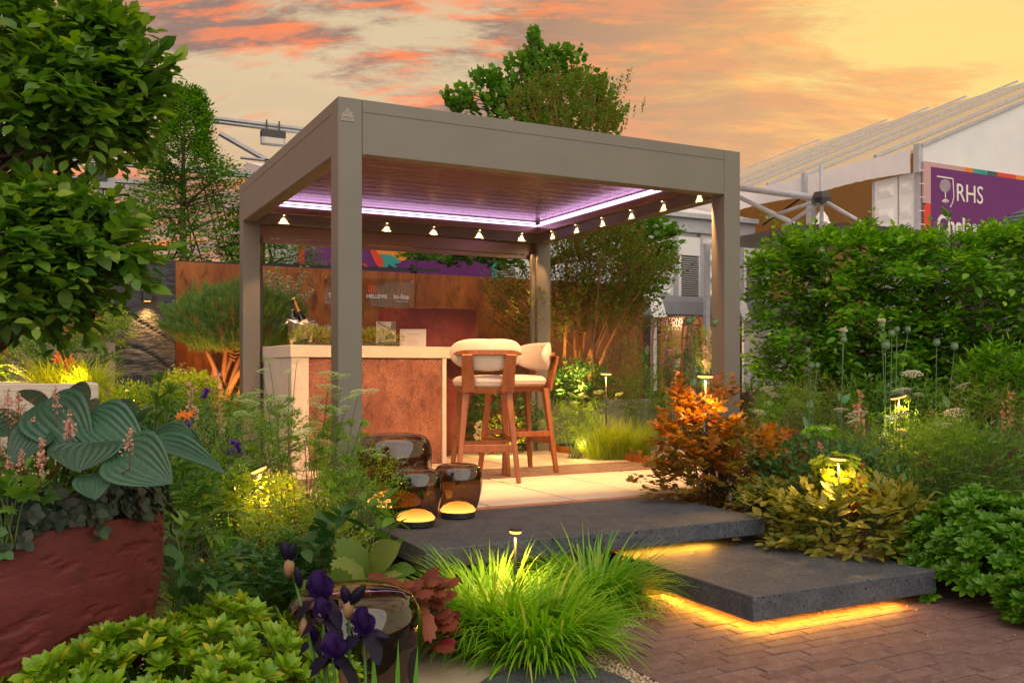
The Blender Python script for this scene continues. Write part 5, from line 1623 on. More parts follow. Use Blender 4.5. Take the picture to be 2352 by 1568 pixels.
mbb = MB()
for (x0, y0, x1, y1) in ((-200, 420, 250, 330), (-200, 420, 120, 350), (-150, 790, 140, 640), (-150, 780, 300, 560), (-200, 800, 230, 665)):
    a_, c_ = VD(x0, y0, 2.95), VD(x1, y1, 2.85 if y1 < 400 else 2.7); m_ = (a_ + c_) / 2 + Vector((0, 0, .05))
    mbb.tube([p - Vector(nt.location) for p in bez(a_, m_, c_, 8)], [.014 - .0012 * i for i in range(9)], 6)
tag(mbb.build('bough', M['bark'], nt, smooth=True), kind='stuff')
k_ = rng.choice(len(tips), 46, replace=False)
cl = []
for i in k_:
    cl.append(tips[i] + rng.normal(0, .016, (26, 3)) * np.array([1, 1, .5]) + np.array([0, 0, .02]))
cl = np.concatenate(cl)
stems(nt, sh_, .0035, M['bark'], 'shoots')
f2 = Fol().scatter(cl, .009); leaves(nt, f2, T_ROUND1, PM['umbel'], 0, stuff='flower_clusters')

# conical hornbeam beyond the dark wall
def cone_tree(label, px, d, ztop, zbot, wpx, n, m, tpl, sz, gz=0, parts=0, pw=.8, name='conical_tree', lean=0, spraylen=.35, kk=6):
    b = BD(px, d, gz); t = thing(name, label, 'tree', b); top = b + Vector((lean, 0, ztop - gz))
    tr_ = trunk_path(b, top, .05, 12); trunk(t, tr_, .075, .012)
    h = rng.random(n) ** .85; w = wpx / 2 / F * d
    rad = w * (1 - h) ** pw * rng.uniform(.35, 1.08, n) + .04; a = rng.uniform(0, 2 * math.pi, n)
    lump = np.array([noise.noise(Vector((math.cos(q) * 1.5, math.sin(q) * 1.5, z * 7))) for q, z in zip(a, h)]); rad *= 1 + 1.1 * lump
    P = np.stack([b.x + lean * h + rad * np.cos(a), b.y + rad * np.sin(a), zbot + (ztop - zbot) * h], 1)
    O = unit(np.stack([np.cos(a), np.sin(a), .25 + .9 * h ** 3], 1))
    f_ = Fol().sprays(P, O, kk, spraylen * (1 - .5 * h), sz, .25); leaves(t, f_, tpl, m, parts)
    limbs(t, tr_, .06, P, M['bark'], 'branch', 60)
    return t
cone_tree('tall conical green tree behind the dark stone wall', 428, 12.0, 4.45, .9, 430, 5000, LM['hornbeam'], T_OVAL1, .066, parts=160, pw=.75, spraylen=.40)
cone_tree('smaller green tree between the conical tree and the pergola', 610, 12.6, 3.35, 1.0, 260, 1500, LM['hornbeam'], T_OVAL1, .075, pw=.6)

# round leaved tree above the pergola
kt = thing('round_leaved_tree', 'tall round leaved tree rising above the pergola roof', 'tree', BD(1262, 12.3, 0))
b0 = Vector(kt.location); tk = trunk_path(b0, VD(1228, 90, 12.3), .06, 14); trunk(kt, tk, .085, .010)
cl_ = [(1228, 118, 16, 30), (1240, 160, 45, 25), (1262, 190, 55, 35), (1200, 165, 40, 14), (1300, 150, 45, 14), (1215, 215, 60, 30), (1130, 200, 40, 22), (1090, 245, 60, 25), (1060, 262, 25, 12), (1180, 255, 70, 35), (1270, 250, 80, 40),
       (1340, 215, 50, 25), (1370, 260, 40, 40), (1400, 285, 30, 20), (1300, 320, 110, 60), (1180, 340, 100, 60), (1400, 520, 90, 80), (1480, 560, 50, 50), (1505, 600, 30, 30), (1450, 640, 60, 70), (1300, 480, 140, 90), (1040, 600, 60, 18), (1100, 590, 60, 25), (980, 592, 35, 12), (1180, 590, 70, 40), (1515, 545, 22, 20)]
Ps = []
for x, y, w, h in cl_:
    n = int(w * h * .030) + 7; P, O = ell(n, VD(x, y, 12.3), (w / F * 12.3, w / F * 12.3, h / F * 12.3), .2); Ps.append(P)
Ps = np.concatenate(Ps); Oo = unit(Ps - np.array([b0.x, b0.y, 1.5]))
leaves(kt, Fol().sprays(Ps, Oo, 5, .26, .105, .35), T_ROUND1, LM['katsura'], 200, part_tpl=T_ROUND)
limbs(kt, tk, .07, Ps, M['bark'], 'branch', 90)

# multi stemmed small leaved shrub lit from below
am = thing('multi_stem_shrub', 'multi stemmed small leaved shrub lit from below right of the pergola', 'shrub', BD(1330, 10.6, .45))
cl_ = [(1225, 250, 55, 45), (1300, 230, 50, 40), (1370, 240, 40, 50), (1262, 200, 25, 30), (1418, 285, 14, 14), (1340, 300, 90, 40), (1370, 600, 110, 130), (1420, 650, 90, 110), (1300, 620, 90, 120), (1470, 620, 50, 60), (1350, 720, 110, 60), (1200, 720, 60, 50),
       (1180, 670, 50, 50), (1240, 760, 60, 40), (1440, 740, 55, 50), (1500, 640, 26, 26), (1390, 540, 70, 40)]
Ps = []
for x, y, w, h in cl_:
    n = int(w * h * .055) + 12; P, O = ell(n, VD(x, y, 10.5 + random.uniform(-.2, .3)), (w / F * 10.5, .55, h / F * 10.5), .15); Ps.append(P)
Ps = np.concatenate(Ps); b0 = Vector(am.location); Oo = unit(Ps - np.array([b0.x, b0.y, .6]))
leaves(am, Fol().sprays(Ps, Oo, 7, .17, .045, .1), T_OVAL1, LM['amel'], 150)
for k in range(9):
    e_ = VD(1290 + 26 * k + random.uniform(-15, 15), random.uniform(560, 680), 10.5 + random.uniform(-.3, .3)); s0 = b0 + Vector((random.uniform(-.25, .25), random.uniform(-.2, .2), 0))
    trunk(am, bez(s0, s0.lerp(e_, .45) + Vector((random.uniform(-.12, .12), random.uniform(-.1, .1), .25)), e_, 9), .026, .008, M['bark2'], 'stem')
limbs(am, [b0.lerp(VD(1330, 600, 10.5), i / 8) for i in range(9)], .02, Ps, M['bark2'], 'twig', 130, .003)
spot(BD(1330, 9.95, .6), VD(1340, 640, 10.6), 160, (1, .52, .12), 100, .9, .05)
spot(BD(1290, 10.0, .6), VD(1250, 700, 10.5), 50, (1, .52, .12), 90, .9, .05)

# cloud pruned pine
pn = thing('umbrella_pine', 'dome shaped pine on several orange lit trunks left of the pergola', 'tree', BD(520, 9.3, .38))
b0 = Vector(pn.location); cN = VD(548, 742, 9.3)
P, O = ell(2600, VD(548, 748, 9.3), (.66, .6, .36), .72); k = (P[:, 2] > 1.02 + .05 * rng.random(len(P))); P, O = P[k], O[k]
O[:, 2] = np.abs(O[:, 2]) + .45; O = unit(O + rng.normal(0, .15, O.shape)); f_ = Fol()
for l in range(4): f_.whorls(P + O * (.022 * l), O, 6, .055, .42)
leaves(pn, f_, T_NEEDLE, LM['pine'], 0, stuff='needles')
for k in range(7):
    e_ = VD(470 + 26 * k, 790 + random.uniform(-8, 14), 9.3 + random.uniform(-.25, .25)); s0 = b0 + Vector((random.uniform(-.12, .12), random.uniform(-.08, .08), 0))
    trunk(pn, bez(s0, s0.lerp(e_, .5) + Vector((-(e_.x - s0.x) * .25, 0, .12)), e_, 8), .040, .016, M['bark2'])
limbs(pn, [VD(540, 860 - 8 * i, 9.3) for i in range(8)], .03, P, M['bark2'], 'branch', 60, .004)
spot(BD(480, 8.7, .42), VD(520, 800, 9.3), 45, (1, .42, .10), 90, .9, .04)
o = MB().box(-.6, .35, -.15, .9, -.4, .0).build('stone_bed_edge', M['beigewall'], bevel=.01); o.location = BD(520, 9.0, .40); tag(o, 'pale stone raised bed edge at the foot of the pine', 'wall')

# silver plant in a grey pot
sv_ = thing('silver_shrub', 'silvery upright shrub in a tall grey pot behind the bar', 'shrub', BD(665, 9.75, 0))
MB().lathe([(.16, 0), (.20, .2), (.22, 1.40), (.20, 1.42), (.001, 1.38)], 28).build('tall_pot', M['awning'], sv_, smooth=False)
b0 = Vector(sv_.location) + Vector((0, 0, 1.38)); f_ = Fol(); pp = []
for k in range(60):
    e_ = VD(random.uniform(606, 722), random.uniform(612, 690), 9.75 + random.uniform(-.15, .15)); m_ = b0.lerp(e_, .5) + Vector((0, 0, .05)); q = bez(b0, m_, e_, 9); pp.append(q)
    Pq = P3(q[2:]); f_.whorls(Pq, np.tile(np.array([(e_ - b0).normalized()]), (len(Pq), 1)), 4, .034, .9)
stems(sv_, pp, .004, M['stem']); leaves(sv_, f_, T_OVAL1, LM['silver'], 0)

# herb boxes on the bar
for lab, x, px0, px1 in (('low clump of golden thyme in front of the ice bucket', .30, 684, 790), ('golden thyme clump at the right of the front post on the bar', .86, 800, 903)):
    p = on_bar(x, .22); t = thing('herb_clump', lab, 'herbs', p)
    MB().box(-.2, .2, -.04, .04, 0, .03).build('trough', M['seam'], t)
    P, O = ell(750, p + Vector((0, 0, .06)), (.25, .09, .095), .5, p.z + .01); leaves(t, Fol().sprays(P, O + np.array([0, 0, .6]), 5, .035, .016), T_OVAL1, LM['thyme'], 0)

# hornbeam hedge, right
hg = thing('hornbeam_hedge', 'tall clipped hornbeam hedge with fresh green leaves at the right', 'hedge', BD(1960, 8.3, 0))
def hedge_pts(n):
    px = rng.uniform(1735, 2500, n); tz = rng.random(n) ** .8; d = 8.0 + rng.random(n) ** 1.6 * .9 - .6 * np.clip((px - 1900) / 500, 0, 1)
    topy = 574 - 9 * np.sin(px / 60) + 44 * np.array([noise.noise(Vector((q / 40, 0, 9))) for q in px]) + np.where(px < 1800, (1800 - px) * .5, 0) - np.clip((px - 2000), 0, 400) * .012
    # front face, plus top and left edge sprays
    py = topy + (960 - topy) * tz
    py = np.where(rng.random(n) < .20, topy + rng.normal(0, 9, n), py)
    wob = np.array([noise.noise(Vector((a / 75, b / 50, 0))) + .5 * noise.noise(Vector((a / 18, b / 18, 5))) for a, b in zip(px, py)]) * .62
    d = d + wob
    return px, py, d
px, py, d = hedge_pts(6500)
left = 1738 + 62 * np.array([noise.noise(Vector((0, y / 38, 3))) for y in py]) + np.clip((py - 760), 0, 200) * .15
gap = np.array([noise.noise(Vector((q / 30, w_ / 16, 7))) for q, w_ in zip(px, py)])
k = (px > left) & ((gap > -.22) | (rng.random(len(px)) < .25)); px, py, d = px[k], py[k], d[k]
P = P3([VD(a, b, c) for a, b, c in zip(px, py, d)]); O = rng.normal(0, .45, P.shape) + np.array([-fx, -fy, .1]) * .8
O[:, 0] -= np.where(px < 1800, .7, 0) * rx; O[:, 1] -= np.where(px < 1800, .7, 0) * ry; O[:, 2] += np.where(py < 580, .9, 0)
leaves(hg, Fol().sprays(P, O, 6, .20, .088, .35), T_OVAL1, LM['hedge'], 300, part_tpl=leaf_tpl(.52, 4, .2, .15))
# shoots above the top
sh = []
for x, y in ((1765, 498), (1790, 520), (1840, 530), (1868, 512), (2000, 490), (2010, 515), (2180, 488), (2170, 508), (2230, 510), (2205, 520), (2310, 522), (2265, 520)):
    a_ = VD(x + 6, 585, 8.0); b_ = VD(x, y, 8.0); q = bez(a_, a_.lerp(b_, .5) + Vector((.02, 0, 0)), b_, 6); sh.append(q)
stems(hg, sh, .005, M['bark']); f_ = Fol()
for q in sh:
    for i in range(2, 7): f_.sprays(P3([q[i]]), np.array([[rng.normal() * .6, rng.normal() * .6, .6]]), 3, .07, .075)
leaves(hg, f_, leaf_tpl(.5, 3, .2, .15), LM['hedge'], 0, stuff='top_shoots')
for x in (1893, 2120):
    tr_ = trunk_path(BD(x, 8.55, 0), VD(x, 600, 8.55), .03); trunk(hg, tr_, .045, .02); limbs(hg, tr_, .04, P, M['bark'], 'branch', 50)
# ================================================================== BOX BALLS, CLIMBERS BEHIND
def ball(label, px, py, d, r, m=LM['dgreen'], n=900, cat='shrub', name='box_ball'):
    c = VD(px, py, d); t = thing(name, label, cat, (c.x, c.y, c.z - r)); P, O = ell(n, c, r, .75); leaves(t, Fol().sprays(P, O, 3, .03, .022), T_OVAL1, m, 0)
    trunk(t, [Vector(t.location) + Vector((0, 0, -.02)), c], .02, .012)
ball('clipped box ball over the sage green planter', 1563, 850, 12.0, .20)
ball('clipped box ball over the dark brown planter', 1725, 868, 13.0, .19)
cc = thing('clipped_cone', 'narrow dark clipped evergreen beside the rusty hoop', 'shrub', BD(1592, 12.3, .0)); n = 1500; h = rng.random(n); a = rng.uniform(0, 6.28, n); rd = .16 * (1 - h * .6) * rng.uniform(.8, 1, n)
P = np.stack([cc.location.x + rd * np.cos(a), cc.location.y + rd * np.sin(a), .45 + h * 1.0], 1); leaves(cc, Fol().sprays(P, np.stack([np.cos(a), np.sin(a), .5 + 0 * a], 1), 3, .03, .024), T_OVAL1, LM['dgreen'], 0)
trunk(cc, [Vector(cc.location), Vector(cc.location) + Vector((0, 0, .6))], .03, .02)
def climber(label, px, y0, y1, d, w, fl, fn=120, n=420, m=LM['yellow'], name='climbing_rose'):
    t = thing(name, label, 'rose', BD(px, d, .3)); P, O = ell(n, VD(px, (y0 + y1) / 2, d), (w / F * d, w / F * d, (y1 - y0) / 2 / F * d), .3)
    leaves(t, Fol().sprays(P, O, 4, .06, .035), T_OVAL1, m, 0); P, O = ell(fn, VD(px, (y0 + y1) / 2, d - .05), (w * 1.1 / F * d, w / F * d, (y1 - y0) / 2 / F * d), .5)
    f_ = Fol(); f_.whorls(P, O, 5, .030, .9); leaves(t, f_, T_ROUND1, fl, 0, stuff='blossom')
    trunk(t, [Vector(t.location), VD(px, y0 + 20, d)], .012, .005)
climber('climbing rose with pale pink blossom on the hoop beside the white stand post', 1535, 742, 880, 12.5, 22, PM['palepink'])
climber('yellow green climbing rose right of the dark clipped cone', 1620, 755, 850, 12.6, 20, PM['palepink'])
spot(BD(1600, 12.2, .6), VD(1615, 800, 12.7), 40, (1, .7, .3), 90, .9, .05)

# ================================================================== MOUNDS OF ROSETTE LEAVES
def mound(label, px, d, gz, wpx, top_py, n, m, sz, parts=300, k=9, name='rosette_shrub', tall=1.0, lx=1.0):
    c = BD(px, d, gz); h = EYE - (top_py - HY) / F * d - gz; w = wpx / 2 / F * d; t = thing(name, label, 'shrub', c)
    q = unit(rng.normal(size=(n, 3))); q[:, 2] = np.abs(q[:, 2]) ** .62; lump = np.array([noise.noise(Vector((*(a * 2.2),)) + c * 3) for a in q]) * .22 + .93
    u = lump * np.where(rng.random(n) < .7, rng.uniform(.88, 1.0, n), rng.uniform(.5, .9, n))
    L_ = q * u[:, None] * np.array([w, w * .9, h * .93]); P = np.stack([c.x + L_[:, 0] * rx + L_[:, 1] * fx, c.y + L_[:, 0] * ry + L_[:, 1] * fy, gz + L_[:, 2]], 1)
    O = unit(P - np.array([c.x, c.y, gz - .1]) + np.array([0, 0, .12])) + rng.normal(0, .15, P.shape)
    f_ = Fol().whorls(P, O, k, sz, .85, 1); f_.whorls(P + unit(O) * sz * .18, O, 6, sz * .72, .5)
    leaves(t, f_, leaf_tpl(.40, 2, .25, .12, 1.5, .6), m, parts, part_tpl=T_OBOV)
    stems(t, [bez(c, c.lerp(Vector(p), .5) + Vector((0, 0, .05)), Vector(p), 4) for p in P[:140]], .005, M['stem'], 'twigs')
    return t
mound('glossy yellow green leafy shrub filling the bottom left corner', 395, 2.62, -.34, 960, 1345, 900, LM['pitto'], .060, 300)
mound('rounded glossy green shrub at the right beside the lower step', 2285, 4.95, -.33, 440, 1125, 620, LM['pitto2'], .080, 300)
mound('small dark glossy shrub at the bottom right edge of the paving', 2400, 4.35, -.33, 180, 1290, 160, LM['pitto2'], .075, 60)
# ================================================================== BED PLANTS
def place_local(t, px, py, d): return VD(px, py, d)


def plant(label, name, cat, px, d, gz, wpx, top, bot, n, tpl, m, sz, mode='spray', k=5, L=.10, dp=None, parts=0, nst=14, stm=None, up=.5, shell=.3, str_=.003, group=None, droop=.2, ptpl=None):
    """a rooted plant whose foliage fills the seen box wpx x (top..bot), with stems from its base"""
    b = BD(px, d, gz); t = thing(name, label, cat, b, 0, group); c = VD(px, (top + bot) / 2, d); w = wpx / 2 / F * d; h = (bot - top) / 2 / F * d
    P, O = ell(n, (0, 0, 0), (w, dp or w * .8, h), shell); Q = np.stack([c.x + P[:, 0] * rx + P[:, 1] * fx, c.y + P[:, 0] * ry + P[:, 1] * fy, np.maximum(c.z + P[:, 2], gz + .02)], 1)
    O = unit(Q - np.array([b.x, b.y, gz - .15])) * up + unit(O) * (1 - up) + rng.normal(0, .15, Q.shape)
    f_ = Fol()
    if mode == 'spray': f_.sprays(Q, O, k, L, sz, droop)
    elif mode == 'whorl': f_.whorls(Q, O, k, sz, .85)
    elif mode == 'feather':
        f_.sprays(Q, O, k, L, sz, droop, 1.0, .45)
    else: f_.scatter(Q, sz, .6)
    leaves(t, f_, tpl, m, parts, part_tpl=ptpl)
    if nst: stems(t, [bez(b + Vector((random.uniform(-w, w) * .25, random.uniform(-w, w) * .25, 0)), b.lerp(Vector(q), .5) + Vector((0, 0, .12 * (q[2] - gz))), Vector(q), 5) for q in Q[:nst]], str_, stm or M['stem'])
    return t


def umbel_mesh():
    r = random.Random(3); mb = MB()
    for k in range(30):
        a = k * 2.39996; q = math.sqrt((k + .5) / 30); x, y = q * math.cos(a), q * math.sin(a); z = .28 * (1 - q * q) - .05 + r.uniform(-.02, .02)
        for j in range(4):
            b_ = a + j * 1.57 + .5; s_ = .115; x2, y2 = x + .09 * math.cos(b_), y + .09 * math.sin(b_)
            mb.add([(x2 - s_ * .55, y2, z), (x2, y2 - s_ * .55, z + .01), (x2 + s_ * .55, y2, z), (x2, y2 + s_ * .55, z + .02), (x2, y2, z + .05)], [(0, 1, 4), (1, 2, 4), (2, 3, 4), (3, 0, 4)])
        if k % 2: mb.tube([(0, 0, -.45), (x, y, z - .01)], .010, 3, False)
    return mb.mesh('umbel', PM['umbel'])
UM = umbel_mesh(); UM2 = UM.copy(); UM2.materials.clear(); UM2.materials.append(PM['white'])


def umbel_plant(label, base_px, d, gz, heads, me=UM, gsz=20, feather=True, name='umbel_plant', reds=False):
    b = BD(base_px, d, gz); t = thing(name, label, 'flowering plant', b); O_ = Vector(t.location); f_ = Fol(); st_ = []
    for i, (x, y, s_) in enumerate(heads):
        dd = d + random.uniform(-.22, .22); e_ = VD(x, y, dd); s0 = b + Vector((random.uniform(-.04, .04), random.uniform(-.04, .04), 0))
        q = bez(s0, Vector((s0.x * .6 + e_.x * .4, s0.y * .6 + e_.y * .4, s0.z + (e_.z - s0.z) * .65)), e_ - Vector((0, 0, .012)), 12); st_.append(q)
        o = link('umbel', me, t); o.location = e_ - O_; o.rotation_euler = (random.uniform(-.35, .35), random.uniform(-.35, .35), random.uniform(0, 6)); r_ = s_ / F * dd / 2; o.scale = (r_, r_, r_)
        if feather:
            for j in (3, 5, 6, 8, 9):
                a = random.uniform(0, 6.28); dr = Vector((math.cos(a), math.sin(a), .45)); l_ = random.uniform(.10, .20) * (1.3 - j / 12)
                for u in np.linspace(.25, 1, 7):
                    p = q[j] + dr * l_ * u - Vector((0, 0, .3 * l_ * u * u)); f_.whorls(P3([p]), np.array([tuple(dr)]), 5, .034 * (1.2 - u * .4), 1.0)
                st_.append([q[j], q[j] + dr * l_ * .5, q[j] + dr * l_ - Vector((0, 0, .3 * l_))])
    stems(t, st_, .0036, M['stem'], r1=.0016)
    if reds: stems(t, [[b, VD(x, y, d)] for x, y in reds], .004, M['stemred'], 'red_stems')
    if feather and f_.T: leaves(t, f_, leaf_tpl(.16, 1, 0, .1), LM['feather'], 0)
    return t

# --- tall umbels in front of the bar
def cv(L_): return [((560 + x / 2.341) / 1.0884, (550 + y / 2.341) / 1.0884, s) for x, y, s in L_]
H1 = cv([(265, 822, 38), (225, 880, 32), (425, 825, 32), (380, 885, 30), (315, 1045, 62), (370, 1110, 44), (300, 1190, 40), (180, 1130, 36)])
H2 = cv([(130, 1035, 66), (150, 1068, 50), (95, 1130, 34), (210, 1000, 26)])
H3 = cv([(620, 905, 62), (700, 915, 34), (610, 978, 60), (540, 1045, 44), (660, 1030, 40), (740, 1040, 46), (620, 1112, 60), (540, 1082, 42), (470, 1240, 56), (520, 1190, 40)])
H4 = cv([(785, 1005, 40), (860, 1000, 40), (820, 1180, 28), (700, 1100, 36), (590, 1300, 44), (845, 1348, 38), (905, 1378, 40)])
umbel_plant('tall umbel plant with three flat heads at the left of the bar', 640, 5.15, -.15, H2)
umbel_plant('tallest umbel plant, green heads rising against the cream bar end', 655, 4.95, -.15, H1)
umbel_plant('umbel plant with many white flat heads before the rust panel', 735, 4.9, -.12, H3)
umbel_plant('umbel plant leaning right in front of the pergola post', 760, 4.8, -.12, H4)
plant('feathery green foliage mass under the tall umbels', 'fennel', 'plant', 660, 4.85, -.2, 330, 960, 1200, 330, leaf_tpl(.16, 1, 0, .1), LM['feather'], .035, 'feather', 9, .13, nst=40)
plant('bright feathery clump right of the front left post', 'fennel', 'plant', 840, 4.75, -.15, 150, 1040, 1180, 170, leaf_tpl(.16, 1, 0, .1), LM['lime'], .032, 'feather', 9, .12, nst=20)
plant('loose feathery foliage left of the tall umbels', 'fennel', 'plant', 520, 4.9, -.2, 230, 950, 1120, 240, leaf_tpl(.16, 1, 0, .1), LM['feather'], .032, 'feather', 9, .12, nst=30)
rs = thing('red_stemmed_plant', 'thin red stems rising among the feathery foliage', 'plant', BD(700, 4.6, -.2))
stems(rs, [[BD(px, 4.6, -.2), VD(px2, y, 4.6)] for px, px2, y in ((700, 660, 1000), (702, 640, 1060), (690, 720, 1040), (715, 700, 1010), (640, 610, 1040))], .0045, M['stemred'])

# --- plants near the tilted lights
plant('yellow green lobed foliage lit by the tilted path lights', 'geranium', 'plant', 590, 4.55, -.3, 210, 1110, 1190, 190, T_STAR, LM['yellow'], .045, 'spray', 4, .08, parts=60, nst=20)
plant('dark green leafy clump left of the tilted path lights', 'leafy_perennial', 'plant', 450, 4.5, -.33, 200, 1075, 1215, 150, T_NARROW, LM['green'], .10, 'spray', 5, .14, parts=120, nst=20)
gr = thing('grass_clump', 'dull olive grass clump below the tilted path lights', 'grass', BD(590, 4.2, -.34)); blades(gr, gr.location, 1100, .44, .5, .9, .007, LM['sedge'], .12)
gr = thing('grass_clump', 'small olive grass tuft leaning left of the big grass clump', 'grass', BD(500, 4.25, -.34)); blades(gr, gr.location, 450, .36, .6, .9, .007, LM['sedge'], .10)
plant('dark divided foliage low between the pot and the big lantern', 'leafy_perennial', 'plant', 600, 3.95, -.34, 250, 1275, 1400, 210, T_STAR, LM['dgreen'], .055, 'spray', 5, .09, parts=110, nst=20)
plant('small leaved ground cover at the edge of the pale pad', 'ground_cover', 'plant', 665, 4.0, -.34, 120, 1225, 1390, 150, T_STAR, LM['green'], .035, 'spray', 5, .07, nst=15)
# solomon's seal with striped leaves, arching stems
def arching(label, base_px, d, gz, ends, lsz, m, name='arching_perennial', pairs=9, tpl=T_BIG, w=1.0):
    b = BD(base_px, d, gz); t = thing(name, label, 'plant', b); f_ = Fol(); st_ = []
    for x, y, dd in ends:
        e_ = VD(x, y, dd); q = bez(b, Vector((b.x, b.y, max(e_.z, b.z) + .10)), e_, 14); st_.append(q)
        for i in range(4, 15):
            dr = (q[i] - q[i - 1]).normalized(); sd = dr.cross(Vector((0, 0, 1))).normalized() * (1 if i % 2 else -1)
            dd_ = unit(np.array([tuple(dr * .65 + sd * .75 + Vector((0, 0, .05)))])); f_.put(P3([q[i]]), dd_, unit(np.array([[0, 0, 1.0]]) + rng.normal(0, .2, (1, 3))), np.array([lsz * random.uniform(.8, 1.1)]))
    stems(t, st_, .004, M['stem']); leaves(t, f_, tpl, m, 300); return t
arching('arching perennial with long striped leaves right of the maroon pot', 395, 3.5, -.34, [(560, 1180, 3.5), (520, 1235, 3.4), (440, 1195, 3.6), (570, 1300, 3.4)], .11, LM['variegated'] if False else LM['green'], tpl=leaf_tpl(.36, 4, .2, .2))
arching('arching perennial with dark oval leaves close to the pot foot', 420, 3.3, -.34, [(480, 1330, 3.3), (380, 1300, 3.3), (540, 1360, 3.3), (400, 1230, 3.5)], .12, LM['dgreen'], tpl=leaf_tpl(.42, 4, .2, .2))
arching('leafy stem with pale undersides between the rodgersia and the lanterns', 890, 3.9, -.34, [(905, 1195, 3.85), (880, 1150, 3.95), (800, 1150, 4.0)], .105, LM['green'], tpl=leaf_tpl(.42, 4, .2, .2))
arching('broad leaved stems at the left of the rodgersia', 760, 3.95, -.34, [(730, 1215, 3.95), (790, 1190, 3.9), (700, 1260, 3.8)], .12, LM['dgreen'], tpl=leaf_tpl(.45, 4, .2, .2))

# --- rodgersia, coral heuchera
def leafy(label, name, lst, m, tplv, d0, base, cat='plant'):
    """large leaves placed one by one: base, tip, width in seen pixels"""
    b = BD(base[0], d0, base[1]); t = thing(name, label, cat, b); O_ = Vector(b); st_ = []
    mes = [MB().add(*tv).mesh('leaf', m, True) for tv in tplv]
    for k, (x0, y0, x1, y1, wpx, dd, tilt) in enumerate(lst):
        a_, e_ = VD(x0, y0, d0 + dd), VD(x1, y1, d0 + dd - .10); L_ = (e_ - a_).length; y_ = (e_ - a_).normalized()
        nn = Vector((-fx, -fy, 0)) * tilt + Vector((0, 0, 1)) * (1 - tilt); x_ = y_.cross(nn).normalized(); z_ = x_.cross(y_)
        w_ = wpx / F * d0 / .62
        mt = Matrix((x_ * w_, y_ * L_, z_ * L_)).transposed().to_4x4(); mt.translation = a_ - O_
        o = link('leaf', mes[k % len(mes)], t); o.matrix_local = mt; st_.append(bez(b, Vector((b.x * .5 + a_.x * .5, b.y * .5 + a_.y * .5, a_.z)), a_, 5))
    stems(t, st_, .005, M['stem'], 'stalks'); return t
leafy('rodgersia with big jagged bronze green leaves left of the upper step', 'rodgersia', [
    (850, 1330, 775, 1235, 70, .1, .55), (855, 1325, 830, 1380, 74, -.05, .7), (860, 1320, 930, 1345, 56, 0, .5), (850, 1320, 905, 1245, 66, .1, .5), (845, 1325, 760, 1290, 60, 0, .5), (870, 1330, 945, 1300, 44, .05, .4),
    (795, 1375, 770, 1305, 52, -.2, .6), (795, 1378, 845, 1345, 40, -.2, .5), (795, 1378, 745, 1365, 40, -.2, .5), (780, 1380, 735, 1330, 60, 0, .5), (800, 1380, 850, 1390, 60, -.05, .5), (745, 1375, 690, 1340, 50, .05, .4)],
    leafmat('rodgersia_leaf', (.045, .10, .015), (.10, .125, .025), .5, .3), [lobed_tpl([(0, .58), (6, .5), (14, .54), (22, .43), (34, .47), (44, .38), (58, .42), (72, .33), (92, .36), (112, .30), (140, .38)], .03), leaf_tpl(.8, 6, .22, .25, 1.2, .8, .02)], 3.75, (835, -.34))
hl = []
for k in range(120):
    x = random.uniform(872, 1035); y = random.uniform(1310, 1440 if x < 960 else 1475); a = random.uniform(0, 6.28); s_ = random.uniform(18, 32)
    hl.append((x, y, x + s_ * math.cos(a), y + abs(s_ * math.sin(a)) * .7 + 6, s_ * 1.1, random.uniform(-.2, .25), random.uniform(.3, .7)))
hl += [(975, 1400, 990, 1480, 26, -.25, .75), (960, 1330, 1010, 1312, 40, 0, .5), (935, 1365, 880, 1345, 44, -.1, .6)]
leafy('coral red heuchera leaves between the rodgersia and the bright grass', 'heuchera', hl, LM['heuch'], [lobed_tpl([(0, .52), (16, .42), (34, .52), (52, .40), (70, .50), (92, .38), (115, .46), (140, .40)], .05), lobed_tpl([(0, .55), (18, .44), (38, .52), (58, .38), (82, .48), (110, .36), (140, .42)], .08)], 3.75, (950, -.34))

# --- lime grass clumps, centre
def hak(label, px, d, n, hgt, sp=.16, m='lime'):
    t = thing('grass_clump', label, 'grass', BD(px, d, -.34), 0, 'bright green ornamental grass clumps')
    blades(t, t.location, n, hgt, .38, 1.5, .0145, LM[m], sp, 8); blades(t, t.location, n // 2, hgt * .62, .5, 1.3, .012, LM['lime2'], sp * 1.1, 6, 'inner_blades'); blades(t, t.location, n // 10, hgt * .7, .5, 1.6, .009, LM['amel'], sp, 6, 'dry_blades'); return t
hak('tall bright green grass clump around the path light', 1135, 4.15, 850, .50, .16)
hak('bright grass clump leaning over the pale gravel', 1235, 3.92, 950, .44, .18)
hak('bright grass clump at the back, between the two dark steps', 1365, 4.62, 850, .48, .15, 'lime2')
hak('small bright tuft at the left over the coral leaves', 1070, 4.05, 420, .38, .09)

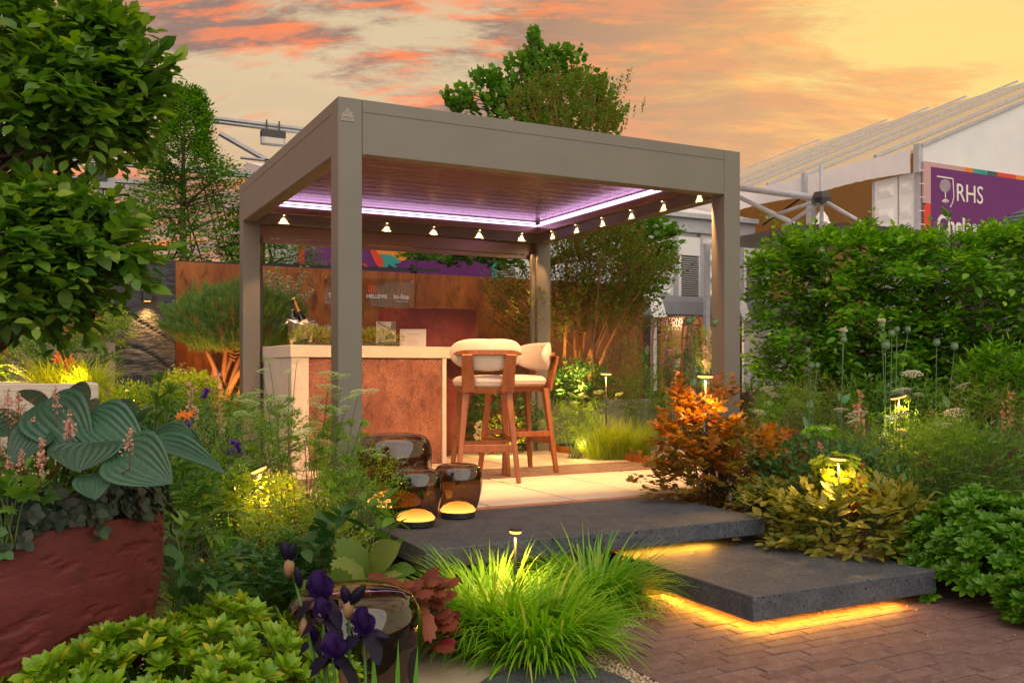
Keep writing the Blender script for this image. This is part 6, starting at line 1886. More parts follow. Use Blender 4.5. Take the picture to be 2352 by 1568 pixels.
# --- black irises close to the camera
def iris_flower_meshes():
    v, f = leaf_tpl(.95, 9, -.25, .5, .75, .6, .09); st = MB().add(v, f).mesh('standard', PM['iristop'], True)
    v, f = leaf_tpl(.72, 9, -.15, 1.25, 1.0, .7, .08); fl = MB().add(v, f).mesh('fall', PM['darkiris'], True); return st, fl
IST, IFL = iris_flower_meshes()
SP = mat('papery_spathe', (.28, .16, .07), (.34, .20, .10), rough=.8)
it = thing('black_iris', 'near black purple bearded irises standing before the big lantern', 'iris', BD(800, 2.15, -.34)); IO = Vector(it.location)
def iris_flower(px, py, d, s, lean=0.0, seed=0, top=True):
    c = VD(px, py, d); h = thing('iris_flower', None, None, c - IO); h.parent = it
    s_ = s / F * d; r = random.Random(seed)
    for k in range(3):
        a = 2 * math.pi * k / 3 + r.uniform(-.2, .2)
        for me, el, sc, tw in ((IST, 1.15, .62, .0), (IFL, -.10, .72, 1.05)):
            an = a + tw; y_ = Vector((math.cos(an) * math.cos(el), math.sin(an) * math.cos(el), math.sin(el))); up = Vector((-math.cos(an), -math.sin(an), .25)) if el > .5 else Vector((0, 0, 1))
            x_ = y_.cross(up).normalized(); z_ = x_.cross(y_); o = link(me.name.split('.')[0] + '_petal', me, h); sc *= s_ * r.uniform(.9, 1.1)
            mt = Matrix((x_ * sc, y_ * sc, z_ * sc * (1 if el < .5 else -1))).transposed().to_4x4(); o.matrix_local = mt
            if not top and el > .5: o.scale = o.scale * .6
    return c
fl = [(735, 1375, 2.15, 104, 1), (742, 1420, 2.13, 84, 2), (835, 1455, 2.12, 96, 3), (765, 1510, 2.10, 96, 4), (720, 1470, 2.2, 50, 5)]
st_ = []
for x, y, d, s, sd in fl:
    c = iris_flower(x, y, d, s, seed=sd); st_.append(bez(BD(800 + (x - 800) * .5, d, -.34), VD(x + 14, y + 160, d), c, 8))
tip = VD(664, 1290, 2.15); st_.append(bez(BD(800, 2.15, -.34), VD(735, 1500, 2.15), tip, 10))
tip2 = VD(800, 1390, 2.18); st_.append(bez(BD(812, 2.18, -.34), VD(805, 1560, 2.18), tip2, 10))
stems(it, st_, .0062, mat('iris_stalk', (.08, .20, .04), rough=.5), 'stalks', 8)
bud = leaf_tpl(.42, 5, .5, .05, .9, .7)
for (x, y, dx, dy, s) in ((664, 1290, -14, -50, 1), (664, 1290, 12, -46, 1), (690, 1350, -10, -50, .8), (800, 1390, -12, -48, .9), (800, 1390, 40, -48, 1), (835, 1450, 60, 15, 1), (765, 1505, -55, 30, 1.1)):
    a_, e_ = VD(x, y, 2.14), VD(x + dx, y + dy, 2.12)
    d_ = (e_ - a_); q = [a_ + d_ * u for u in (0, .2, .45, .7, .9, 1)]
    MB().tube([p - IO for p in q], [.004 * s, .010 * s, .014 * s, .012 * s, .006 * s, .001], 8).build('bud', PM['darkiris'], it, smooth=True)
for x, y, dx, dy in ((664, 1312, 0, -34), (800, 1408, 0, -34), (735, 1420, 4, -34), (700, 1450, -4, -32), (840, 1500, 6, -30), (790, 1560, -2, -34), (760, 1440, 3, -30)):
    a_, e_ = VD(x, y + 12, 2.15), VD(x + dx, y + dy, 2.13); q = [a_.lerp(e_, u) for u in (0, .3, .6, 1)]
    MB().tube([p - IO for p in q], [.006, .012, .013, .004], 8).build('spathe', SP, it, smooth=True)
for x0, x1, y1, w in ((880, 856, 1480, 30), (905, 915, 1465, 24), (925, 960, 1480, 26), (865, 835, 1560, 24)):
    a_, e_ = BD(x0, 2.2, -.34), VD(x1, y1, 2.15); L_ = (e_ - a_).length; y_ = (e_ - a_).normalized(); z_ = Vector((-fx, -fy, 0)); x_ = y_.cross(z_).normalized(); z_ = x_.cross(y_)
    o = link('sword_leaf', MB().add(*leaf_tpl(1, 6, .12, .02, .35, .5)).mesh('sword_leaf', LM['iris'], True), it); w_ = w / F * 2.2
    mt = Matrix((x_ * w_, y_ * L_, z_ * w_)).transposed().to_4x4(); mt.translation = a_ - IO; o.matrix_local = mt

# --- plants in the maroon pot
ho = thing('hosta', 'hosta with huge ribbed blue green leaves in the maroon pot', 'plant', POT + Vector((0.15, .05, .74))); HO = Vector(ho.location)
def hosta_me(seed):
    r = random.Random(seed); NU, NV = 44, 20; vs = []
    for j in range(NV + 1):
        v = j / NV; hw = .5 * math.sin(math.pi * min(1, v ** .62 * 1.0)) ** .72 * (1 - .05 * v) if 0 < v < 1 else 0
        for i in range(NU + 1):
            u = -1 + 2 * i / NU; x = hw * u; z = .16 * abs(u) ** 1.6 * hw * 2 - .30 * v * v + .08 * v + .007 * math.cos(u * 9 * math.pi) * (1 - v * .5) * hw * 2 + .05 * noise.noise(Vector((u * 1.2 + seed * 5, v * 2, 0))) * hw + .022 * math.sin(v * 7 + seed) * u * abs(u)
            vs.append((x, v, z))
    return MB().add(vs, [(j * (NU + 1) + i, j * (NU + 1) + i + 1, (j + 1) * (NU + 1) + i + 1, (j + 1) * (NU + 1) + i) for j in range(NV) for i in range(NU)])
hm, hn, hlk, hout = new_mat('ribbed_blue_green_leaf')
tcx = hn.new('ShaderNodeTexCoord'); wv = hn.new('ShaderNodeAttribute'); wv.attribute_name = 'vein'
pp_ = hn.new('ShaderNodeBsdfPrincipled'); pp_.inputs['Roughness'].default_value = .38; hoi = hn.new('ShaderNodeObjectInfo'); hhs = hn.new('ShaderNodeHueSaturation'); hlk.new(maprange(hn, hlk, hoi.outputs['Random'], 0, 1, .75, 1.2), hhs.inputs['Value'])
hlk.new(mixc(hn, hlk, maprange(hn, hlk, tex_noise(hn, hlk, 5, tcx.outputs['Object'], 5, .65), .35, .7), mixc(hn, hlk, wv.outputs['Fac'], (.020, .080, .055), (.034, .112, .080)), (.040, .105, .045)), hhs.inputs['Color']); hlk.new(hhs.outputs[0], pp_.inputs['Base Color'])
bmp = hn.new('ShaderNodeBump'); bmp.inputs['Strength'].default_value = .3; bmp.inputs['Distance'].default_value = .03
n2_ = tex_noise(hn, hlk, 14, tcx.outputs['Object'], 3); ad_ = hn.new('ShaderNodeMath'); ad_.operation = 'ADD'; hlk.new(wv.outputs['Fac'], ad_.inputs[0]); hlk.new(n2_, ad_.inputs[1]); hlk.new(ad_.outputs[0], bmp.inputs['Height']); hlk.new(bmp.outputs[0], pp_.inputs['Normal'])
tr__ = hn.new('ShaderNodeBsdfTranslucent'); tr__.inputs[0].default_value = (.08, .22, .05, 1); mxx = hn.new('ShaderNodeMixShader'); mxx.inputs[0].default_value = .18; hlk.new(pp_.outputs[0], mxx.inputs[1]); hlk.new(tr__.outputs[0], mxx.inputs[2]); hlk.new(mxx.outputs[0], hout.inputs[0])
HM = []
for i in range(4):
    me = hosta_me(i).mesh('leaf', hm, True); at_ = me.attributes.new('vein', 'FLOAT', 'POINT')
    at_.data.foreach_set('value', [.5 + .5 * math.cos((-1 + 2 * (k % 45) / 44) * 9 * math.pi) for k in range(len(me.vertices))]); HM.append(me)
def hleaf(x0, y0, x1, y1, w, d, tilt, roll=0):
    a_, e_ = VD(x0, y0, d), VD(x1, y1, d - .08); y_ = (e_ - a_).normalized(); L_ = (e_ - a_).length * 1.12; nn = Vector((-fx, -fy, 0)) * tilt + Vector((0, 0, 1)) * (1 - tilt) + Vector((rx, ry, 0)) * roll
    x_ = y_.cross(nn).normalized(); z_ = x_.cross(y_); w_ = w / F * d; o = link('leaf', HM[random.randint(0, 3)], ho); mt = Matrix((x_ * w_, y_ * L_, z_ * L_ * .7)).transposed().to_4x4(); mt.translation = a_ - HO; o.matrix_local = mt
    return bez(HO - Vector((0, 0, .05)), (HO + a_) / 2 + Vector((0, 0, .04)), a_, 6)
hp = [hleaf(*q) for q in ((95, 925, 185, 1015, 150, 2.55, .55), (120, 960, 60, 900, 120, 2.8, .4), (150, 955, 205, 945, 130, 2.75, .35), (130, 915, 190, 905, 110, 2.9, .35), (205, 950, 315, 1035, 125, 2.55, .6, .1),
    (235, 965, 300, 930, 90, 2.8, .4), (210, 1015, 180, 1066, 175, 2.40, .62), (300, 1010, 330, 935, 70, 2.7, .4, -.4), (270, 1035, 370, 1090, 150, 2.38, .66, .15), (330, 1020, 495, 1056, 80, 2.5, .35, .2), (340, 1000, 430, 985, 80, 2.65, .3, .2),
    (230, 1085, 215, 1130, 110, 2.36, .7), (60, 960, -20, 990, 120, 2.6, .5), (170, 1000, 120, 1030, 100, 2.6, .5), (380, 1000, 450, 1010, 70, 2.7, .3), (250, 1000, 330, 1010, 100, 2.75, .3), (100, 985, 30, 1050, 110, 2.5, .5))]
stems(ho, hp, .007, M['stem'], 'leaf_stalks', 6)
aj = thing('dark_ground_cover', 'dark crinkled purple green leaves spilling over the rim of the maroon pot', 'plant', POT + Vector((0, 0, .78)))
f_ = Fol(); n = 480; a = rng.uniform(-2.7, .9, n) + R(0); rad = .44 + rng.normal(0, .030, n); zz = .815 + rng.normal(.03, .030, n) - np.maximum(0, rad - .45) * 1.0 - (rng.random(n) < .12) * rng.uniform(0, .07, n) 
P = np.stack([POT.x + rad * np.cos(a), POT.y + rad * np.sin(a), POT.z + zz], 1); O = unit(np.stack([np.cos(a), np.sin(a), .35 + 0 * a], 1))
f_.whorls(P, O, 4, .034, .95); leaves(aj, f_, T_ROUND1, LM['ajuga'], 300, part_tpl=leaf_tpl(.78, 4, .2, .2, .9, .7, .03))
f_ = Fol(); n = 260; a = rng.uniform(0, 6.28, n); rad = .42 * np.sqrt(rng.random(n)); P = np.stack([POT.x + rad * np.cos(a), POT.y + rad * np.sin(a), POT.z + .84 + rng.uniform(0, .08, n)], 1)
f_.sprays(P, np.tile([[0, 0, 1.0]], (n, 1)) + rng.normal(0, .5, (n, 3)), 4, .06, .05)
pf = thing('pot_filler', 'low green foliage under the hosta in the maroon pot', 'plant', POT + Vector((0, 0, .76))); leaves(pf, f_, T_STAR, LM['green'], 0)
stems(pf, [[POT + Vector((.1 * k - .3, 0, .72)), POT + Vector((.1 * k - .3, .02, .86))] for k in range(6)], .004)
# foam flower spikes
def spikes(label, lst, d, m, base, name='foam_flower', sz=.010, per=60, cat='flowering plant', stm=None, wid=.018, r=.0018, tplv=T_ROUND1):
    t = thing(name, label, cat, base); f_ = Fol(); st_ = []
    for x, y0, y1, dd in lst:
        a_, e_ = VD(x + random.uniform(-2, 2), y1, d + dd), VD(x, y0, d + dd); u = rng.random(per) ** .8; P = np.array(a_) * (1 - u)[:, None] + np.array(e_) * u[:, None] + rng.normal(0, 1, (per, 3)) * (wid * (1.1 - u))[:, None] * np.array([1, 1, .4])
        f_.scatter(P, sz, .3); st_.append([Vector(base) + Vector((random.uniform(-.02, .02), 0, 0)), a_ + Vector((0, 0, -.03)), e_])
    stems(t, st_, r, stm or M['stemred']); leaves(t, f_, tplv, m, 0, stuff='florets'); return t
spikes('pink and white foam flower spikes in front of the hosta', [(128, 885, 950, 0), (160, 940, 1010, -.1), (158, 965, 1010, -.08), (297, 985, 1050, -.2), (97, 1005, 1075, -.15), (18, 895, 960, 0), (42, 905, 950, .05), (50, 1030, 1090, -.1), (20, 1050, 1100, -.1), (92, 1040, 1095, -.2), (75, 960, 1010, 0)], 2.5, PM['palepink'], tuple(POT + Vector((.05, -.15, .78))), sz=.008, per=60, wid=.010)
plant('airy bronze seed heads at the far left of the maroon pot', 'bronze_grass', 'plant', 10, 2.6, .40, 130, 930, 1110, 260, T_OVAL1, leafmat('bronze_seed', (.22, .11, .05), (.34, .18, .09), .7, .3), .010, 'spray', 9, .07, nst=40, stm=M['stembrown'], str_=.0012)
plant('pale green lobed leaves at the left rim of the maroon pot', 'lobed_perennial', 'plant', 20, 2.35, .42, 110, 1100, 1190, 16, T_MAPLE, LM['green'], .07, 'spray', 3, .06, parts=48, nst=8, ptpl=T_MAPLE)
# lily stems with buds above the hosta
li = thing('lily', 'green lily stems in bud rising behind the hosta', 'lily', BD(335, 3.3, -.2)); LO = Vector(li.location); f_ = Fol(); st_ = []
for x, y in ((365, 878), (392, 905), (378, 935)):
    e_ = VD(x, y, 3.2); q = bez(LO, LO.lerp(e_, .5) + Vector((-.02, 0, .05)), e_, 14); st_.append(q)
    f_.whorls(P3(q[6:]), np.tile([[0, 0, 1.0]], (9, 1)), 5, .075, .75); f_.whorls(P3([e_]), np.array([[0, 0, 1.0]]), 7, .05, .35)
stems(li, st_, .006); leaves(li, f_, T_NARROW, LM['green'], 120)

# --- raised planter on the left
zt = zp - .06
plant('mixed leafy greenery at the left end of the raised planter', 'leafy_shrub', 'shrub', 20, 7.2, zt, 170, 775, 880, 260, T_OVAL1, LM['green'], .05, 'spray', 5, .10, nst=20)
plant('dark stems with reddish leaves behind the orange lilies', 'leafy_perennial', 'plant', 95, 7.6, zt, 150, 775, 870, 170, T_OVAL1, LM['amel'], .04, 'spray', 6, .16, nst=30, stm=M['stembrown'])
plant('bright leafy shrub at the right end of the raised planter', 'leafy_shrub', 'shrub', 185, 7.4, zt, 110, 795, 850, 130, T_NARROW, LM['green'], .08, 'spray', 5, .12, nst=15)
gr = thing('grass_clump', 'yellow lit daylily grass at the right end of the raised planter', 'grass', BD(170, 7.0, zt)); blades(gr, [tuple(BD(x, 7.0, zt)) for x in (115, 140, 165, 190, 215)], 620, .34, .45, 1.2, .010, LM['yellow'], .10)
gr = thing('fern', 'fern with arching fronds in the middle of the raised planter', 'fern', BD(75, 7.0, zt)); f_ = Fol(); st_ = []
for k in range(13):
    a = random.uniform(0, 6.28); b = BD(75, 7.0, zt); e_ = b + Vector((math.cos(a) * .28, math.sin(a) * .28, .16)); q = bez(b, b.lerp(e_, .5) + Vector((0, 0, .18)), e_, 12); st_.append(q)
    for i in range(3, 13):
        dr = (q[i] - q[i - 1]).normalized(); s2 = dr.cross(Vector((0, 0, 1))).normalized()
        for sg in (-1, 1): f_.put(P3([q[i]]), np.array([tuple(s2 * sg + dr * .3)]), np.array([[0, 0, 1.0]]), np.array([.09 * (1.1 - i / 13)]))
stems(gr, st_, .0025); leaves(gr, f_, leaf_tpl(.2, 2, .1, .2), LM['feather'], 0, stuff='fronds')
def lilies(label, pts, d, gz, m=PM['orange'], s=.035, name='daylily'):
    t = thing(name, label, 'lily', BD(sum(p[0] for p in pts) / len(pts), d, gz)); st_ = []
    me = MB().add(*leaf_tpl(.38, 3, .2, .5)).mesh('petal', m, True); O_ = Vector(t.location)
    for x, y in pts:
        c = VD(x, y, d + random.uniform(-.1, .1)); h = thing('flower_head', None, None, c - O_); h.parent = t; ax = Vector((-fx + random.uniform(-.4, .4), -fy, random.uniform(.1, .7))).normalized()
        for k in range(6):
            a = k * math.pi / 3; u = ax.cross(Vector((0, 0, 1))).normalized(); w_ = ax.cross(u); y_ = (ax * .55 + (u * math.cos(a) + w_ * math.sin(a)) * .85).normalized(); x_ = y_.cross(ax).normalized(); z_ = x_.cross(y_)
            o = link('petal', me, h); o.matrix_local = (Matrix((x_, y_, z_)).transposed() * s).to_4x4()
        st_.append([O_, O_.lerp(c, .6) + Vector((0, 0, .05)), c])
    stems(t, st_, .003); return t
lilies('orange daylilies over the yellow lit grass in the raised planter', [(137, 818), (150, 823), (162, 824), (143, 832), (171, 838), (150, 845), (133, 828), (160, 845)], 7.1, zt, s=.055)
lilies('orange lily blooms low behind the hosta', [(420, 951), (430, 955), (412, 957), (440, 950)], 4.9, -.1, s=.03)
plant('yellow lit leafy climber beside the wall lamp', 'climber', 'climber', 262, 8.2, .5, 80, 715, 800, 110, T_OVAL1, LM['yellow'], .045, 'spray', 5, .10, nst=14)
plant('yellow green shrub under the wall lamp behind the low wall', 'leafy_shrub', 'shrub', 225, 7.9, .6, 120, 705, 785, 130, T_OVAL1, LM['feather'], .045, 'spray', 5, .10, nst=14)
spot(BD(170, 6.75, zt + .02), BD(170, 7.2, zt + .25), 9, (1, .50, .10), 140, .9, .04)
point(BD(25, 6.95, zt + .10), 5, (1, .5, .1), .03)

# --- bed between planter and bar
plant('variegated oregano like bush in front of the dark stone wall', 'variegated_shrub', 'shrub', 425, 7.4, .05, 130, 838, 950, 330, T_OVAL1, LM['variegated'], .020, 'whorl', 6, nst=60)
plant('low yellow green perennials around the small path light', 'leafy_perennial', 'plant', 290, 6.9, -.03, 160, 900, 985, 260, T_OVAL1, LM['yellow'], .05, 'spray', 6, .12, nst=25)
plant('lit feathery foliage right of the small path light', 'fennel', 'plant', 370, 6.7, -.03, 210, 905, 975, 330, leaf_tpl(.16, 1, 0, .1), LM['feather'], .045, 'feather', 9, .14, nst=30)
plant('green fern like foliage at the foot of the pine bed', 'leafy_perennial', 'plant', 470, 6.9, -.03, 200, 900, 1010, 330, leaf_tpl(.2, 1, .1, .2), LM['green'], .06, 'spray', 7, .14, nst=25)
plant('lobed yellow green leaves below the oregano bush', 'leafy_perennial', 'plant', 430, 7.0, 0, 120, 870, 930, 120, T_STAR, LM['yellow'], .06, 'spray', 4, .1, nst=15)
plant('dark foliage filling the bed behind the hosta', 'leafy_perennial', 'plant', 380, 5.6, -.1, 330, 960, 1120, 420, T_OVAL1, LM['dgreen'], .05, 'spray', 6, .13, nst=25)
plant('mixed green foliage behind the feathery plants', 'leafy_perennial', 'plant', 560, 5.9, -.05, 300, 930, 1100, 380, T_OVAL1, LM['green'], .04, 'spray', 6, .13, nst=25)
spikes('pale pink foxglove spires left of the pergola', [(440, 880, 930, 0), (452, 930, 985, -.1), (435, 925, 990, .1), (503, 920, 985, 0), (500, 850, 915, .1), (512, 960, 1000, 0)], 5.4, PM['palepink'], tuple(BD(460, 5.4, -.1)), 'foxglove', .030, 26, 'foxglove', M['stem'], .012, .004, T_OVAL1)
def irises(label, pts, d, gz, m, s):
    t = thing('iris', label, 'iris', BD(sum(p[0] for p in pts) / len(pts), d, gz)); f_ = Fol(); st_ = []; O_ = Vector(t.location)
    for x, y in pts:
        c = VD(x, y, d); f_.whorls(P3([c]), np.array([[0, 0, 1.0]]), 4, s, .95); f_.whorls(P3([c]), np.array([[0, 0, 1.0]]), 3, s, .4); st_.append([O_, O_.lerp(c, .6), c])
    stems(t, st_, .004); leaves(t, f_, leaf_tpl(.6, 3, .2, .5), m, 40, 'petal', 'petals')
    blades(t, O_, 40, .5, .2, .3, .016, LM['iris'], .07); return t
irises('violet irises left of the pergola post', [(475, 903), (470, 915), (434, 978), (430, 988), (442, 992)], 5.4, -.1, PM['violet'], .05)
irises('dark violet irises before the tall umbels', [(545, 1030), (530, 1045), (548, 1042), (536, 1022)], 4.7, -.2, PM['violet'], .045)
plant('low green foliage around the foot of the front left post', 'leafy_perennial', 'plant', 800, 5.25, -.1, 190, 1120, 1200, 200, T_STAR, LM['green'], .04, 'spray', 5, .1, nst=20)
plant('olive green foliage along the front edge of the bed', 'leafy_perennial', 'plant', 700, 4.25, -.34, 260, 1185, 1330, 330, leaf_tpl(.22, 1, .1, .1), LM['sedge'], .05, 'spray', 8, .12, nst=20)

# --- behind the pergola, right
gr = thing('grass_clump', 'tall green grass beside the patio right of the pergola', 'grass', BD(1410, 9.0, -.02)); blades(gr, [tuple(BD(x, 9.05, -.02)) for x in (1375, 1405, 1435, 1460)], 1300, .50, .3, .7, .006, LM['sedge'], .13)
plant('feathery meadow plant between the pergola and the tall grass', 'meadow_plant', 'plant', 1320, 9.1, -.02, 120, 930, 1030, 240, leaf_tpl(.2, 1, .1, .2), LM['feather'], .05, 'feather', 7, .14, nst=30)
umbel_plant('yellow flat headed flowers in front of the low wall', 1330, 9.3, 0, [(1313, 906, 24), (1338, 910, 26), (1375, 900, 26), (1352, 935, 20), (1318, 925, 20), (1300, 940, 18), (1422, 905, 20)], UM)
plant('dark green perennials above the low wall', 'leafy_perennial', 'plant', 1330, 10.2, .45, 160, 850, 925, 280, T_NARROW, LM['dgreen'], .09, 'spray', 6, .16, nst=20)
plant('wild green stems rising between the shrub and the stand', 'meadow_plant', 'plant', 1450, 9.6, .1, 130, 800, 1000, 330, leaf_tpl(.2, 1, .1, .2), LM['green'], .06, 'feather', 7, .18, nst=40)
plant('green filler foliage left of the sage planter', 'leafy_perennial', 'plant', 1480, 11.0, 0, 90, 860, 980, 170, T_OVAL1, LM['sedge'], .05, 'spray', 6, .14, nst=20)
plant('leafy bed seen between the stools behind the patio', 'leafy_perennial', 'plant', 1150, 9.75, 0, 190, 905, 1035, 330, T_OVAL1, LM['dgreen'], .06, 'spray', 6, .15, nst=20)
t = thing('white_peony', 'two white round flowers seen between the stool legs', 'flower', BD(1100, 9.45, 0)); st_ = []
for x, y in ((1103, 980), (1102, 998)):
    c = VD(x, y, 9.4); f_ = Fol(); P, O = ell(60, c, .035, .8); f_.put(P, O, unit(rng.normal(size=P.shape)), np.full(len(P), .035)); leaves(t, f_, T_ROUND1, PM['white'], 0, stuff='petals'); st_.append([Vector(t.location), c])
stems(t, st_, .004)
plant('lit yellow flowers low behind the bar stools', 'leafy_perennial', 'plant', 1160, 9.4, 0, 90, 960, 1030, 90, T_OVAL1, LM['yellow'], .035, 'spray', 5, .09, nst=15)
point(BD(1160, 9.35, .10), 4, (1, .62, .2), .03); point(BD(1335, 9.0, .14), 2.5, (1, .6, .2), .02)
spikes('salmon foxglove spire beside the sage green planter', [(1553, 840, 925, 0), (1560, 860, 900, .1)], 8.0, PM['pink'], tuple(BD(1555, 8.0, 0)), 'foxglove', .04, 34, 'foxglove', M['stem'], .012, .004, T_OVAL1)

# --- orange shrub and the right bed
ob = plant('orange and copper leaved shrub at the right end of the upper step', 'orange_shrub', 'shrub', 1658, 6.35, -.05, 345, 985, 1200, 330, T_MAPLE, LM['orange2'], .072, 'spray', 5, .12, parts=0, nst=60, stm=M['stembrown'], str_=.004, up=.6)
def extra(root, px, d, wpx, top, bot, n, tpl, m, sz, parts, k=5, L=.1, ptpl=None, nm='leaf'):
    c = VD(px, (top + bot) / 2, d); w = wpx / 2 / F * d; h = (bot - top) / 2 / F * d; P, O = ell(n, (0, 0, 0), (w, w * .8, h), .3); Q = np.stack([c.x + P[:, 0] * rx + P[:, 1] * fx, c.y + P[:, 0] * ry + P[:, 1] * fy, c.z + P[:, 2]], 1)
    leaves(root, Fol().sprays(Q, unit(O) + np.array([0, 0, .8]), k, L, sz), tpl, m, parts, nm, part_tpl=ptpl); return Q
Q1 = extra(ob, 1600, 6.2, 170, 925, 1110, 100, T_MAPLE, LM['orange'], .080, 150, ptpl=T_MAPLE)
Q2 = extra(ob, 1735, 6.3, 210, 985, 1130, 85, T_MAPLE, LM['orange'], .080, 100, ptpl=T_MAPLE)
Q3 = extra(ob, 1575, 6.35, 60, 885, 960, 26, T_MAPLE, LM['orange'], .07, 30, ptpl=T_MAPLE); Q4 = extra(ob, 1655, 6.35, 50, 880, 950, 20, T_MAPLE, LM['orange'], .07, 20, ptpl=T_MAPLE)
extra(ob, 1530, 6.15, 60, 1050, 1150, 26, T_MAPLE, LM['orange2'], .045, 0)
stems(ob, [bez(Vector(ob.location), Vector(ob.location).lerp(Vector(q), .5) + Vector((0, 0, .1)), Vector(q), 6) for q in np.concatenate([Q1[:30], Q2[:30], Q3[:12], Q4[:8]])], .004, M['stembrown'], 'upper_stems')
ac = plant('olive bronze divided leaves along the edge of the lower step', 'bronze_leaved_perennial', 'plant', 1960, 5.35, -.3, 360, 1130, 1290, 330, T_OVAL, LM['actaea'], .085, 'spray', 5, .13, parts=300, nst=30, ptpl=leaf_tpl(.5, 4, .2, .2), stm=M['stembrown'])
plant('olive green lobed leaves between the orange shrub and the lower step', 'leafy_perennial', 'plant', 1790, 5.75, -.2, 200, 1130, 1225, 170, T_STAR, LM['actaea'], .065, 'spray', 5, .1, parts=100, nst=20)
plant('dark green filler foliage low in the right bed', 'leafy_perennial', 'plant', 1900, 5.9, -.15, 330, 1040, 1200, 420, T_OVAL1, LM['dgreen'], .06, 'spray', 6, .14, nst=30)
plant('green filler foliage at the far right of the bed', 'leafy_perennial', 'plant', 2230, 6.0, -.15, 300, 1000, 1180, 450, T_NARROW, LM['green'], .08, 'spray', 6, .16, nst=60)
plant('tall mixed green stems under the hedge', 'meadow_plant', 'plant', 2040, 6.9, -.05, 420, 880, 1090, 620, leaf_tpl(.2, 1, .1, .2), LM['green'], .06, 'feather', 7, .16, nst=90)
for px, w, top, bot, d, lab, m in ((1890, 150, 890, 1020, 6.6, 'brownish fennel haze left of the tilted path light', 'bronze'), (2260, 230, 900, 1110, 6.1, 'wide brownish fennel haze at the right edge', 'bronze'),
                              (2060, 230, 985, 1110, 5.9, 'bright green fennel below the tilted path light', 'feather'), (1790, 130, 900, 990, 7.0, 'green fennel behind the orange shrub', 'feather'), (2180, 120, 990, 1060, 5.8, 'green fennel right of the pale poppy stem', 'feather')):
    plant(lab, 'fennel', 'plant', px, d, -.1, w, top, bot, int(w * 2.0), leaf_tpl(.10, 1, 0, .1), LM[m], .045, 'feather', 10, .16, nst=26)
plant('yellow green euphorbia around the low path light', 'euphorbia', 'plant', 1925, 5.5, -.25, 130, 1040, 1120, 110, T_OVAL, LM['yellow'], .035, 'whorl', 7, nst=30)
plant('yellow green flower bracts in the middle of the right bed', 'euphorbia', 'plant', 1890, 6.2, -.1, 90, 975, 1010, 60, T_OVAL1, LM['lime'], .03, 'whorl', 7, nst=18)
plant('willowy light green leaves at the right edge under the hedge', 'willow_leaved_shrub', 'shrub', 2320, 6.9, 0, 170, 815, 980, 230, T_NARROW, LM['hedge'], .10, 'spray', 6, .16, parts=120, nst=30)
umbel_plant('white umbels around the tilted path light in the right bed', 2070, 6.2, -.1, [(2096, 858, 46), (2071, 896, 44), (2073, 952, 40), (2073, 990, 34), (2045, 960, 30), (2110, 905, 26)], UM2)
umbel_plant('white umbels over the bronze fennel in the right bed', 1950, 6.1, -.1, [(1931, 940, 32), (1968, 952, 50), (1966, 968, 40), (1900, 985, 20)], UM2)
umbel_plant('white umbels at the right of the bed', 2190, 6.0, -.1, [(2192, 947, 52), (2169, 975, 34), (2160, 988, 36), (2210, 886, 40), (2195, 965, 30)], UM2)
umbel_plant('small white umbels behind the orange shrub', 1760, 7.0, -.02, [(1762, 893, 34), (1775, 905, 26), (1745, 946, 30), (1766, 925, 24)], UM2)
def poppies(label, base, d, gz, pods, whites=(), m=PM['pod']):
    b = BD(base, d, gz); t = thing('poppy', label, 'poppy', b); st_ = []; f_ = Fol()
    pm_ = MB().lathe([(.001, 0), (.10, .04), (.42, .25), (.5, .6), (.40, .95), (.30, 1.0), (.46, 1.04), (.46, 1.12), (.001, 1.16)], 12).mesh('seed_pod', m, True)
    for x, y, s in list(pods) + [(x, y + 14, 14) for x, y in whites]:
        c = VD(x, y, d); s0 = b + Vector((random.uniform(-.05, .05), random.uniform(-.05, .05), 0)); q = bez(s0, s0.lerp(c, .5) + Vector((random.uniform(-.04, .04), 0, .05)), c, 8); st_.append(q)
        o = link('seed_pod', pm_, t); o.location = c - b; r_ = s / F * d; o.scale = (r_, r_, r_)
    for i in range(len(st_)):
        q = st_[i]
        for j in (3, 4, 5): f_.put(P3([q[j]]), unit(rng.normal(0, .6, (1, 3)) + np.array([[0, 0, .5]])), unit(rng.normal(0, .4, (1, 3)) + np.array([[0, 0, .6]])), np.array([.09]))
    stems(t, st_, .0045, PM['pod']); leaves(t, f_, lobed_tpl([(0, .58), (8, .48), (14, .5), (20, .36), (32, .32), (42, .36), (60, .24), (80, .26), (110, .26), (140, .36)], .02), leafmat('glaucous_leaf', (.06, .15, .07), (.09, .19, .09), .55, .3), 60)
    for x, y in whites:
        c = VD(x, y, d); ff = Fol().whorls(P3([c, c]), np.array([[.2, 0, 1.0], [0, .2, 1.0]]), 4, .05, .55); leaves(t, ff, leaf_tpl(.9, 3, .2, .3, .8, .7), PM['white'], 8, 'petal')
    return t
poppies('tall poppy stems with pods and a white bloom above the right bed', 2040, 6.4, -.1, [(2048, 776, 17), (2034, 806, 22), (2060, 764, 13), (2085, 765, 14)], [(2026, 742)])
poppies('poppy stem with a drooping white bloom left in the right bed', 1930, 6.4, -.1, [(1938, 790, 16)], [(1936, 764)])
poppies('poppy pods standing against the hedge at the right', 2160, 6.4, -.1, [(2151, 797, 17), (2192, 806, 18)])
poppies('small group of poppy pods before the hedge end', 1868, 6.5, -.1, [(1863, 849, 16), (1877, 847, 13), (1856, 812, 12)])
poppies('poppy pods and grey green leaves beside the tall path light', 1615, 6.5, -.05, [(1582, 748, 18), (1641, 750, 16), (1592, 738, 10), (1553, 850, 14), (1598, 860, 12)])
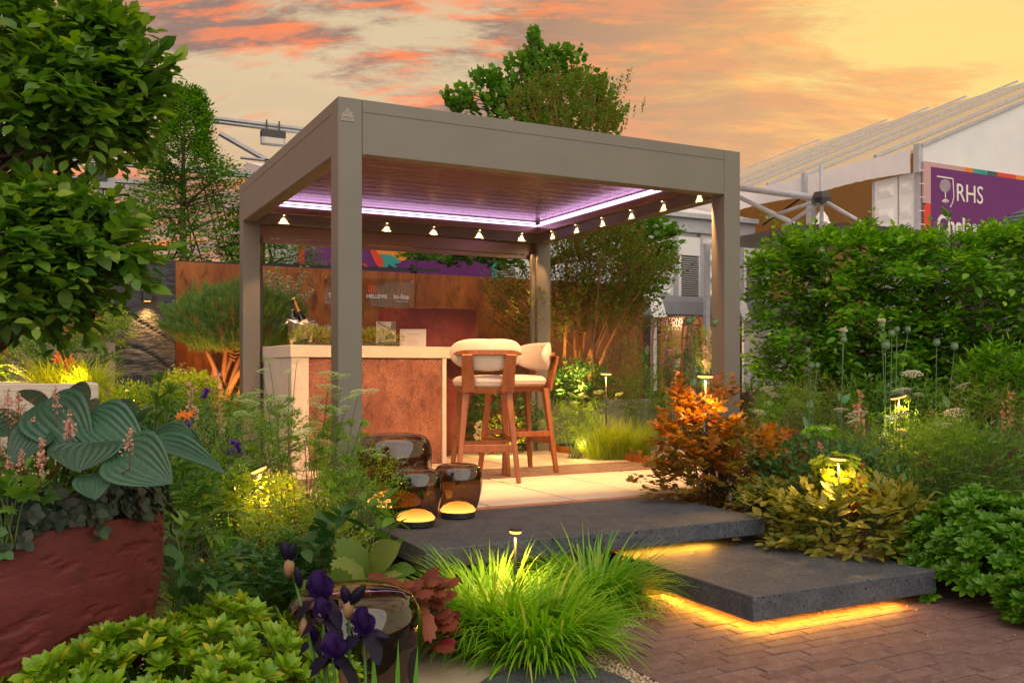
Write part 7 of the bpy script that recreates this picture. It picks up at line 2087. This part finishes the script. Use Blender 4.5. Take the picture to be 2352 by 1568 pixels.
spikes('salmon foxglove spires in the middle of the right bed', [(1977, 895, 1000, 0), (1970, 925, 990, .1), (1888, 1020, 1060, 0)], 6.0, PM['pink'], tuple(BD(1975, 6.0, -.1)), 'foxglove', .034, 36, 'foxglove', M['stem'], .012, .004, T_OVAL1)
spikes('pale salmon foxglove at the right edge of the bed', [(2320, 900, 985, 0), (2305, 930, 990, .1)], 6.0, PM['pink'], tuple(BD(2320, 6.0, -.1)), 'foxglove', .03, 34, 'foxglove', M['stem'], .012, .004, T_OVAL1)
spikes('red feathery spires right of the low path light', [(1983, 1065, 1150, 0), (1975, 1090, 1170, -.05), (1990, 1085, 1150, .05), (1955, 1110, 1170, 0), (2000, 1120, 1175, 0)], 5.45, PM['red'], tuple(BD(1980, 5.45, -.25)), 'astilbe', .013, 90, 'flowering plant', M['stemred'], .012, .003)
spikes('dull red spires left of the low path light', [(1835, 990, 1090, 0), (1822, 1010, 1100, .05), (1850, 1030, 1100, 0)], 5.9, PM['maroon'], tuple(BD(1838, 5.9, -.2)), 'astilbe', .013, 70, 'flowering plant', M['stemred'], .012, .003)
spikes('small pink flower sprays at the corner of the upper step', [(1678, 1130, 1165, 0), (1700, 1125, 1175, 0), (1712, 1150, 1180, 0)], 5.9, PM['lav'], tuple(BD(1695, 5.9, -.15)), 'heuchera', .010, 50, 'flowering plant', M['stemred'], .014, .002)
irr = thing('thistle', 'dark maroon thistle flowers at the right of the bed', 'flowering plant', BD(2250, 5.8, -.15)); f_ = Fol(); st_ = []
for x, y in ((2324, 1036), (2316, 1046), (2119, 1052), (2279, 1071), (2333, 1056), (2325, 1060), (2130, 1060), (2195, 1090)):
    c = VD(x, y, 5.8); P, O = ell(22, c, .018, .7); f_.put(P, O, unit(rng.normal(size=P.shape)), np.full(len(P), .02)); st_.append(bez(BD(x * .6 + 2250 * .4, 5.8, -.15), BD(x, 5.8, .05), c, 6))
stems(irr, st_, .0028); leaves(irr, f_, T_OVAL1, PM['maroon'], 0, stuff='flower_heads')
# general low planting that fills the soil between the named plants
gc = []
for (px0, px1, d0, d1, n, gz) in ((380, 900, 3.6, 5.4, 900, None), (1650, 2500, 5.3, 7.8, 1500, None), (100, 560, 5.4, 8.2, 700, None), (1280, 1500, 9.0, 9.7, 200, None), (1050, 1300, 9.05, 10.2, 250, None), (1560, 2300, 7.2, 8.4, 500, None)):
    for k in range(n):
        p = BD(random.uniform(px0, px1), random.uniform(d0, d1), 0)
        if 1.5 < p.x < 5.35 and 5.2 < p.y < 9.0: continue
        if 1.6 < p.x < 4.3 and 3.1 < p.y < 5.3: continue
        if p.y < 4.55 and p.x > 2.1: continue
        if (p - g4).xy.length < .55: continue
        p.z = soil_z(p.y) + random.uniform(.01, .10); gc.append(tuple(p))
gc = np.array(gc); f_ = Fol().sprays(gc, rng.normal(0, .6, gc.shape) + np.array([0, 0, .8]), 5, .09, .042)
T_, D_, N_, S_ = f_.get()
h_ = inst(T_OVAL1[0], T_OVAL1[1], frames(D_, N_), T_, S_, rng.random(len(T_)), 'low_planting', LM['dgreen'], None, 'stuff')
h_['label'] = 'dense low green ground cover filling the beds between the plants'; h_['category'] = 'ground cover'
